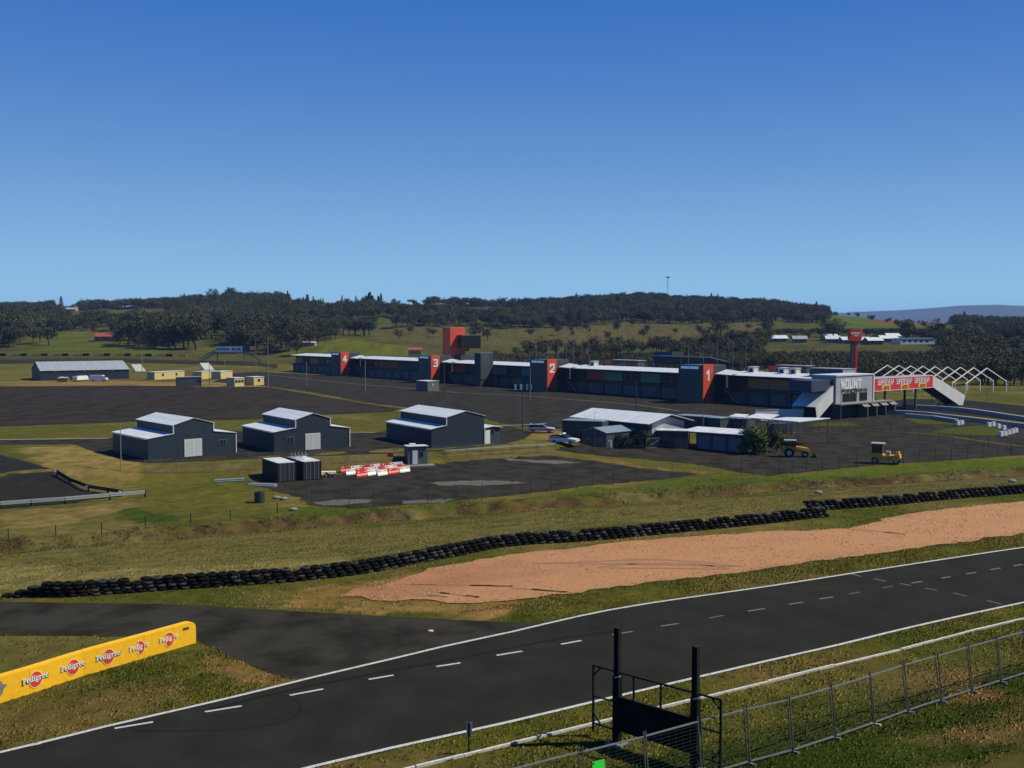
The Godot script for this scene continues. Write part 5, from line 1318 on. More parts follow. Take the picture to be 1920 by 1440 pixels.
func make_trees() -> void:
	var kinds := []
	for i in 4:
		kinds.append(leafy("gum", 100 + i, 10.0, 8.5 + i * 0.7, 2.6, 32, 42, 0.30, M.leaf_gum))
	for i in 3:
		kinds.append(leafy("gum", 200 + i, 9.0, 8.5, 1.9, 32, 42, 0.29, M.leaf_olive))
	for i in 2:
		kinds.append(leafy("gum", 300 + i, 8.5, 7.0, 2.2, 24, 32, 0.27, M.leaf_grey))
	for i in 2:
		kinds.append(leafy("pine", 400 + i, 12.0, 5.0, 1.6, 46, 24, 0.30, M.leaf_pine))
	var open := []
	for p in [PackedVector2Array([Vector2(-290.91, -521.48), Vector2(-276.08, -564.32), Vector2(-315.12, -666.06), Vector2(-302.79, -694.1), Vector2(-267.52, -680.44), Vector2(-223.2, -575), Vector2(-178.79, -557.12), Vector2(-110.91, -526.85), Vector2(-109.57, -651.23), Vector2(-92.11, -673.86), Vector2(-63.4, -602.65), Vector2(-37.11, -542.47), Vector2(143.77, -505.72), Vector2(99.32, -348.98), Vector2(-194.95, -348.98)]), PackedVector2Array([Vector2(-192.21, -625.94), Vector2(-177.31, -629.12), Vector2(-149.11, -536.69), Vector2(-167.35, -535.39)]), PackedVector2Array([Vector2(-496.7, -1099.95), Vector2(-433.31, -1085.9), Vector2(-344.25, -1057.6), Vector2(-264.59, -825.73), Vector2(-272.68, -774.6), Vector2(-336.33, -766.58)]), PackedVector2Array([Vector2(-887.3, -4025.93), Vector2(-760.54, -4025.93), Vector2(-164.14, -1158.19), Vector2(-338.02, -4024.84), Vector2(-84.44, -1037.55), Vector2(-172.54, -966.48), Vector2(-233.42, -1058.71)]), PackedVector2Array([Vector2(-98.44, -720.39), Vector2(-33.63, -799.92), Vector2(16.41, -780.76), Vector2(68.32, -812.64), Vector2(99.54, -861.21), Vector2(145.77, -815.96), Vector2(203.02, -822.12), Vector2(159.08, -630.23), Vector2(112.86, -579.79), Vector2(71.73, -568.02), Vector2(29.7, -564.48), Vector2(0, -553.65), Vector2(-34.36, -544.11), Vector2(-80.76, -639.91)]), PackedVector2Array([Vector2(318.61, -1045.89), Vector2(1394.32, -4022.56), Vector2(1658.4, -4021.14), Vector2(436.33, -994.43), Vector2(323.99, -738.07), Vector2(290.25, -746.13), Vector2(230.94, -732.22)]), PackedVector2Array([Vector2(173.79, -681.58), Vector2(200.51, -669.03), Vector2(216.2, -685.37), Vector2(258.43, -682.66), Vector2(251.55, -597.84), Vector2(237.83, -565.07), Vector2(187.02, -573.38), Vector2(153.09, -593.97)]), PackedVector2Array([Vector2(286.68, -612.46), Vector2(333.14, -614.97), Vector2(293.59, -541.67), Vector2(252.18, -541.51)]), PackedVector2Array([Vector2(-155.62, -822.92), Vector2(-105.08, -851.31), Vector2(-82.12, -801.53), Vector2(-91.03, -679.01), Vector2(-134.57, -691.89)]), PackedVector2Array([Vector2(-142.15, -1128.38), Vector2(-97.52, -1161.09), Vector2(24.36, -1159.87), Vector2(26.21, -998.11), Vector2(-30.06, -953.79), Vector2(-118.07, -936.9)]), PackedVector2Array([Vector2(-1552.77, -4025.61), Vector2(-1474.6, -4025.61), Vector2(-1474.6, -4024.74), Vector2(-1552.77, -4024.74)]), PackedVector2Array([Vector2(-1816.84, -4024.52), Vector2(-1711.21, -4024.52), Vector2(-464.63, -1092.47), Vector2(-510.27, -1130.03)])]:
		open.append([p, rect_of(p)])
	var list := []   # [apparent size, position, kind, scale]
	rng.seed = 5150
	var tries := 0
	while tries < 16500:
		tries += 1
		var d := lerpf(372.0, 1300.0, pow(rng.randf(), 0.62))
		var x := rng.randf_range(-0.62, 0.62) * d
		var q := Vector2(x, -d)
		var px := 960.0 + 1900.0 * x / d
		var scattered := in_any(q, open)
		if scattered and (rng.randf() > 0.035 or d < 560.0):
			continue
		if (d < 500.0 and px < 940.0) or (d < 425.0 and px < 1440.0) or (d < 470.0 and absf(px - 1190.0) < 70.0):
			continue
		if d < 620.0 and px > 560.0 and px < 930.0 and rng.randf() > 0.35:
			continue
		if nz.get_noise_2d(x * 1.3, d * 1.3) < -0.30 and rng.randf() > 0.35:
			continue
		var k := rng.randi_range(0, 3)
		var r := rng.randf()
		if d < 640.0 and px > 930.0:
			k = rng.randi_range(4, 6) if r < 0.72 else k
		elif r < 0.16:
			k = rng.randi_range(4, 6)
		elif r < 0.30:
			k = rng.randi_range(7, 8)
		elif r < 0.315:
			k = rng.randi_range(9, 10)
		if d > 980.0 and px > 560.0 and px < 730.0 and r < 0.8:
			k = rng.randi_range(9, 10)
		var s := rng.randf_range(0.62, 1.30) * (0.7 if scattered else 1.0)
		if px > 300.0 and px < 570.0 and d > 500.0 and d < 640.0:
			s *= 1.55
			if k > 8:
				k = 0
		elif px < 130.0 and d < 680.0:
			s *= 1.25
		elif px > 1330.0 and d < 640.0:
			s *= 1.15
		# the belt keeps below what is seen over it: the field, the village and the green slope
		var floor_y := 0.0
		if px > 850.0 and px < 1330.0 and d < 640.0:
			floor_y = 628.0
		elif px >= 1330.0 and px < 1440.0 and d < 640.0:
			floor_y = 616.0
		elif px >= 1440.0 and px < 1765.0 and d < 612.0:
			floor_y = 656.0
		elif px >= 1440.0 and px < 1800.0 and d < 850.0:
			floor_y = 614.0
		var room := 18.0 - (floor_y - 622.0) * d / 1900.0 - hgt(x, -d)
		var tall: float = [10.0, 10.0, 10.0, 10.0, 9.0, 9.0, 9.0, 8.5, 8.5, 12.0, 12.0][k]
		if floor_y > 0.0 and s * tall > room:
			s = room / tall
			if s < 0.4:
				continue
		list.append([s * 10.0 / d, q, k, s])
	for i in 520:   # the belt right behind the pits and the straight
		var px := rng.randf_range(925.0, 1990.0)
		var d := lerpf(338.0, 480.0, pow(rng.randf(), 1.4)) if px > 1480.0 else rng.randf_range(432.0, 500.0)
		var q := Vector2((px - 960.0) / 1900.0 * d, -d)
		var s := rng.randf_range(0.7, 1.1) * (0.85 if px < 1440.0 else 1.0)
		if px > 1440.0 and px < 1765.0:
			s = minf(s, (18.0 - 34.0 * d / 1900.0 - hgt(q.x, q.y)) / 10.0)
		list.append([s * 10.0 / d, q, rng.randi_range(4, 6) if rng.randf() < 0.75 else rng.randi_range(0, 3), s])
	for e in [[14, 0, 590.0, 1, 2.1], [40, 0, 600.0, 2, 1.9], [-20, 0, 600.0, 0, 2.0], [62, 0, 585.0, 0, 1.15], [76, 0, 590.0, 2, 1.05], [93, 0, 580.0, 1, 1.2], [240, 0, 570.0, 0, 1.7], [262, 0, 575.0, 1, 1.8], [290, 0, 565.0, 2, 1.8], [318, 0, 560.0, 3, 1.8], [345, 0, 560.0, 0, 1.9], [275, 0, 610.0, 1, 1.9], [305, 0, 615.0, 2, 1.9], [335, 0, 610.0, 3, 1.9], [250, 0, 630.0, 0, 1.8],
			[402, 558, 1180.0, 7, 2.3], [435, 553, 1180.0, 0, 1.9], [524, 556, 1180.0, 2, 1.5], [1700, 622, 660.0, 0, 1.5], [1560, 625, 640.0, 3, 1.6], [1757, 628, 640.0, 1, 1.5], [1348, 638, 640.0, 1, 1.5], [892, 640, 660.0, 0, 1.3], [915, 640, 650.0, 2, 0.9]]:
		var q := Vector2((e[0] - 960.0) / 1900.0 * e[2], -e[2])
		list.append([1.0 if e[2] > 1100.0 else e[4] * 10.0 / e[2], q, e[3], e[4]])
	list.sort_custom(func(a, b): return a[0] > b[0])
	var names := ["gum_tree", "gum_tree", "gum_tree", "gum_tree", "olive_tree_crown", "olive_tree_crown", "olive_tree_crown", "grey_gum_tree", "grey_gum_tree", "pine_tree", "pine_tree"]
	var rest := []
	for i in kinds.size():
		rest.append([])
	var n := 0
	for e in list:
		var q: Vector2 = e[1]
		var px := 960.0 + 1900.0 * q.x / -q.y
		var k: int = e[2]
		var yaw := rng.randf() * 360.0
		var sc := Vector3(e[3] * rng.randf_range(0.9, 1.15), e[3], e[3] * rng.randf_range(0.9, 1.15))
		if n < 290:
			n += 1
			var look: String = ["dark green gum tree", "dark green gum tree", "dark green gum tree", "dark green gum tree", "brownish olive bushy tree", "brownish olive bushy tree", "brownish olive bushy tree", "pale grey-green gum tree", "pale grey-green gum tree", "dark pointed pine", "dark pointed pine"][k]
			var place := "on the skyline ridge above the left hill" if -q.y > 1100.0 else ("in the tall grove behind the far sign bridge" if px < 570.0 and px > 300.0 else ("at the foot of the hill on the far left" if px <= 300.0 else ("on the slope behind the green mound" if px < 930.0 else ("in the belt right behind the pit roof" if px < 1400.0 else ("in the valley beyond the entrance building" if px < 1560.0 else ("in the valley right behind the red pole sign" if px < 1690.0 else ("in the belt behind the bare gable frames" if px < 1830.0 else "in the wooded belt at the right picture edge")))))))
			tree_node(["gum_tree", "gum_tree", "gum_tree", "gum_tree", "olive_gum_tree", "olive_gum_tree", "olive_gum_tree", "grey_gum_tree", "grey_gum_tree", "pine_tree", "pine_tree"][k], "%s %s" % [look, place], kinds[k], gp(q), yaw, sc, "%ss %s" % [look, place])
		else:
			rest[k].append(Transform3D(Basis(Vector3.UP, deg_to_rad(yaw)).scaled(sc), gp(q)))
	for k in kinds.size():
		if rest[k].is_empty():
			continue
		var me := ArrayMesh.new()
		me.add_surface_from_arrays(Mesh.PRIMITIVE_TRIANGLES, kinds[k][0].surface_get_arrays(0))
		me.surface_set_material(0, M.bark)
		me.add_surface_from_arrays(Mesh.PRIMITIVE_TRIANGLES, kinds[k][1].surface_get_arrays(0))
		me.surface_set_material(1, kinds[k][2])
		var mm := MultiMesh.new()
		mm.transform_format = MultiMesh.TRANSFORM_3D
		mm.mesh = me
		mm.use_colors = true
		mm.instance_count = rest[k].size()
		for i in rest[k].size():
			mm.set_instance_transform(i, rest[k][i])
			var tn := rng.randf_range(0.70, 1.30)
			var br := rng.randf_range(-0.12, 0.14)
			mm.set_instance_color(i, Color(tn * (1.0 + br), tn, tn * (1.0 - br * 0.6)))
		var o := MultiMeshInstance3D.new()
		o.name = numbered("hill_forest")
		o.multimesh = mm
		add_child(o)
		tag(o, ["far forest of dark gum trees covering the hills", "far forest of broad dark gums covering the hills", "far forest of spreading dark gums covering the hills", "far forest of wide dark gums covering the hills", "far bushy olive trees across the hills", "far brownish trees across the hills", "far low olive trees across the hills", "far pale grey gums across the hills", "far small pale gums across the hills", "far dark pines on the ridge", "far pointed pines on the hills"][k], "forest")
		o.set_meta("kind", "stuff")
	# shrubs and hedges in the paddock
	var shrub := leafy("bush", 500, 4.4, 5.2, 0.15, 90, 26, 0.23, M.leaf_shrub)
	var shrub2 := leafy("gum", 501, 3.6, 3.3, 0.9, 50, 22, 0.19, M.leaf_olive)
	var hedge := leafy("bush", 502, 2.6, 3.6, 0.02, 70, 24, 0.19, M.leaf_pine)
	tree_node("garage_shrub", "big round green bush at the right end of the blue garages", shrub, gp(Vector2(39.58, -164.48)), 20, Vector3(1.05, 1.12, 1.05), "", "bush")
	tree_node("small_tree", "small rusty olive tree between the big bush and the yellow loader", shrub2, gp(Vector2(43.57, -165.75)), 80, Vector3(0.9, 1.1, 0.9))
	tree_node("hedge_bush", "dark hedge bush before the small shed, left one of two", hedge, gp(Vector2(18.62, -167.69)), 0, Vector3(0.9, 0.9, 0.9), "", "bush")
	tree_node("hedge_bush", "dark hedge bush before the small shed, right one of two", hedge, gp(Vector2(21.68, -168.74)), 130, Vector3(0.95, 1.15, 0.9), "", "bush")
	tree_node("gate_bush", "dark bush right of the chain-link gate by the white cabin", hedge, gp(Vector2(25.94, -170.94)), 60, Vector3(0.5, 0.9, 0.5), "", "bush")

func house(label: String, px_base: Vector2, w: float, l: float, turn: float, roof: Material, wall: Material, tall := 1.0) -> void:
	var dir := Vector2(cos(deg_to_rad(turn)), -sin(deg_to_rad(turn))) * w
	var o := gabled("house", label, "house", px_base, px_base + dir, l, 2.7 * tall, 4.6 * tall, wall, roof, true, 0.5, "houses on the hills")
	for i in 2:
		B(o, "window", M.dark_glass, Vector3(w * (0.25 + 0.5 * i), 1.5 * tall, 0.03), Vector3(1.6, 1.1, 0.08))
	B(o, "door", M.pit_door, Vector3(w * 0.5, 1.0, 0.03), Vector3(0.9, 2.0, 0.08))

func light_pole(label: String, p: Vector2, h: float, r: float, m: Material, arms: int, group := "") -> void:
	var o := thing("light_pole" if arms else "timber_pole", label, "pole", gp(p), 20.0, group)
	var st := st0()
	tube(st, Vector3(0, -0.4, 0), Vector3(0, h, 0), r, r * 0.7, 7)
	mi("shaft", done(st), m, o)
	for i in arms:
		var s := -1.0 if i else 1.0
		mi("arm", bars([[Vector3(0, h - 0.3, 0), Vector3(s * 0.9, h, 0)]], r * 0.9), m, o)
		B(o, "lamp", M.pole_grey, Vector3(s * 1.1, h, 0), Vector3(0.6, 0.16, 0.3))

func make_background() -> void:
	house("house with a bright white roof high on the left ridge", Vector2(-414.38, -1080), 15, 9, 3, M.roof_steel, M.brick_wall)
	house("house with a long pale grey-green roof on the left ridge", Vector2(-474.21, -1060), 19, 9, -3, M.grey_roof, M.house_wall)
	house("red-roofed house among trees at the foot of the left hill", Vector2(-246.95, -600), 12, 9, 12, M.red_roof, M.brick_wall, 1.1)
	house("small pale-roofed outbuilding right of the red-roofed house", Vector2(-237.15, -604), 4, 4, 12, M.grey_roof, M.brick_wall, 0.8)
	house("red-roofed house on the skyline right of the round trees", Vector2(-298.61, -1165), 14, 8, 5, M.red_roof, M.house_wall)
	house("wide red-roofed house on the skyline above the timing tower", Vector2(-94.83, -1170), 25, 10, -2, M.red_roof, M.brick_wall)
	house("slate-roofed house on the skyline right of the wide red roof", Vector2(-54.03, -1180), 17, 9, 2, M.blue_roof, M.brick_wall)
	for e in [[1446, 640, 628, 10.5, "house with a pale roof at the left end of the village"], [1487, 646, 612, 8.0, "long green-roofed shed in the village by the first house"], [1546, 637, 640, 9.0, "upper white-roofed house left of the red pole sign"], [1549, 646, 610, 8.0, "lower white-roofed house left of the red pole sign"], [1580, 648, 606, 7.0, "white-roofed house just left of the sign pole"], [1611, 647, 610, 6.0, "white-roofed house just right of the sign pole"], [1652, 643, 626, 11.0, "white-roofed house right of the sign with a long front roof"], [1664, 636, 650, 8.5, "white-roofed house higher up behind the long front roof"], [1628, 653, 596, 9.0, "dark brick house low in the village"]]:
		house(e[4], Vector2((e[0] - 960.0) / 1900.0 * e[2], -float(e[2])), e[3], 7.0, -8.0 if e[0] % 2 else 6.0, M.grey_roof if e[0] == 1487 else M.roof_steel, M.brick_wall if e[0] == 1628 else M.house_wall, 0.9)
	var o := gabled("school_hall", "long white-walled flat hall at the right of the village", "hall", Vector2(229.89, -600), Vector2(252.61, -606), 9.0, 3.4, 3.6, M.white_panel, M.blue_roof, true, 0.3)
	for i in 5:
		B(o, "window", M.dark_glass, Vector3(2.5 + 3.9 * i, 1.9, 0.03), Vector3(1.6, 1.0, 0.08))
	o = gabled("brick_lodge", "low cream building with red roof at the edge of the trees left of the mound", "house", Vector2(-115.3, -556), Vector2(-108.27, -556), 6.0, 2.4, 3.0, M.house_wall, M.roof_steel, true, 0.3)
	B(o, "side_roof", M.red_roof, Vector3(-3.0, 2.9, -3.0), Vector3(5.0, 0.3, 6.0))
	B(o, "side_wall", M.charcoal, Vector3(-3.0, 1.3, -3.0), Vector3(4.6, 2.9, 5.6))
	# commentary box on stilts
	o = thing("commentary_box", "cream commentary box with red roof raised on stilts behind tower three", "hut", gp(Vector2(-47.99, -470)), 5.0)
	B(o, "box", M.cream_panel, Vector3(3.0, 8.0, -2.0), Vector3(6.2, 3.0, 4.0))
	mi("roof", slab(Vector3(-0.3, 9.4, 0.4), Vector3(6.3, 9.4, 0.4), Vector3(6.3, 10.6, -4.3), Vector3(-0.3, 10.6, -4.3), -0.15), M.red_roof, o)
	B(o, "window", M.panel_ochre, Vector3(3.0, 8.4, 0.03), Vector3(5.2, 1.1, 0.08))
	for x in [0.2, 2.2, 4.0, 5.9]:
		B(o, "stilt", M.pole_dark, Vector3(x, 3.2, -0.3), Vector3(0.25, 6.8, 0.25))
	# dark grandstand behind the pits
	o = thing("grandstand", "long dark grandstand behind the pit roof left of tower one", "grandstand", Vector3(46.22, 6.2, -330) * Vector3(1, 0, 1), -12.0)
	mi("roof", prism(PackedVector2Array([Vector2(0, 10.2), Vector2(18, 9.6), Vector2(24, 8.2), Vector2(24, 7.8), Vector2(0, 7.8)]), -9.0, 0.0), M.container_black, o)
	B(o, "back_wall", M.container_black, Vector3(12, 4.0, -6.0), Vector3(24, 8.0, 5.0))
	B(o, "sign", M.sign_blue, Vector3(2.8, 10.9, -1.0), Vector3(5.6, 1.2, 0.2))
	B(o, "sign", M.cream_panel, Vector3(7.6, 10.9, -1.0), Vector3(3.6, 1.2, 0.2))
	# far sign bridge on the left
	o = thing("sign_bridge", "far footbridge carrying a long white sign with blue lettering", "bridge", gp(Vector2(-146.05, -500)), 4.0)
	var sb := B(o, "sign", M.white_paint, Vector3(6.4, 6.6, 0), Vector3(13.0, 2.7, 0.3))
	for e in [[-5.6, 0.9], [-4.4, 0.5], [-1.6, 0.5], [-0.6, 0.9], [2.0, 0.9], [5.2, 0.8]]:
		B(sb, "emblem", M.sign_blue, Vector3(e[0], 0, 0.17), Vector3(e[1], 1.1, 0.06))
	for x in [-4.0, -3.55, -3.0, -2.7, -2.2, 2.9, 3.4, 3.9, 4.5]:
		B(sb, "emblem", M.sign_blue, Vector3(x, 0.0, 0.17), Vector3(0.3, 0.85, 0.06))
	B(sb, "emblem", M.banner_red, Vector3(-2.4, 0.75, 0.17), Vector3(0.8, 0.35, 0.06))
	B(sb, "dark_panel", M.panel_blue, Vector3(8.4, 0, 0), Vector3(3.8, 2.5, 0.3))
	B(o, "deck", M.grey_panel, Vector3(7.0, 4.9, -1.0), Vector3(16, 0.5, 2.4))
	mi("stair", bars([[Vector3(0, 5.0, -0.2), Vector3(-8.5, 0.2, -0.2)], [Vector3(0, 6.2, -0.2), Vector3(-8.5, 1.4, -0.2)], [Vector3(0, 5.0, -2.0), Vector3(-8.5, 0.2, -2.0)], [Vector3(15, 5.0, -0.2), Vector3(22.0, 0.2, -0.2)], [Vector3(15, 6.2, -0.2), Vector3(22.0, 1.4, -0.2)]], 0.45), M.pole_grey, o)
	for x in [0.4, 13.6]:
		B(o, "pier", M.pole_grey, Vector3(x, 2.2, -1.0), Vector3(0.5, 5.4, 0.5))
	# tyre bundles and yellow walls along the far straight
	for i in 9:
		var px := 2.0 + i * 39.0
		var q := Vector2((px - 960.0) / 1900.0 * 523.0, -523.0)
		o = thing("tyre_bundle", "black tyre bundle between yellow walls beside the far straight", "tyres", gp(q), 0.0, "tyre bundles along the far straight")
		for k in 3:
			B(o, "bale", M.tyre, Vector3(1.0 * k, 0.6, 0), Vector3(0.94, 1.3, 0.9))
		q.x += 4.2
		o = thing("yellow_wall", "low yellow wall panel beside the far straight on the left", "barrier", gp(q), 0.0, "yellow walls along the far straight")
		B(o, "panel", M.barrier_yellow, Vector3(3.0, 0.5, 0), Vector3(5.8, 1.1, 0.35))
		B(o, "end_panel", M.white_paint, Vector3(0.3, 0.55, 0.2), Vector3(0.7, 0.8, 0.06))
	# hoardings seen from behind
	for e in [[Vector2(-167.74, -456.28), "leaning grey hoarding right of the long navy hall"], [Vector2(-141.55, -471.54), "leaning grey hoarding behind the cream cabins"]]:
		o = thing("hoarding", e[1], "board", gp(e[0]), 30.0, "leaning hoardings")
		mi("board", slab(Vector3(-1.8, 0.2, 0.9), Vector3(2.6, 0.2, 0.9), Vector3(0.6, 3.4, -0.6), Vector3(-3.6, 3.4, -0.6), 0.12), M.pale_steel, o)
		B(o, "leg", M.pole_dark, Vector3(-2.6, 1.2, -0.6), Vector3(0.15, 2.8, 0.15))
		B(o, "leg", M.pole_dark, Vector3(0.4, 1.2, -0.6), Vector3(0.15, 2.8, 0.15))
	# poles
	for e in [[Vector2(-51.93, -133.85), 6.3, 0.07, 1, "thin grey pole with a lamp in front of the left navy barn"], [Vector2(-44.65, -308), 9.3, 0.14, 0, "timber pole on the apron before the blocks left of tower three"], [Vector2(-19.24, -287.23), 9.2, 0.14, 0, "dark timber pole right of the lone apron hut"], [Vector2(1.93, -182.45), 8.6, 0.13, 0, "dark timber pole carrying meter boxes behind the parked wagon"], [Vector2(4.75, -264.89), 8.6, 0.12, 0, "timber pole before tower two"], [Vector2(27.45, -223.2), 7.0, 0.13, 0, "dark timber pole behind the broad white roof"], [Vector2(-68.71, -338.59), 8.0, 0.12, 0, "grey pole before the far end of the pits"], [Vector2(-78.45, -325.65), 16.0, 0.13, 1, "tall grey light pole right of the front cream cabins"], [Vector2(-110.92, -438.7), 15.0, 0.12, 1, "tall pale light pole left of the far pit end"], [Vector2(-100.19, -335.26), 10.5, 0.10, 0, "thin dark pole behind the dark portable office"], [Vector2(-145.24, -397.8), 11.0, 0.16, 0, "pale pole beside the leaning hoarding"], [Vector2(-115.44, -407.3), 7.5, 0.14, 0, "short pale pole behind the cream cabins"], [Vector2(34.23, -180.45), 5.2, 0.05, 0, "thin white mast behind the blue garages"], [Vector2(13.58, -165.7), 6.2, 0.04, 0, "thin mast before the small dark shed"], [Vector2(65.48, -201.26), 8.6, 0.07, 0, "grey mast standing before the lettering of the entrance building"], [Vector2(68.46, -174.05), 2.4, 0.05, 0, "fence mast right of the road roller"]]:
		light_pole(e[4], e[0], e[1], e[2], M.pole_dark if "dark" in e[4] else M.pole_grey, e[3])
	for px in [612, 624, 640, 705, 714, 1005, 1027, 1047, 1062, 1075, 1091, 1104, 1277, 1291, 1319, 1345, 1369, 1374, 1398, 1537]:
		var dd := 300.0 if px > 1200 else (345.0 if px > 900 else 450.0)
		light_pole("slim grey flood-light mast standing behind the pit roof", Vector2((px - 960.0) / 1900.0 * dd, -dd), 15.5 if px > 900 else 12.5, 0.10, M.pole_grey, 0, "masts behind the pit roof")
	o = thing("radio_mast", "slim radio mast on the top of the wooded hill", "mast", gp(Vector2(176.13, -1150)), 0.0)
	mi("lattice", bars([[Vector3(-0.5, 0, 0), Vector3(-0.25, 30, 0)], [Vector3(0.5, 0, 0), Vector3(0.25, 30, 0)], [Vector3(0, 0, 0.5), Vector3(0, 30, 0.25)]], 0.14), M.pole_grey, o)
	B(o, "antenna", M.pole_grey, Vector3(0, 29.4, 0), Vector3(3.6, 1.4, 0.8))
	# meter boxes on the dark pole
	o = thing("meter_boxes", "row of white boxes on a cross arm of the dark pole by the wagon", "box", gp(Vector2(1.93, -182.45)), 0.0)
	for x in [-1.3, -0.3, 0.8, 1.5]:
		B(o, "box", M.white_paint if x < 0.0 else M.pale_steel, Vector3(x, 8.0, 0.2), Vector3(0.4, 1.0, 0.3))
	B(o, "arm", M.pole_dark, Vector3(0, 7.7, 0.1), Vector3(3.4, 0.12, 0.12))
	# walls of the pit exit
	for e in [[PackedVector2Array([Vector2(83.91, -225.83), Vector2(91.44, -222.08), Vector2(96, -216.46), Vector2(104.47, -204.95), Vector2(116.24, -184.81)]), 0.95, "near concrete wall along the pit exit road"], [PackedVector2Array([Vector2(91.9, -238.58), Vector2(103.39, -233.21), Vector2(110.67, -217.19), Vector2(122.23, -194.39)]), 1.0, "far concrete wall along the pit straight"], [PackedVector2Array([Vector2(85.26, -219.14), Vector2(90.24, -216.34), Vector2(92.92, -210.74)]), 0.9, "short grey wall on the first grass island"]]:
		var pts := spline(e[0], 4.0)
		o = thing("concrete_wall", e[2], "wall", gp(pts[0]))
		for i in pts.size() - 1:
			var a := gp(pts[i]) - o.position
			var b := gp(pts[i + 1]) - o.position
			var m := mi("block", bars([[a + Vector3(0, e[1] / 2, 0), b + Vector3(0, e[1] / 2, 0) - (b - a) * 0.01]], e[1]), M.concrete_blue, o)
			m.scale = Vector3.ONE
	for e in [Vector2(91.85, -208.05), Vector2(93.08, -209.08), Vector2(92.64, -191.18), Vector2(93.79, -192.1), Vector2(95.38, -193.89), Vector2(96.98, -195.69), Vector2(98.51, -197.51), Vector2(97.48, -206.45), Vector2(98.85, -207.5), Vector2(98.31, -204.09), Vector2(98.18, -201.59)]:
		var k := "white barrier block on the point of the second grass island" if e.x > 93.6 or e.y > -200.0 else "white barrier block at the end of the first grass island"
		o = thing("barrier_block", k, "barrier", gp(e), 25.0, k + "s")
		mi("block", prism(PackedVector2Array([Vector2(-0.42, -0.2), Vector2(0.42, -0.2), Vector2(0.36, 0.8), Vector2(0.28, 0.9), Vector2(-0.28, 0.9), Vector2(-0.36, 0.8)]), -0.3, 0.3), M.white_paint, o)

# ---------------------------------------------------------------- paddock and yard
func chain_fence(label: String, pts: PackedVector2Array, h: float, gap: float, m: Material, called := "chain_link_fence", r := 0.022, wires := 5) -> void:
	var o := thing(called, label, "fence", gp(pts[0]))
	var line := spline(pts, gap)
	var st := st0()
	var prev := Vector3.ZERO
	for i in line.size():
		var p := gp(line[i]) - o.position
		mi("post", bars([[p + Vector3(0, -0.2, 0), p + Vector3(0, h, 0)]], r * 2.0), m, o)
		if i > 0:
			for k in wires:
				var y := h * (k + 0.6) / wires
				bar(st, prev + Vector3(0, y, 0), p + Vector3(0, y, 0), 0.010)
			var n := int(prev.distance_to(p) / 0.45)
			if wires > 4:
				for k in n:
					var a := prev.lerp(p, float(k) / n)
					var b := prev.lerp(p, float(k + 1) / n)
					bar(st, a + Vector3(0, 0.1, 0), b + Vector3(0, h * 0.98, 0), 0.008)
					bar(st, b + Vector3(0, 0.1, 0), a + Vector3(0, h * 0.98, 0), 0.008)
		prev = p
	mi("wire_mesh", done(st), m, o)

func wheel(parent: Node3D, at: Vector3, r: float, w: float) -> void:
	var st := st0()
	tube(st, Vector3(0, 0, -w / 2), Vector3(0, 0, w / 2), r, r, 14)
	var t := mi("wheel", done(st), M.tyre, parent)
	t.position = at
	var s2 := st0()
	tube(s2, Vector3(0, 0, -w / 2 - 0.01), Vector3(0, 0, w / 2 + 0.01), r * 0.55, r * 0.55, 10)
	mi("rim", done(s2), M.pale_steel, t)

func car(called: String, label: String, category: String, where: Vector2, turn: float, l: float, body: Array, cabin: Array, w := 1.75) -> Node3D:
	# outlines run along x, the nose at +x; the cabin is the glass house
	var o := thing(called, label, category, gp(where, 0.06), turn)
	var p := PackedVector2Array()
	for q in body:
		p.append(Vector2(q[0] * l, q[1]))
	mi("body", prism(p, -w / 2, w / 2), M.car_white, o)
	var c := PackedVector2Array()
	var top := 0.0
	for q in cabin:
		c.append(Vector2(q[0] * l, q[1]))
		top = maxf(top, q[1])
	mi("glass", prism(c, -w / 2 + 0.10, w / 2 - 0.10), M.dark_glass, o)
	var tl := []
	for q in cabin:
		if q[1] > top - 0.02:
			tl.append(q[0] * l)
	B(o, "roof", M.car_white, Vector3((tl[0] + tl[-1]) / 2, top + 0.03, 0), Vector3(absf(tl[-1] - tl[0]) + 0.1, 0.07, w - 0.16))
	for s in [-1, 1]:
		wheel(o, Vector3(l * 0.30, 0.30, s * (w / 2 - 0.1)), 0.33, 0.22)
		wheel(o, Vector3(-l * 0.30, 0.30, s * (w / 2 - 0.1)), 0.33, 0.22)
		B(o, "headlight", M.pale_steel, Vector3(l / 2 - 0.02, 0.68, s * (w / 2 - 0.25)), Vector3(0.08, 0.16, 0.32))
		B(o, "tail_light", M.water_red, Vector3(-l / 2 + 0.02, 0.75, s * (w / 2 - 0.15)), Vector3(0.08, 0.2, 0.18))
	B(o, "bumper", M.black_plastic, Vector3(l / 2 - 0.02, 0.38, 0), Vector3(0.14, 0.16, w - 0.1))
	return o

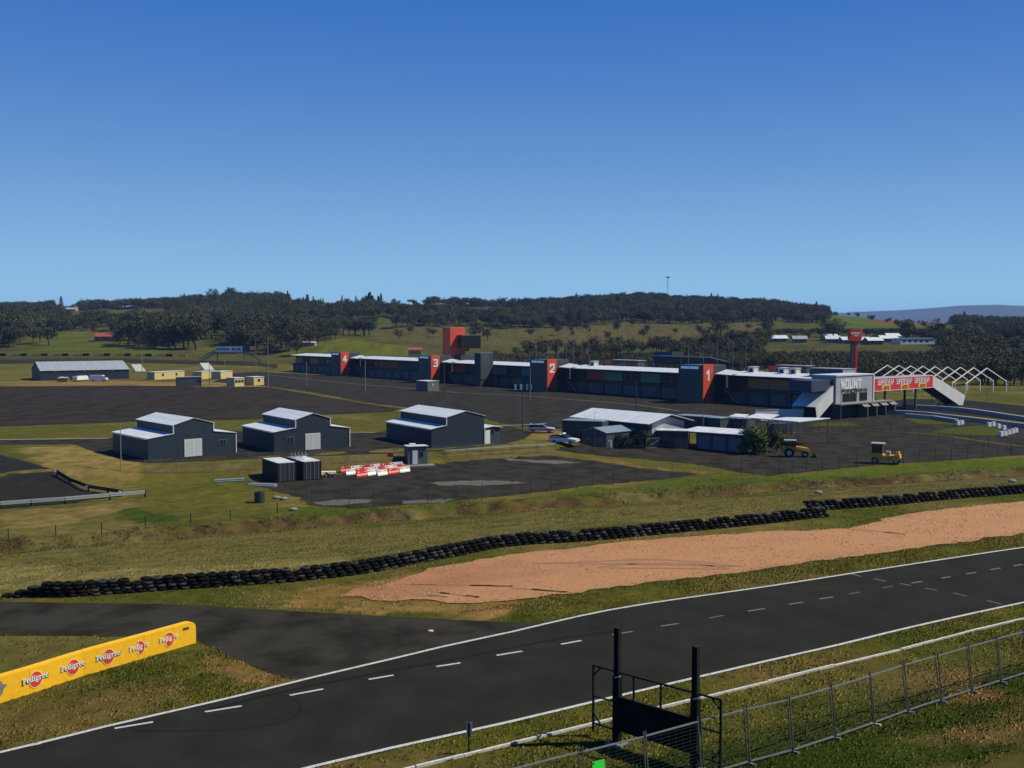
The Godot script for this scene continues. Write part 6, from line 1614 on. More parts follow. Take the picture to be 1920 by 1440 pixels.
func make_yard() -> void:
	# vehicles
	var wagon := car("station_wagon", "white station wagon parked on gravel by the dark pole", "car", Vector2(5.25, -180.51), -6.0, 4.8, [[-0.5, 0.28], [0.5, 0.28], [0.5, 0.72], [0.24, 0.88], [-0.48, 0.92], [-0.5, 0.7]], [[-0.48, 0.88], [0.22, 0.86], [0.06, 1.40], [-0.40, 1.42]])
	B(wagon, "stripe", M.banner_red, Vector3(0, 0.55, 0.885), Vector3(4.3, 0.16, 0.03))
	var ute := car("utility", "white utility with roof beacon parked at the end of the pipe rail", "car", Vector2(8.63, -166.68), -28.0, 4.9, [[-0.5, 0.32], [0.5, 0.32], [0.5, 0.78], [0.22, 0.95], [-0.16, 0.98], [-0.16, 0.92], [-0.5, 0.92]], [[-0.14, 0.95], [0.20, 0.93], [0.09, 1.48], [-0.11, 1.50]])
	B(ute, "beacon", M.white_paint, Vector3(-0.1, 1.66, 0), Vector3(0.3, 0.2, 1.0))
	B(ute, "tray", M.black_plastic, Vector3(-1.6, 0.98, 0), Vector3(1.5, 0.12, 1.6))
	car("delivery_van", "white delivery van before the open door of the long navy hall", "van", Vector2(-150.2, -367.79), 2.0, 6.2, [[-0.5, 0.35], [0.5, 0.35], [0.5, 0.95], [0.42, 1.25], [0.30, 2.05], [0.22, 2.2], [-0.48, 2.2], [-0.5, 2.0]], [[0.28, 1.25], [0.425, 1.22], [0.33, 1.95], [0.26, 2.02]], 2.1)
	car("tray_truck", "white light truck seen from behind beside the delivery van", "truck", Vector2(-156.79, -367.79), 70.0, 5.6, [[-0.5, 0.5], [0.5, 0.5], [0.5, 1.1], [0.40, 2.0], [0.12, 2.1], [0.10, 1.9], [-0.5, 1.9]], [[0.30, 1.25], [0.49, 1.15], [0.41, 1.90], [0.30, 1.95]], 2.2)
	var o := thing("skip_bin", "orange skip bin full of rubbish before the navy hall", "skip", gp(Vector2(-161.45, -363.87)), 3.0)
	mi("bin", prism(PackedVector2Array([Vector2(-1.7, 0.0), Vector2(1.7, 0.0), Vector2(2.2, 1.3), Vector2(-2.2, 1.3)]), -0.9, 0.9), M.panel_ochre, o)
	for i in 7:
		B(o, "rubbish", M.white_paint if i % 2 else M.cream_panel, Vector3(-1.6 + 0.52 * i, 1.45, 0.2 * sin(i * 2.0)), Vector3(0.6, 0.4, 0.7), Vector3(10 * i, 25 * i, 12))
	# loader
	o = thing("tractor_loader", "yellow tractor loader with dark canopy parked beside the small tree", "tractor", gp(Vector2(44.92, -160.23), 0.05), -12.0)
	mi("bonnet", prism(PackedVector2Array([Vector2(0.2, 0.75), Vector2(2.1, 0.65), Vector2(2.15, 1.25), Vector2(1.9, 1.45), Vector2(0.2, 1.7)]), -0.45, 0.45), M.machine_yellow, o)
	mi("rear_body", prism(PackedVector2Array([Vector2(-1.9, 0.7), Vector2(0.2, 0.7), Vector2(0.2, 1.5), Vector2(-0.6, 1.75), Vector2(-1.9, 1.6)]), -0.75, 0.75), M.machine_yellow, o)
	for s in [-1, 1]:
		wheel(o, Vector3(-0.9, 0.72, s * 0.95), 0.75, 0.42)
		wheel(o, Vector3(1.55, 0.5, s * 0.8), 0.5, 0.32)
		for x in [-1.5, 0.1]:
			B(o, "canopy_post", M.black_plastic, Vector3(x, 2.0, s * 0.66), Vector3(0.10, 1.3, 0.10))
		mi("lift_arm", bars([[Vector3(0.2, 1.5, s * 0.62), Vector3(2.3, 0.8, s * 0.62)], [Vector3(2.3, 0.8, s * 0.62), Vector3(2.9, 0.3, s * 0.62)]], 0.14), M.machine_yellow, o)
		B(o, "headlight", M.white_paint, Vector3(2.17, 1.05, s * 0.28), Vector3(0.06, 0.2, 0.22))
	B(o, "glass", M.dark_glass, Vector3(-0.7, 2.0, 0), Vector3(1.5, 0.9, 1.25))
	B(o, "canopy", M.pale_steel, Vector3(-0.7, 2.62, 0), Vector3(1.9, 0.12, 1.6))
	mi("bucket", prism(PackedVector2Array([Vector2(2.8, 0.1), Vector2(3.3, 0.05), Vector2(3.25, 0.3), Vector2(2.95, 0.7)]), -0.95, 0.95), M.black_plastic, o)
	mi("backhoe", bars([[Vector3(-1.9, 1.0, 0), Vector3(-2.6, 2.4, 0)], [Vector3(-2.6, 2.4, 0), Vector3(-3.4, 1.2, 0)], [Vector3(-3.4, 1.2, 0), Vector3(-3.2, 0.4, 0)]], 0.24), M.machine_yellow, o)
	# roller
	o = thing("road_roller", "yellow pneumatic road roller with tall black cab near the wire fence", "roller", gp(Vector2(56.15, -152.46), 0.05), -28.0)
	mi("chassis", prism(PackedVector2Array([Vector2(-1.6, 0.55), Vector2(2.2, 0.55), Vector2(2.5, 0.9), Vector2(2.4, 1.45), Vector2(0.2, 1.15), Vector2(-0.2, 1.6), Vector2(-1.6, 1.6)]), -0.9, 0.9), M.machine_yellow, o)
	mi("nose_cover", prism(PackedVector2Array([Vector2(1.7, 1.3), Vector2(2.35, 1.35), Vector2(2.25, 1.9), Vector2(1.9, 1.8)]), -0.6, 0.6), M.machine_yellow, o)
	B(o, "cab", M.container_black, Vector3(-0.8, 2.15, 0), Vector3(1.5, 1.5, 1.7))
	for s in [-1, 1]:
		B(o, "cab_window", M.dark_glass, Vector3(-0.8, 2.3, s * 0.87), Vector3(1.2, 1.0, 0.06))
		for x in [-1.5, -0.1]:
			B(o, "cab_post", M.black_plastic, Vector3(x, 2.2, s * 0.84), Vector3(0.1, 1.6, 0.1))
	B(o, "cab_roof", M.pale_steel, Vector3(-0.8, 2.98, 0), Vector3(1.9, 0.14, 2.0))
	B(o, "seat", M.cream_panel, Vector3(0.7, 1.5, 0), Vector3(0.6, 0.7, 0.7))
	for z in [-0.75, -0.25, 0.25, 0.75]:
		wheel(o, Vector3(-1.1, 0.45, z), 0.48, 0.38)
	for z in [-0.5, 0.0, 0.5]:
		wheel(o, Vector3(1.9, 0.42, z), 0.46, 0.38)
	# red and white water barriers in rows
	var prof := PackedVector2Array([Vector2(-0.26, 0.0), Vector2(0.26, 0.0), Vector2(0.24, 0.18), Vector2(0.12, 0.38), Vector2(0.10, 0.75), Vector2(-0.10, 0.75), Vector2(-0.12, 0.38), Vector2(-0.24, 0.18)])
	var me := prism(prof, -0.95, 0.95)
	var k := 0
	for row in 4:
		var a: Vector2 = [Vector2(-24.12, -142.35), Vector2(-22.96, -139.91), Vector2(-21.31, -137.84), Vector2(-18.75, -138.87)][row]
		var b: Vector2 = [Vector2(-16.22, -147.36), Vector2(-15.68, -145.91), Vector2(-16.29, -143.12), Vector2(-14.6, -143.67)][row]
		var cnt: int = [6, 6, 4, 3][row]
		for i in cnt:
			var q := a.lerp(b, (i + 0.5) / cnt)
			var red := (i + row) % 2 == 0
			var lb: String = ("red" if red else "white") + " plastic road barrier in the " + ["back", "second", "third", "front"][row] + " row beside the grey hut"
			o = thing("road_barrier", lb, "barrier", gp(q, 0.05), turn_of(a, b) + 90.0 + 4.0 * sin(k * 2.1), "plastic road barriers in the yard")
			mi("body", me, M.water_red if red else M.white_paint, o)
			for s in [-0.6, 0.6]:
				B(o, "lifting_slot", M.white_paint if red else M.water_red, Vector3(0.0, 0.62, s), Vector3(0.24, 0.12, 0.3))
			B(o, "end_cap", M.white_paint, Vector3(0, 0.4, 0.97), Vector3(0.2, 0.6, 0.05))
			k += 1
	# junk beside the containers
	for e in [[Vector2(-37.72, -134.37), "bundle of grey pipes lying left of the freight containers", M.blue_roof, 20.0], [Vector2(-32.06, -130.15), "bundle of bright steel pipes lying before the left container", M.pale_steel, -15.0], [Vector2(-26.61, -141.18), "stack of white boards right of the freight containers", M.white_paint, 10.0]]:
		o = thing("pipe_bundle", e[1], "pipes", gp(e[0]), e[3])
		for i in 7:
			var st := st0()
			tube(st, Vector3(-2.0 + 0.15 * (i % 3), 0.10 + 0.17 * (i / 4), 0.22 * (i % 4)), Vector3(1.9, 0.10 + 0.17 * (i / 4), 0.22 * (i % 4) + 0.1), 0.085, 0.085, 7)
			mi("pipe", done(st), e[2], o)
	o = thing("timber_heap", "heap of brown timber and green rope right of the containers", "heap", gp(Vector2(-25.49, -138.35)), 0.0)
	for i in 9:
		B(o, "timber", M.panel_ochre if i % 3 else M.net_green, Vector3(-0.9 + 0.25 * i, 0.2 + 0.1 * (i % 3), 0.3 * sin(i)), Vector3(1.1, 0.12, 0.2), Vector3(8 * i, 41 * i, 6 * i))
	o = thing("water_tank", "dark squat tank standing in grass at the yard corner", "tank", gp(Vector2(-29.45, -117.44)), 0.0)
	var s3 := st0()
	tube(s3, Vector3(0, -0.1, 0), Vector3(0, 1.25, 0), 0.62, 0.62, 16)
	mi("shell", done(s3), M.charcoal, o)
	B(o, "lid", M.slate_blue, Vector3(0, 1.3, 0), Vector3(0.5, 0.1, 0.5))
	for e in [[Vector2(-28.08, -120.09), "pale boulder by the tank, left one of two"], [Vector2(-27.07, -119.32), "pale boulder by the tank, right one of two"], [Vector2(-24.39, -112.14), "flat pale boulder in the grass below the yard corner"], [Vector2(34.86, -114.39), "white concrete slab in the ditch"], [Vector2(53.25, -107.18), "pale concrete pipe end in the far right bank"]]:
		o = thing("boulder", e[1], "stone", gp(e[0]), 20.0)
		var sm := SphereMesh.new()
		sm.radius = 0.42
		sm.height = 0.6
		sm.radial_segments = 9
		sm.rings = 5
		var q := mi("stone", sm, M.concrete, o)
		q.position.y = 0.12
		q.scale = Vector3(1.2, 0.8, 0.9)
	# guard rails round the lower car park
	for e in [[PackedVector2Array([Vector2(-58.53, -129.59), Vector2(-47.2, -121.66)]), "dark guard rail lying along the right edge of the lower car park", M.dark_steel], [PackedVector2Array([Vector2(-62.2, -108.54), Vector2(-57.62, -113.16), Vector2(-51.7, -116.34), Vector2(-44.22, -121.27)]), "pale guard rail along the front of the lower car park", M.pale_steel]]:
		var line := spline(e[0], 3.0)
		o = thing("guard_rail", e[1], "rail", gp(line[0]))
		for i in line.size():
			var p := gp(line[i]) - o.position
			B(o, "post", M.dark_steel, p + Vector3(0, 0.35, 0), Vector3(0.16, 0.9, 0.16))
			if i % 2 == 0 and e[2] == M.dark_steel:
				B(o, "block", M.white_paint, p + Vector3(-0.15, 0.55, 0.1), Vector3(0.28, 0.28, 0.28))
			if i > 0:
				var b := gp(line[i - 1]) - o.position
				for y in [0.52, 0.74]:
					mi("beam", bars([[b + Vector3(0, y, 0), p + Vector3(0, y, 0)]], 0.17), e[2], o)
	o = thing("pipe_rail", "long low white pipe rail running from the barn to the white utility", "rail", gp(Vector2(-10.38, -154.45)))
	var line2 := spline(PackedVector2Array([Vector2(-10.39, -154.66), Vector2(-5, -157.72), Vector2(0, -160.47), Vector2(7.12, -164.27)]), 3.0)
	for i in line2.size():
		var p := gp(line2[i], 0.0) - o.position
		B(o, "post", M.pole_grey, p + Vector3(0, 0.25, 0), Vector3(0.1, 0.7, 0.1))
		if i > 0:
			mi("pipe", bars([[gp(line2[i - 1], 0.55) - o.position, p + Vector3(0, 0.55, 0)]], 0.16), M.pale_steel, o)
	o = thing("warning_board", "orange and red warning board on the bank behind the grey hut", "sign", gp(Vector2(-17.93, -148.65)), 0.0)
	B(o, "board", M.tower_red, Vector3(0, 1.2, 0), Vector3(0.9, 0.6, 0.06))
	B(o, "leg", M.pole_dark, Vector3(0, 0.4, -0.04), Vector3(0.08, 1.0, 0.06))
	# white sign by the small shed gate and the gate itself
	o = thing("gate_sign", "tall white sign board at the chain-link gate of the small shed", "sign", gp(Vector2(16.37, -166.4)), 10.0)
	B(o, "board", M.white_paint, Vector3(0, 0.8, 0), Vector3(0.4, 1.3, 0.1))
	B(o, "cap", M.white_paint, Vector3(-0.15, 1.35, 0), Vector3(0.7, 0.25, 0.1))
	o = thing("steel_gate", "long steel field gate with a diagonal brace before the white cabin", "gate", gp(Vector2(22.32, -167.48)), turn_of(Vector2(22.32, -167.48), Vector2(25.78, -169.92)))
	mi("frame", bars([[Vector3(0, 0.1, 0), Vector3(0, 1.7, 0)], [Vector3(3.6, 0.1, 0), Vector3(3.6, 1.7, 0)], [Vector3(0, 1.7, 0), Vector3(3.6, 1.7, 0)], [Vector3(0, 0.15, 0), Vector3(3.6, 0.15, 0)]], 0.07), M.galvanised, o)
	mi("brace", bars([[Vector3(0, 0.15, 0), Vector3(3.6, 1.7, 0)]], 0.07), M.galvanised, o)
	# fences
	chain_fence("tall wire fence with dark posts along the lower edge of the yards", PackedVector2Array([Vector2(-22.64, -113.85), Vector2(-18.25, -112.82), Vector2(-12.8, -114.91), Vector2(-6.58, -118.19), Vector2(0, -122.06), Vector2(10.31, -129.7), Vector2(21.58, -135.83), Vector2(25.83, -139.38), Vector2(32.09, -140.96), Vector2(35.29, -138.87), Vector2(53.77, -149.41), Vector2(82.45, -162.38), Vector2(102.79, -170.51)]), 2.1, 2.9, M.pole_dark)
	chain_fence("wire fence with dark posts between machine yard and pit exit", PackedVector2Array([Vector2(41.15, -179), Vector2(51.64, -187.94), Vector2(61.18, -193), Vector2(68.74, -197.17), Vector2(71.91, -191.7), Vector2(77.28, -182.77), Vector2(84.64, -166.72), Vector2(91.26, -158.26)]), 2.2, 3.4, M.pole_dark)
	chain_fence("grey wire fence on the bank behind the containers", PackedVector2Array([Vector2(-48.71, -133.73), Vector2(-40.61, -136.96), Vector2(-35.49, -139.68), Vector2(-27.51, -144.41), Vector2(-17.04, -149.77), Vector2(-10.15, -153.52), Vector2(0, -158.53), Vector2(6.83, -161.47)]), 2.0, 3.2, M.pole_grey)
	chain_fence("low farm fence of thin dark posts below the lower car park", PackedVector2Array([Vector2(-51.15, -94.38), Vector2(-48.11, -95.93), Vector2(-44.37, -97.7), Vector2(-40.65, -99.53), Vector2(-37.1, -101.71), Vector2(-33.32, -104.28), Vector2(-29.81, -106.37), Vector2(-25.79, -110.48)]), 1.15, 5.0, M.pole_dark, "post_fence", 0.04, 3)
	chain_fence("wire gate fence before the small dark shed", PackedVector2Array([Vector2(11.46, -164.17), Vector2(15.79, -165.89), Vector2(21.23, -167.32), Vector2(25.98, -169.45), Vector2(29.01, -166.25)]), 1.9, 3.0, M.galvanised)
	chain_fence("tall green catch fence beside the far straight", PackedVector2Array([Vector2(-290.45, -541.2), Vector2(-246.02, -543.71), Vector2(-206.87, -546.09), Vector2(-166.83, -546.69), Vector2(-129.49, -534.95)]), 3.4, 9.0, M.net_green)
	chain_fence("tall catch fence beyond the pit straight on the right", PackedVector2Array([Vector2(110.92, -262.85), Vector2(118.66, -252.73), Vector2(125.94, -246.06), Vector2(135.72, -235.91)]), 4.2, 6.0, M.pole_dark)

# ---------------------------------------------------------------- foreground
func tyre_mesh() -> ArrayMesh:
	var st := SurfaceTool.new()
	st.begin(Mesh.PRIMITIVE_TRIANGLES)
	st.set_smooth_group(1)
	var prof := [Vector2(0.17, 0.04), Vector2(0.24, 0.0), Vector2(0.315, 0.04), Vector2(0.32, 0.15), Vector2(0.24, 0.20), Vector2(0.17, 0.16)]
	var n := 12
	for i in n:
		var a := TAU * i / n
		var b := TAU * (i + 1) / n
		for j in prof.size():
			var p: Vector2 = prof[j]
			var q: Vector2 = prof[(j + 1) % prof.size()]
			quad(st, Vector3(cos(b) * p.x, p.y, sin(b) * p.x), Vector3(cos(a) * p.x, p.y, sin(a) * p.x), Vector3(cos(a) * q.x, q.y, sin(a) * q.x), Vector3(cos(b) * q.x, q.y, sin(b) * q.x))
	st.generate_normals()
	return st.commit()

func tyre_wall(pts: PackedVector2Array, label: String, group: String, tm: ArrayMesh) -> void:
	var line := spline(pts, 0.05)
	var run := 0.0
	var last := line[0]
	var next := 0.0
	for i in line.size():
		run += last.distance_to(line[i])
		last = line[i]
		if run < next:
			continue
		next += 0.60
		var t := (line[mini(i + 1, line.size() - 1)] - line[maxi(i - 1, 0)]).normalized()
		var o := thing("tyre_stack", label, "tyres", gp(line[i], -0.02), 0.0, group)
		var low := 4 if rng.randf() > 0.06 else 3
		if pts[0].x < -20.0 and run < 3.2:
			low = 1 + int(run / 1.1)
		for k in low:
			var y := mi("tyre", tm, M.tyre if rng.randf() < 0.72 else M.tyre_dusty, o)
			var back := Vector2(t.y, -t.x) * 0.05 * k
			if back.y > 0.0:
				back = -back
			y.position = Vector3(-t.x * 0.13 * k + back.x + rng.randf_range(-0.03, 0.03), 0.205 * k, -t.y * 0.13 * k + back.y + rng.randf_range(-0.03, 0.03))
			y.rotation = Vector3(rng.randf_range(-0.06, 0.06), rng.randf() * TAU, rng.randf_range(-0.06, 0.06))

func make_foreground() -> void:
	rng.seed = 909
	var tm := tyre_mesh()
	tyre_wall(PackedVector2Array([Vector2(-29.14, -57.81), Vector2(-25.8, -56.31), Vector2(-22.3, -56.96), Vector2(-19.51, -57.69), Vector2(-15.01, -58.73), Vector2(-12.46, -59.55), Vector2(-8.92, -61.41), Vector2(-6.14, -64.18), Vector2(-2.87, -67.39), Vector2(0, -69.93), Vector2(5.7, -71.48), Vector2(11.8, -74.04), Vector2(19.79, -77.67), Vector2(25.24, -80.62)]), "stack of black tyres in the long near run of the tyre wall", "tyre stacks of the near run", tm)
	tyre_wall(PackedVector2Array([Vector2(25.06, -84.07), Vector2(26.85, -84.37), Vector2(32.25, -86.26), Vector2(39.36, -89.46), Vector2(46.88, -92.14), Vector2(55.54, -95.3)]), "stack of black tyres in the short far run of the tyre wall", "tyre stacks of the far run", tm)
	# yellow concrete barrier blocks with the dog food logo
	var e: PackedVector2Array = PackedVector2Array([Vector2(-22.07, -36.08), Vector2(-20.71, -37.89), Vector2(-19.31, -39.93), Vector2(-18.05, -42.08), Vector2(-16.35, -44.39), Vector2(-14.74, -46.63)])
	var lb := ["yellow concrete barrier block with a torn grey patch at the left picture edge", "yellow concrete barrier block with a torn grey patch, at the left edge", "yellow concrete barrier block bearing one red logo, second from the left", "yellow concrete barrier block bearing one whole red logo, third from the left", "last yellow concrete barrier block, rounded end and peeled logos"]
	lb[0] = "yellow concrete barrier block just outside the left picture edge"
	for i in e.size() - 1:
		var a := e[i]
		var b := e[i + 1]
		var w := a.distance_to(b) - 0.012
		var o := thing("barrier_wall", lb[i], "barrier", gp(a), turn_of(a, b), "yellow concrete barrier blocks")
		var p := PackedVector2Array([Vector2(0, -0.1), Vector2(w, -0.1)])
		if i == e.size() - 2:
			p.append_array(PackedVector2Array([Vector2(w, 0.78), Vector2(w - 0.05, 0.92), Vector2(w - 0.16, 1.0), Vector2(w - 0.3, 1.03), Vector2(0, 1.03)]))
		else:
			p.append_array(PackedVector2Array([Vector2(w, 1.03), Vector2(0, 1.03)]))
		mi("block", prism(p, -0.34, 0.0), M.barrier_yellow, o)
		mi("coping", prism(PackedVector2Array([Vector2(0, 1.032), Vector2(w - (0.32 if i == e.size() - 2 else 0.0), 1.032), Vector2(w - (0.34 if i == e.size() - 2 else 0.0), 1.06), Vector2(0, 1.06)]), -0.30, -0.05), M.barrier_yellow, o)
		var logos: Array = [[], [], [[0.35, 0]], [[0.30, 0]], [[0.42, 1]]][i] if false else [[], [], [[0.10, 0], [0.79, 0]], [[0.39, 0], [0.91, 2]], [[0.46, 1]]][i]
		for g in logos:
			var c := Vector3(w * g[0], 0.53, 0.012)
			var disc := func(r: float, z: float, m: Material, called: String, cut: float) -> void:
				var poly := PackedVector2Array()
				for k in 22:
					var an := TAU * k / 22
					var q := Vector2(cos(an) * r * 0.88, sin(an) * r)
					if q.x < cut:
						q.x = cut + 0.03 * sin(k * 2.3)
					poly.append(q)
				var d := mi(called, prism(poly, 0.0, z), m, o)
				d.position = c
			var cut := -9.0
			if g[1] == 1:
				cut = -0.12
			elif g[1] == 2:
				cut = 0.0
			disc.call(0.355, 0.006, M.logo_gold, "logo_rim", -9.0 if g[1] == 0 else cut - 0.06)
			disc.call(0.31, 0.012, M.logo_red, "logo_disc", cut)
			if g[1] == 0:
				lettering(o, "letter_shadow", "Pedigree", M.sign_blue, c + Vector3(0.005, 0.015, 0.014), 0.32, 1.14, 0.0, 0.008, true)
				lettering(o, "lettering", "Pedigree", M.logo_white, c + Vector3(-0.02, 0.03, 0.020), 0.30, 1.12, 0.0, 0.012, true)
			else:
				lettering(o, "lettering", "Pedig", M.logo_white, c + Vector3(-0.16, 0.03, 0.016), 0.30, 0.66, 0.0, 0.012, true)
				lettering(o, "lettering", "e", M.logo_white, c + Vector3(0.42, 0.06, 0.016), 0.17, 0.16, 0.0, 0.012, true)
		if i == 1:
			mi("torn_patch", prism(PackedVector2Array([Vector2(-0.5, -0.1), Vector2(-0.1, -0.32), Vector2(0.05, -0.2), Vector2(0.12, 0.0), Vector2(0.28, 0.1), Vector2(0.08, 0.18), Vector2(0.02, 0.32), Vector2(-0.3, 0.3)]), 0.0, 0.012), M.concrete, o).position = Vector3(w * 0.52, 0.55, 0.004)
		if i == e.size() - 2:
			B(o, "plate", M.ink, Vector3(w * 0.80, 0.80, 0.005), Vector3(0.32, 0.11, 0.012))
	# white kerb beside the track
	var kl := spline(PackedVector2Array([Vector2(-8.65, -29.74), Vector2(-6.06, -31.26), Vector2(-3.19, -33.02), Vector2(-1.64, -33.95), Vector2(0, -34.94), Vector2(3.79, -37.2), Vector2(7.02, -39.11), Vector2(10.59, -41.23), Vector2(14.01, -43.31), Vector2(17.75, -45.52), Vector2(21.84, -48.14), Vector2(25.86, -50.5), Vector2(37.82, -57.28)]), 2.4)
	for i in kl.size() - 1:
		var a := gp(kl[i])
		var b := gp(kl[i + 1])
		var o := thing("kerb_stone", "long low white kerb stone in the line beside the near track edge", "kerb", a, 0.0, "white kerb stones")
		var gap := (b - a) * rng.randf_range(0.003, 0.02)
		var st := st0()
		var n := Vector3((b - a).z, 0, -(b - a).x).normalized()
		var up := rng.randf_range(0.06, 0.10)
		var q: Vector3 = b - a - gap
		hexa(st, [-n * 0.06 - Vector3(0, 0.1, 0), -n * 0.06 + q - Vector3(0, 0.1, 0), n * 0.06 + q - Vector3(0, 0.1, 0), n * 0.06 - Vector3(0, 0.1, 0), -n * 0.05 + Vector3(0, up, 0), -n * 0.05 + q + Vector3(0, up, 0), n * 0.05 + q + Vector3(0, up, 0), n * 0.05 + Vector3(0, up, 0)])
		mi("stone", done(st), M.kerb_white, o)
	# dark steel marshal gate
	var pa: Vector2 = Vector2(3.71, -35.08)
	var pb: Vector2 = Vector2(6.08, -32.98)
	var w := pa.distance_to(pb)
	var o := thing("marshal_gate", "dark steel frame with two tall posts and a black board beside the track", "gate", gp(pa), turn_of(pa, pb))
	for x in [0.0, w]:
		var st := st0()
		for s in [-1, 1]:
			bar(st, Vector3(x + s * 0.085, -0.3, 0), Vector3(x + s * 0.085, 4.1, 0), 0.035, 0.18)
		bar(st, Vector3(x, -0.3, 0), Vector3(x, 4.1, 0), 0.17, 0.03)
		var post := mi("post", done(st), M.dark_steel, o)
		B(post, "sleeve", M.green_board, Vector3(x, 1.15, 0), Vector3(0.25, 2.5, 0.24))
		B(post, "cap", M.dark_steel, Vector3(x, 4.11, 0), Vector3(0.22, 0.03, 0.20))
		B(post, "clamp", M.galvanised, Vector3(x + 0.1, 2.42, 0.12), Vector3(0.24, 0.05, 0.10), Vector3(0, 0, 20))
		B(post, "footing", M.concrete, Vector3(x + 0.05, 0.0, 0.1), Vector3(0.6, 0.10, 0.6))
	for q in [[-1.05, 0.0], [0.12, w - 0.12], [w, w + 0.95]]:
		mi("top_rail", bars([[Vector3(q[0], 2.55, 0), Vector3(q[1], 2.55, 0)]], 0.06), M.dark_steel, o)
	for x in [-1.05, w + 0.95]:
		mi("end_post", bars([[Vector3(x, 0.15, 0), Vector3(x, 2.58, 0)]], 0.07), M.dark_steel, o)
		var s := 1.0 if x < 0.0 else -1.0
		mi("mid_rail", bars([[Vector3(x, 1.45, 0), Vector3(x + s * 0.95, 1.45, 0)], [Vector3(x, 0.45, 0), Vector3(x + s * 0.95, 0.45, 0)]], 0.05), M.dark_steel, o)
		mi("corner_brace", bars([[Vector3(x, 2.2, 0), Vector3(x + s * 0.35, 2.55, 0)], [Vector3(x, 0.85, 0), Vector3(x + s * 0.35, 0.45, 0)]], 0.05), M.dark_steel, o)
	for x in [w * 0.22, w * 0.57]:
		mi("strut", bars([[Vector3(x, 1.6, 0), Vector3(x, 2.55, 0)]], 0.06), M.dark_steel, o)
	for i in 2:
		B(o, "board", M.green_board, Vector3(w * (0.26 + 0.48 * i), 1.06, 0.02), Vector3(w * 0.475, 1.18, 0.05))
	B(o, "board_rail", M.dark_steel, Vector3(w / 2, 1.68, 0.02), Vector3(w - 0.2, 0.05, 0.09))
	# temporary fence
	var fp: PackedVector2Array = PackedVector2Array([Vector2(-0.15, -27.83), Vector2(2.13, -29.26), Vector2(4.19, -30.52), Vector2(6.13, -31.82), Vector2(7.86, -32.93), Vector2(9.57, -33.88), Vector2(11.43, -35.2), Vector2(13.35, -36.65), Vector2(15.07, -37.89), Vector2(16.8, -39), Vector2(18.51, -40.11), Vector2(20.18, -41.17), Vector2(21.84, -42.21), Vector2(23.47, -43.24), Vector2(25.07, -44.24)])
	for i in fp.size() - 1:
		var a := fp[i]
		var b := fp[i + 1]
		var l := a.distance_to(b)
		var f := thing("temporary_fence", "galvanised wire mesh panel in the temporary fence on the near bank", "fence", gp(a, 0.04), turn_of(a, b), "temporary fence panels")
		f.rotation.x = -0.13 + rng.randf_range(-0.02, 0.02)
		f.rotation.z = asin(clampf((hgt(b.x, b.y) - hgt(a.x, a.y)) / l, -0.5, 0.5))
		for x in [0.06, l - 0.06]:
			mi("upright", bars([[Vector3(x, 0.0, 0), Vector3(x, 1.92, 0)]], 0.034), M.fence_tube if i % 3 else M.pole_dark, f)
		mi("top_rail", bars([[Vector3(0.06, 1.76, 0), Vector3(l - 0.06, 1.76, 0)]], 0.045), M.galvanised, f)
		mi("bottom_rail", bars([[Vector3(0.06, 0.07, 0), Vector3(l - 0.06, 0.07, 0)]], 0.045), M.galvanised, f)
		var st := st0()
		for k in 15:
			bar(st, Vector3(0.08, 0.12 + k * 0.11, 0), Vector3(l - 0.08, 0.12 + k * 0.11, 0), 0.0034)
		for k in int(l / 0.3):
			bar(st, Vector3(0.1 + k * 0.3, 0.08, 0), Vector3(0.1 + k * 0.3, 1.75, 0), 0.0025)
		mi("wire_mesh", done(st), M.fence_tube, f)
		var sh := prism(PackedVector2Array([Vector2(-0.06, -0.06), Vector2(0.06, -0.06), Vector2(0.04, 0.04), Vector2(-0.04, 0.04)]), -0.16, 0.26)
		var ft := mi("foot", sh, M.cream_panel if i == 7 else M.galvanised, f)
		ft.position = Vector3(0.02, 0, 0)
		B(ft, "clamp", M.dark_steel, Vector3(0, 0.08, 0), Vector3(0.12, 0.06, 0.08))
	o = thing("notice", "bright green square notice hanging on the temporary fence", "sign", gp(Vector2(2.63, -30.57), 0.0), turn_of(fp[1], fp[2]))
	B(o, "card", M.fluoro_green, Vector3(0, 1.05, 0.06), Vector3(0.46, 0.40, 0.012), Vector3(-7, 0, 0))
	B(o, "tie", M.black_plastic, Vector3(-0.18, 1.22, 0.05), Vector3(0.03, 0.03, 0.05))
	# small road sign seen from behind, and the black mat on the verge
	o = thing("edge_sign", "small grey sign seen from behind on a thin dark stake by the track edge", "sign", gp(Vector2(-1.49, -34.17)), -20.0)
	B(o, "stake", M.dark_steel, Vector3(0, 0.45, 0), Vector3(0.04, 1.3, 0.04))
	B(o, "plate", M.pale_steel, Vector3(0.01, 0.83, -0.03), Vector3(0.20, 0.50, 0.015))
	o = thing("rubber_mat", "black rubber scrap lying on the verge near the small sign", "scrap", gp(Vector2(-2.18, -33.74)), 25.0)
	mi("scrap", prism(PackedVector2Array([Vector2(-0.28, -0.10), Vector2(-0.10, -0.18), Vector2(0.24, -0.12), Vector2(0.28, 0.06), Vector2(0.05, 0.15), Vector2(-0.25, 0.1)]), 0.0, 0.05), M.black_plastic, o).rotation_degrees = Vector3(-86, 0, 0)
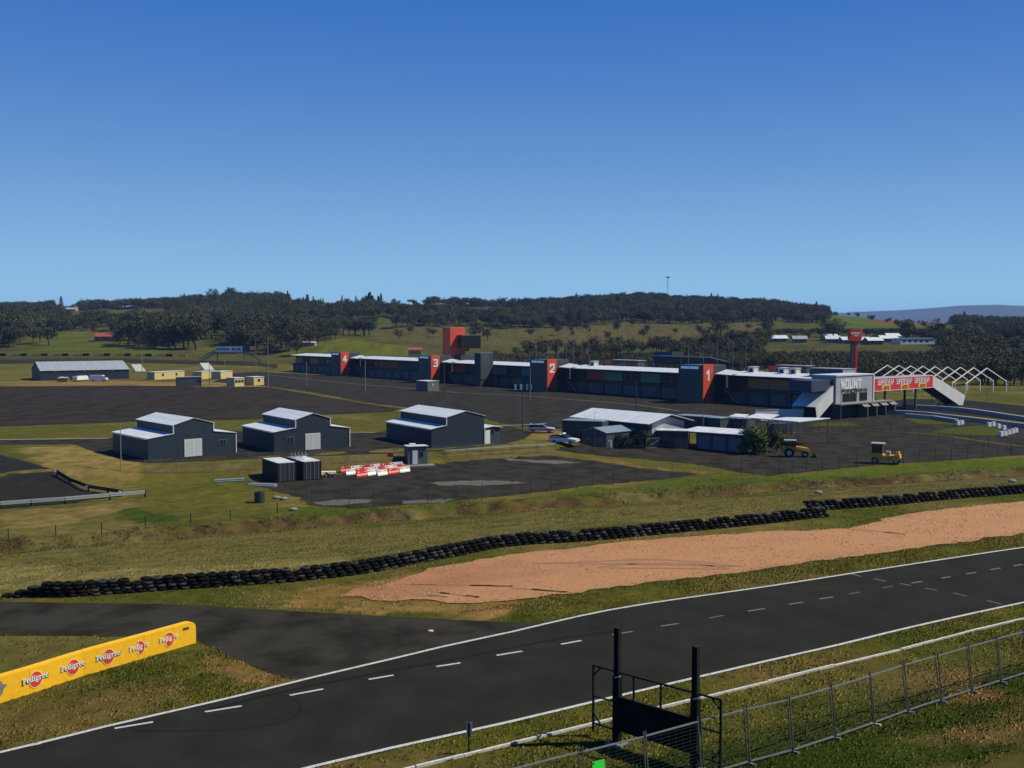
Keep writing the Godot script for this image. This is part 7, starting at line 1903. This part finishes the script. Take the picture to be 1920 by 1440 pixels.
	o = thing("drain_cover", "small pale round drain cover set in the run-off road", "cover", gp(Vector2(-3.93, -48.4), 0.03), 0.0)
	var s4 := st0()
	tube(s4, Vector3(0, -0.02, 0), Vector3(0, 0.025, 0), 0.14, 0.13, 14)
	mi("lid", done(s4), M.cream_panel, o)

func _ready() -> void:
	nz.seed = 4
	nz.frequency = 0.02
	nz.fractal_octaves = 3
	nf.seed = 19
	nf.frequency = 0.02
	nf.fractal_octaves = 4
	# camera, sky, sun, exposure
	var cam := Camera3D.new()
	cam.name = "camera"
	cam.fov = 41.5081
	cam.near = 0.1
	cam.far = 60000.0
	cam.position = Vector3(0, 18, 0)
	cam.rotation_degrees = Vector3(-2.9526, 0, 0)
	add_child(cam)
	cam.current = true
	var env := Environment.new()
	env.background_mode = Environment.BG_SKY
	var sky := Sky.new()
	var ps := ProceduralSkyMaterial.new()
	ps.sky_top_color = Color(0.0, 0.078, 0.37).linear_to_srgb()
	ps.sky_horizon_color = Color(0.31, 0.56, 0.72).linear_to_srgb()
	ps.sky_curve = 0.095
	ps.ground_horizon_color = lc(0.30, 0.38, 0.42)
	ps.ground_bottom_color = lc(0.08, 0.08, 0.06)
	ps.sun_angle_max = 1.0
	sky.sky_material = ps
	env.sky = sky
	env.tonemap_mode = Environment.TONE_MAPPER_LINEAR
	env.tonemap_exposure = 1.3
	env.fog_enabled = true
	env.fog_density = 0.00007
	env.fog_light_color = lc(0.24, 0.44, 0.90)
	env.sdfgi_enabled = true
	env.ssao_enabled = true
	env.ssil_enabled = true
	var we := WorldEnvironment.new()
	we.environment = env
	add_child(we)
	var sun := DirectionalLight3D.new()
	sun.name = "sun"
	sun.light_energy = 1.6
	sun.light_color = Color(1.0, 0.975, 0.86)
	sun.light_angular_distance = 0.5
	sun.shadow_enabled = true
	add_child(sun)
	sun.look_at_from_position(Vector3(0.665, 0.743, -0.04) * 100.0, Vector3.ZERO)
	make_materials()
	make_ground()
	make_roads()
	make_grass()
	make_pits()
	make_sheds()
	make_background()
	make_trees()
	make_yard()
	make_foreground()
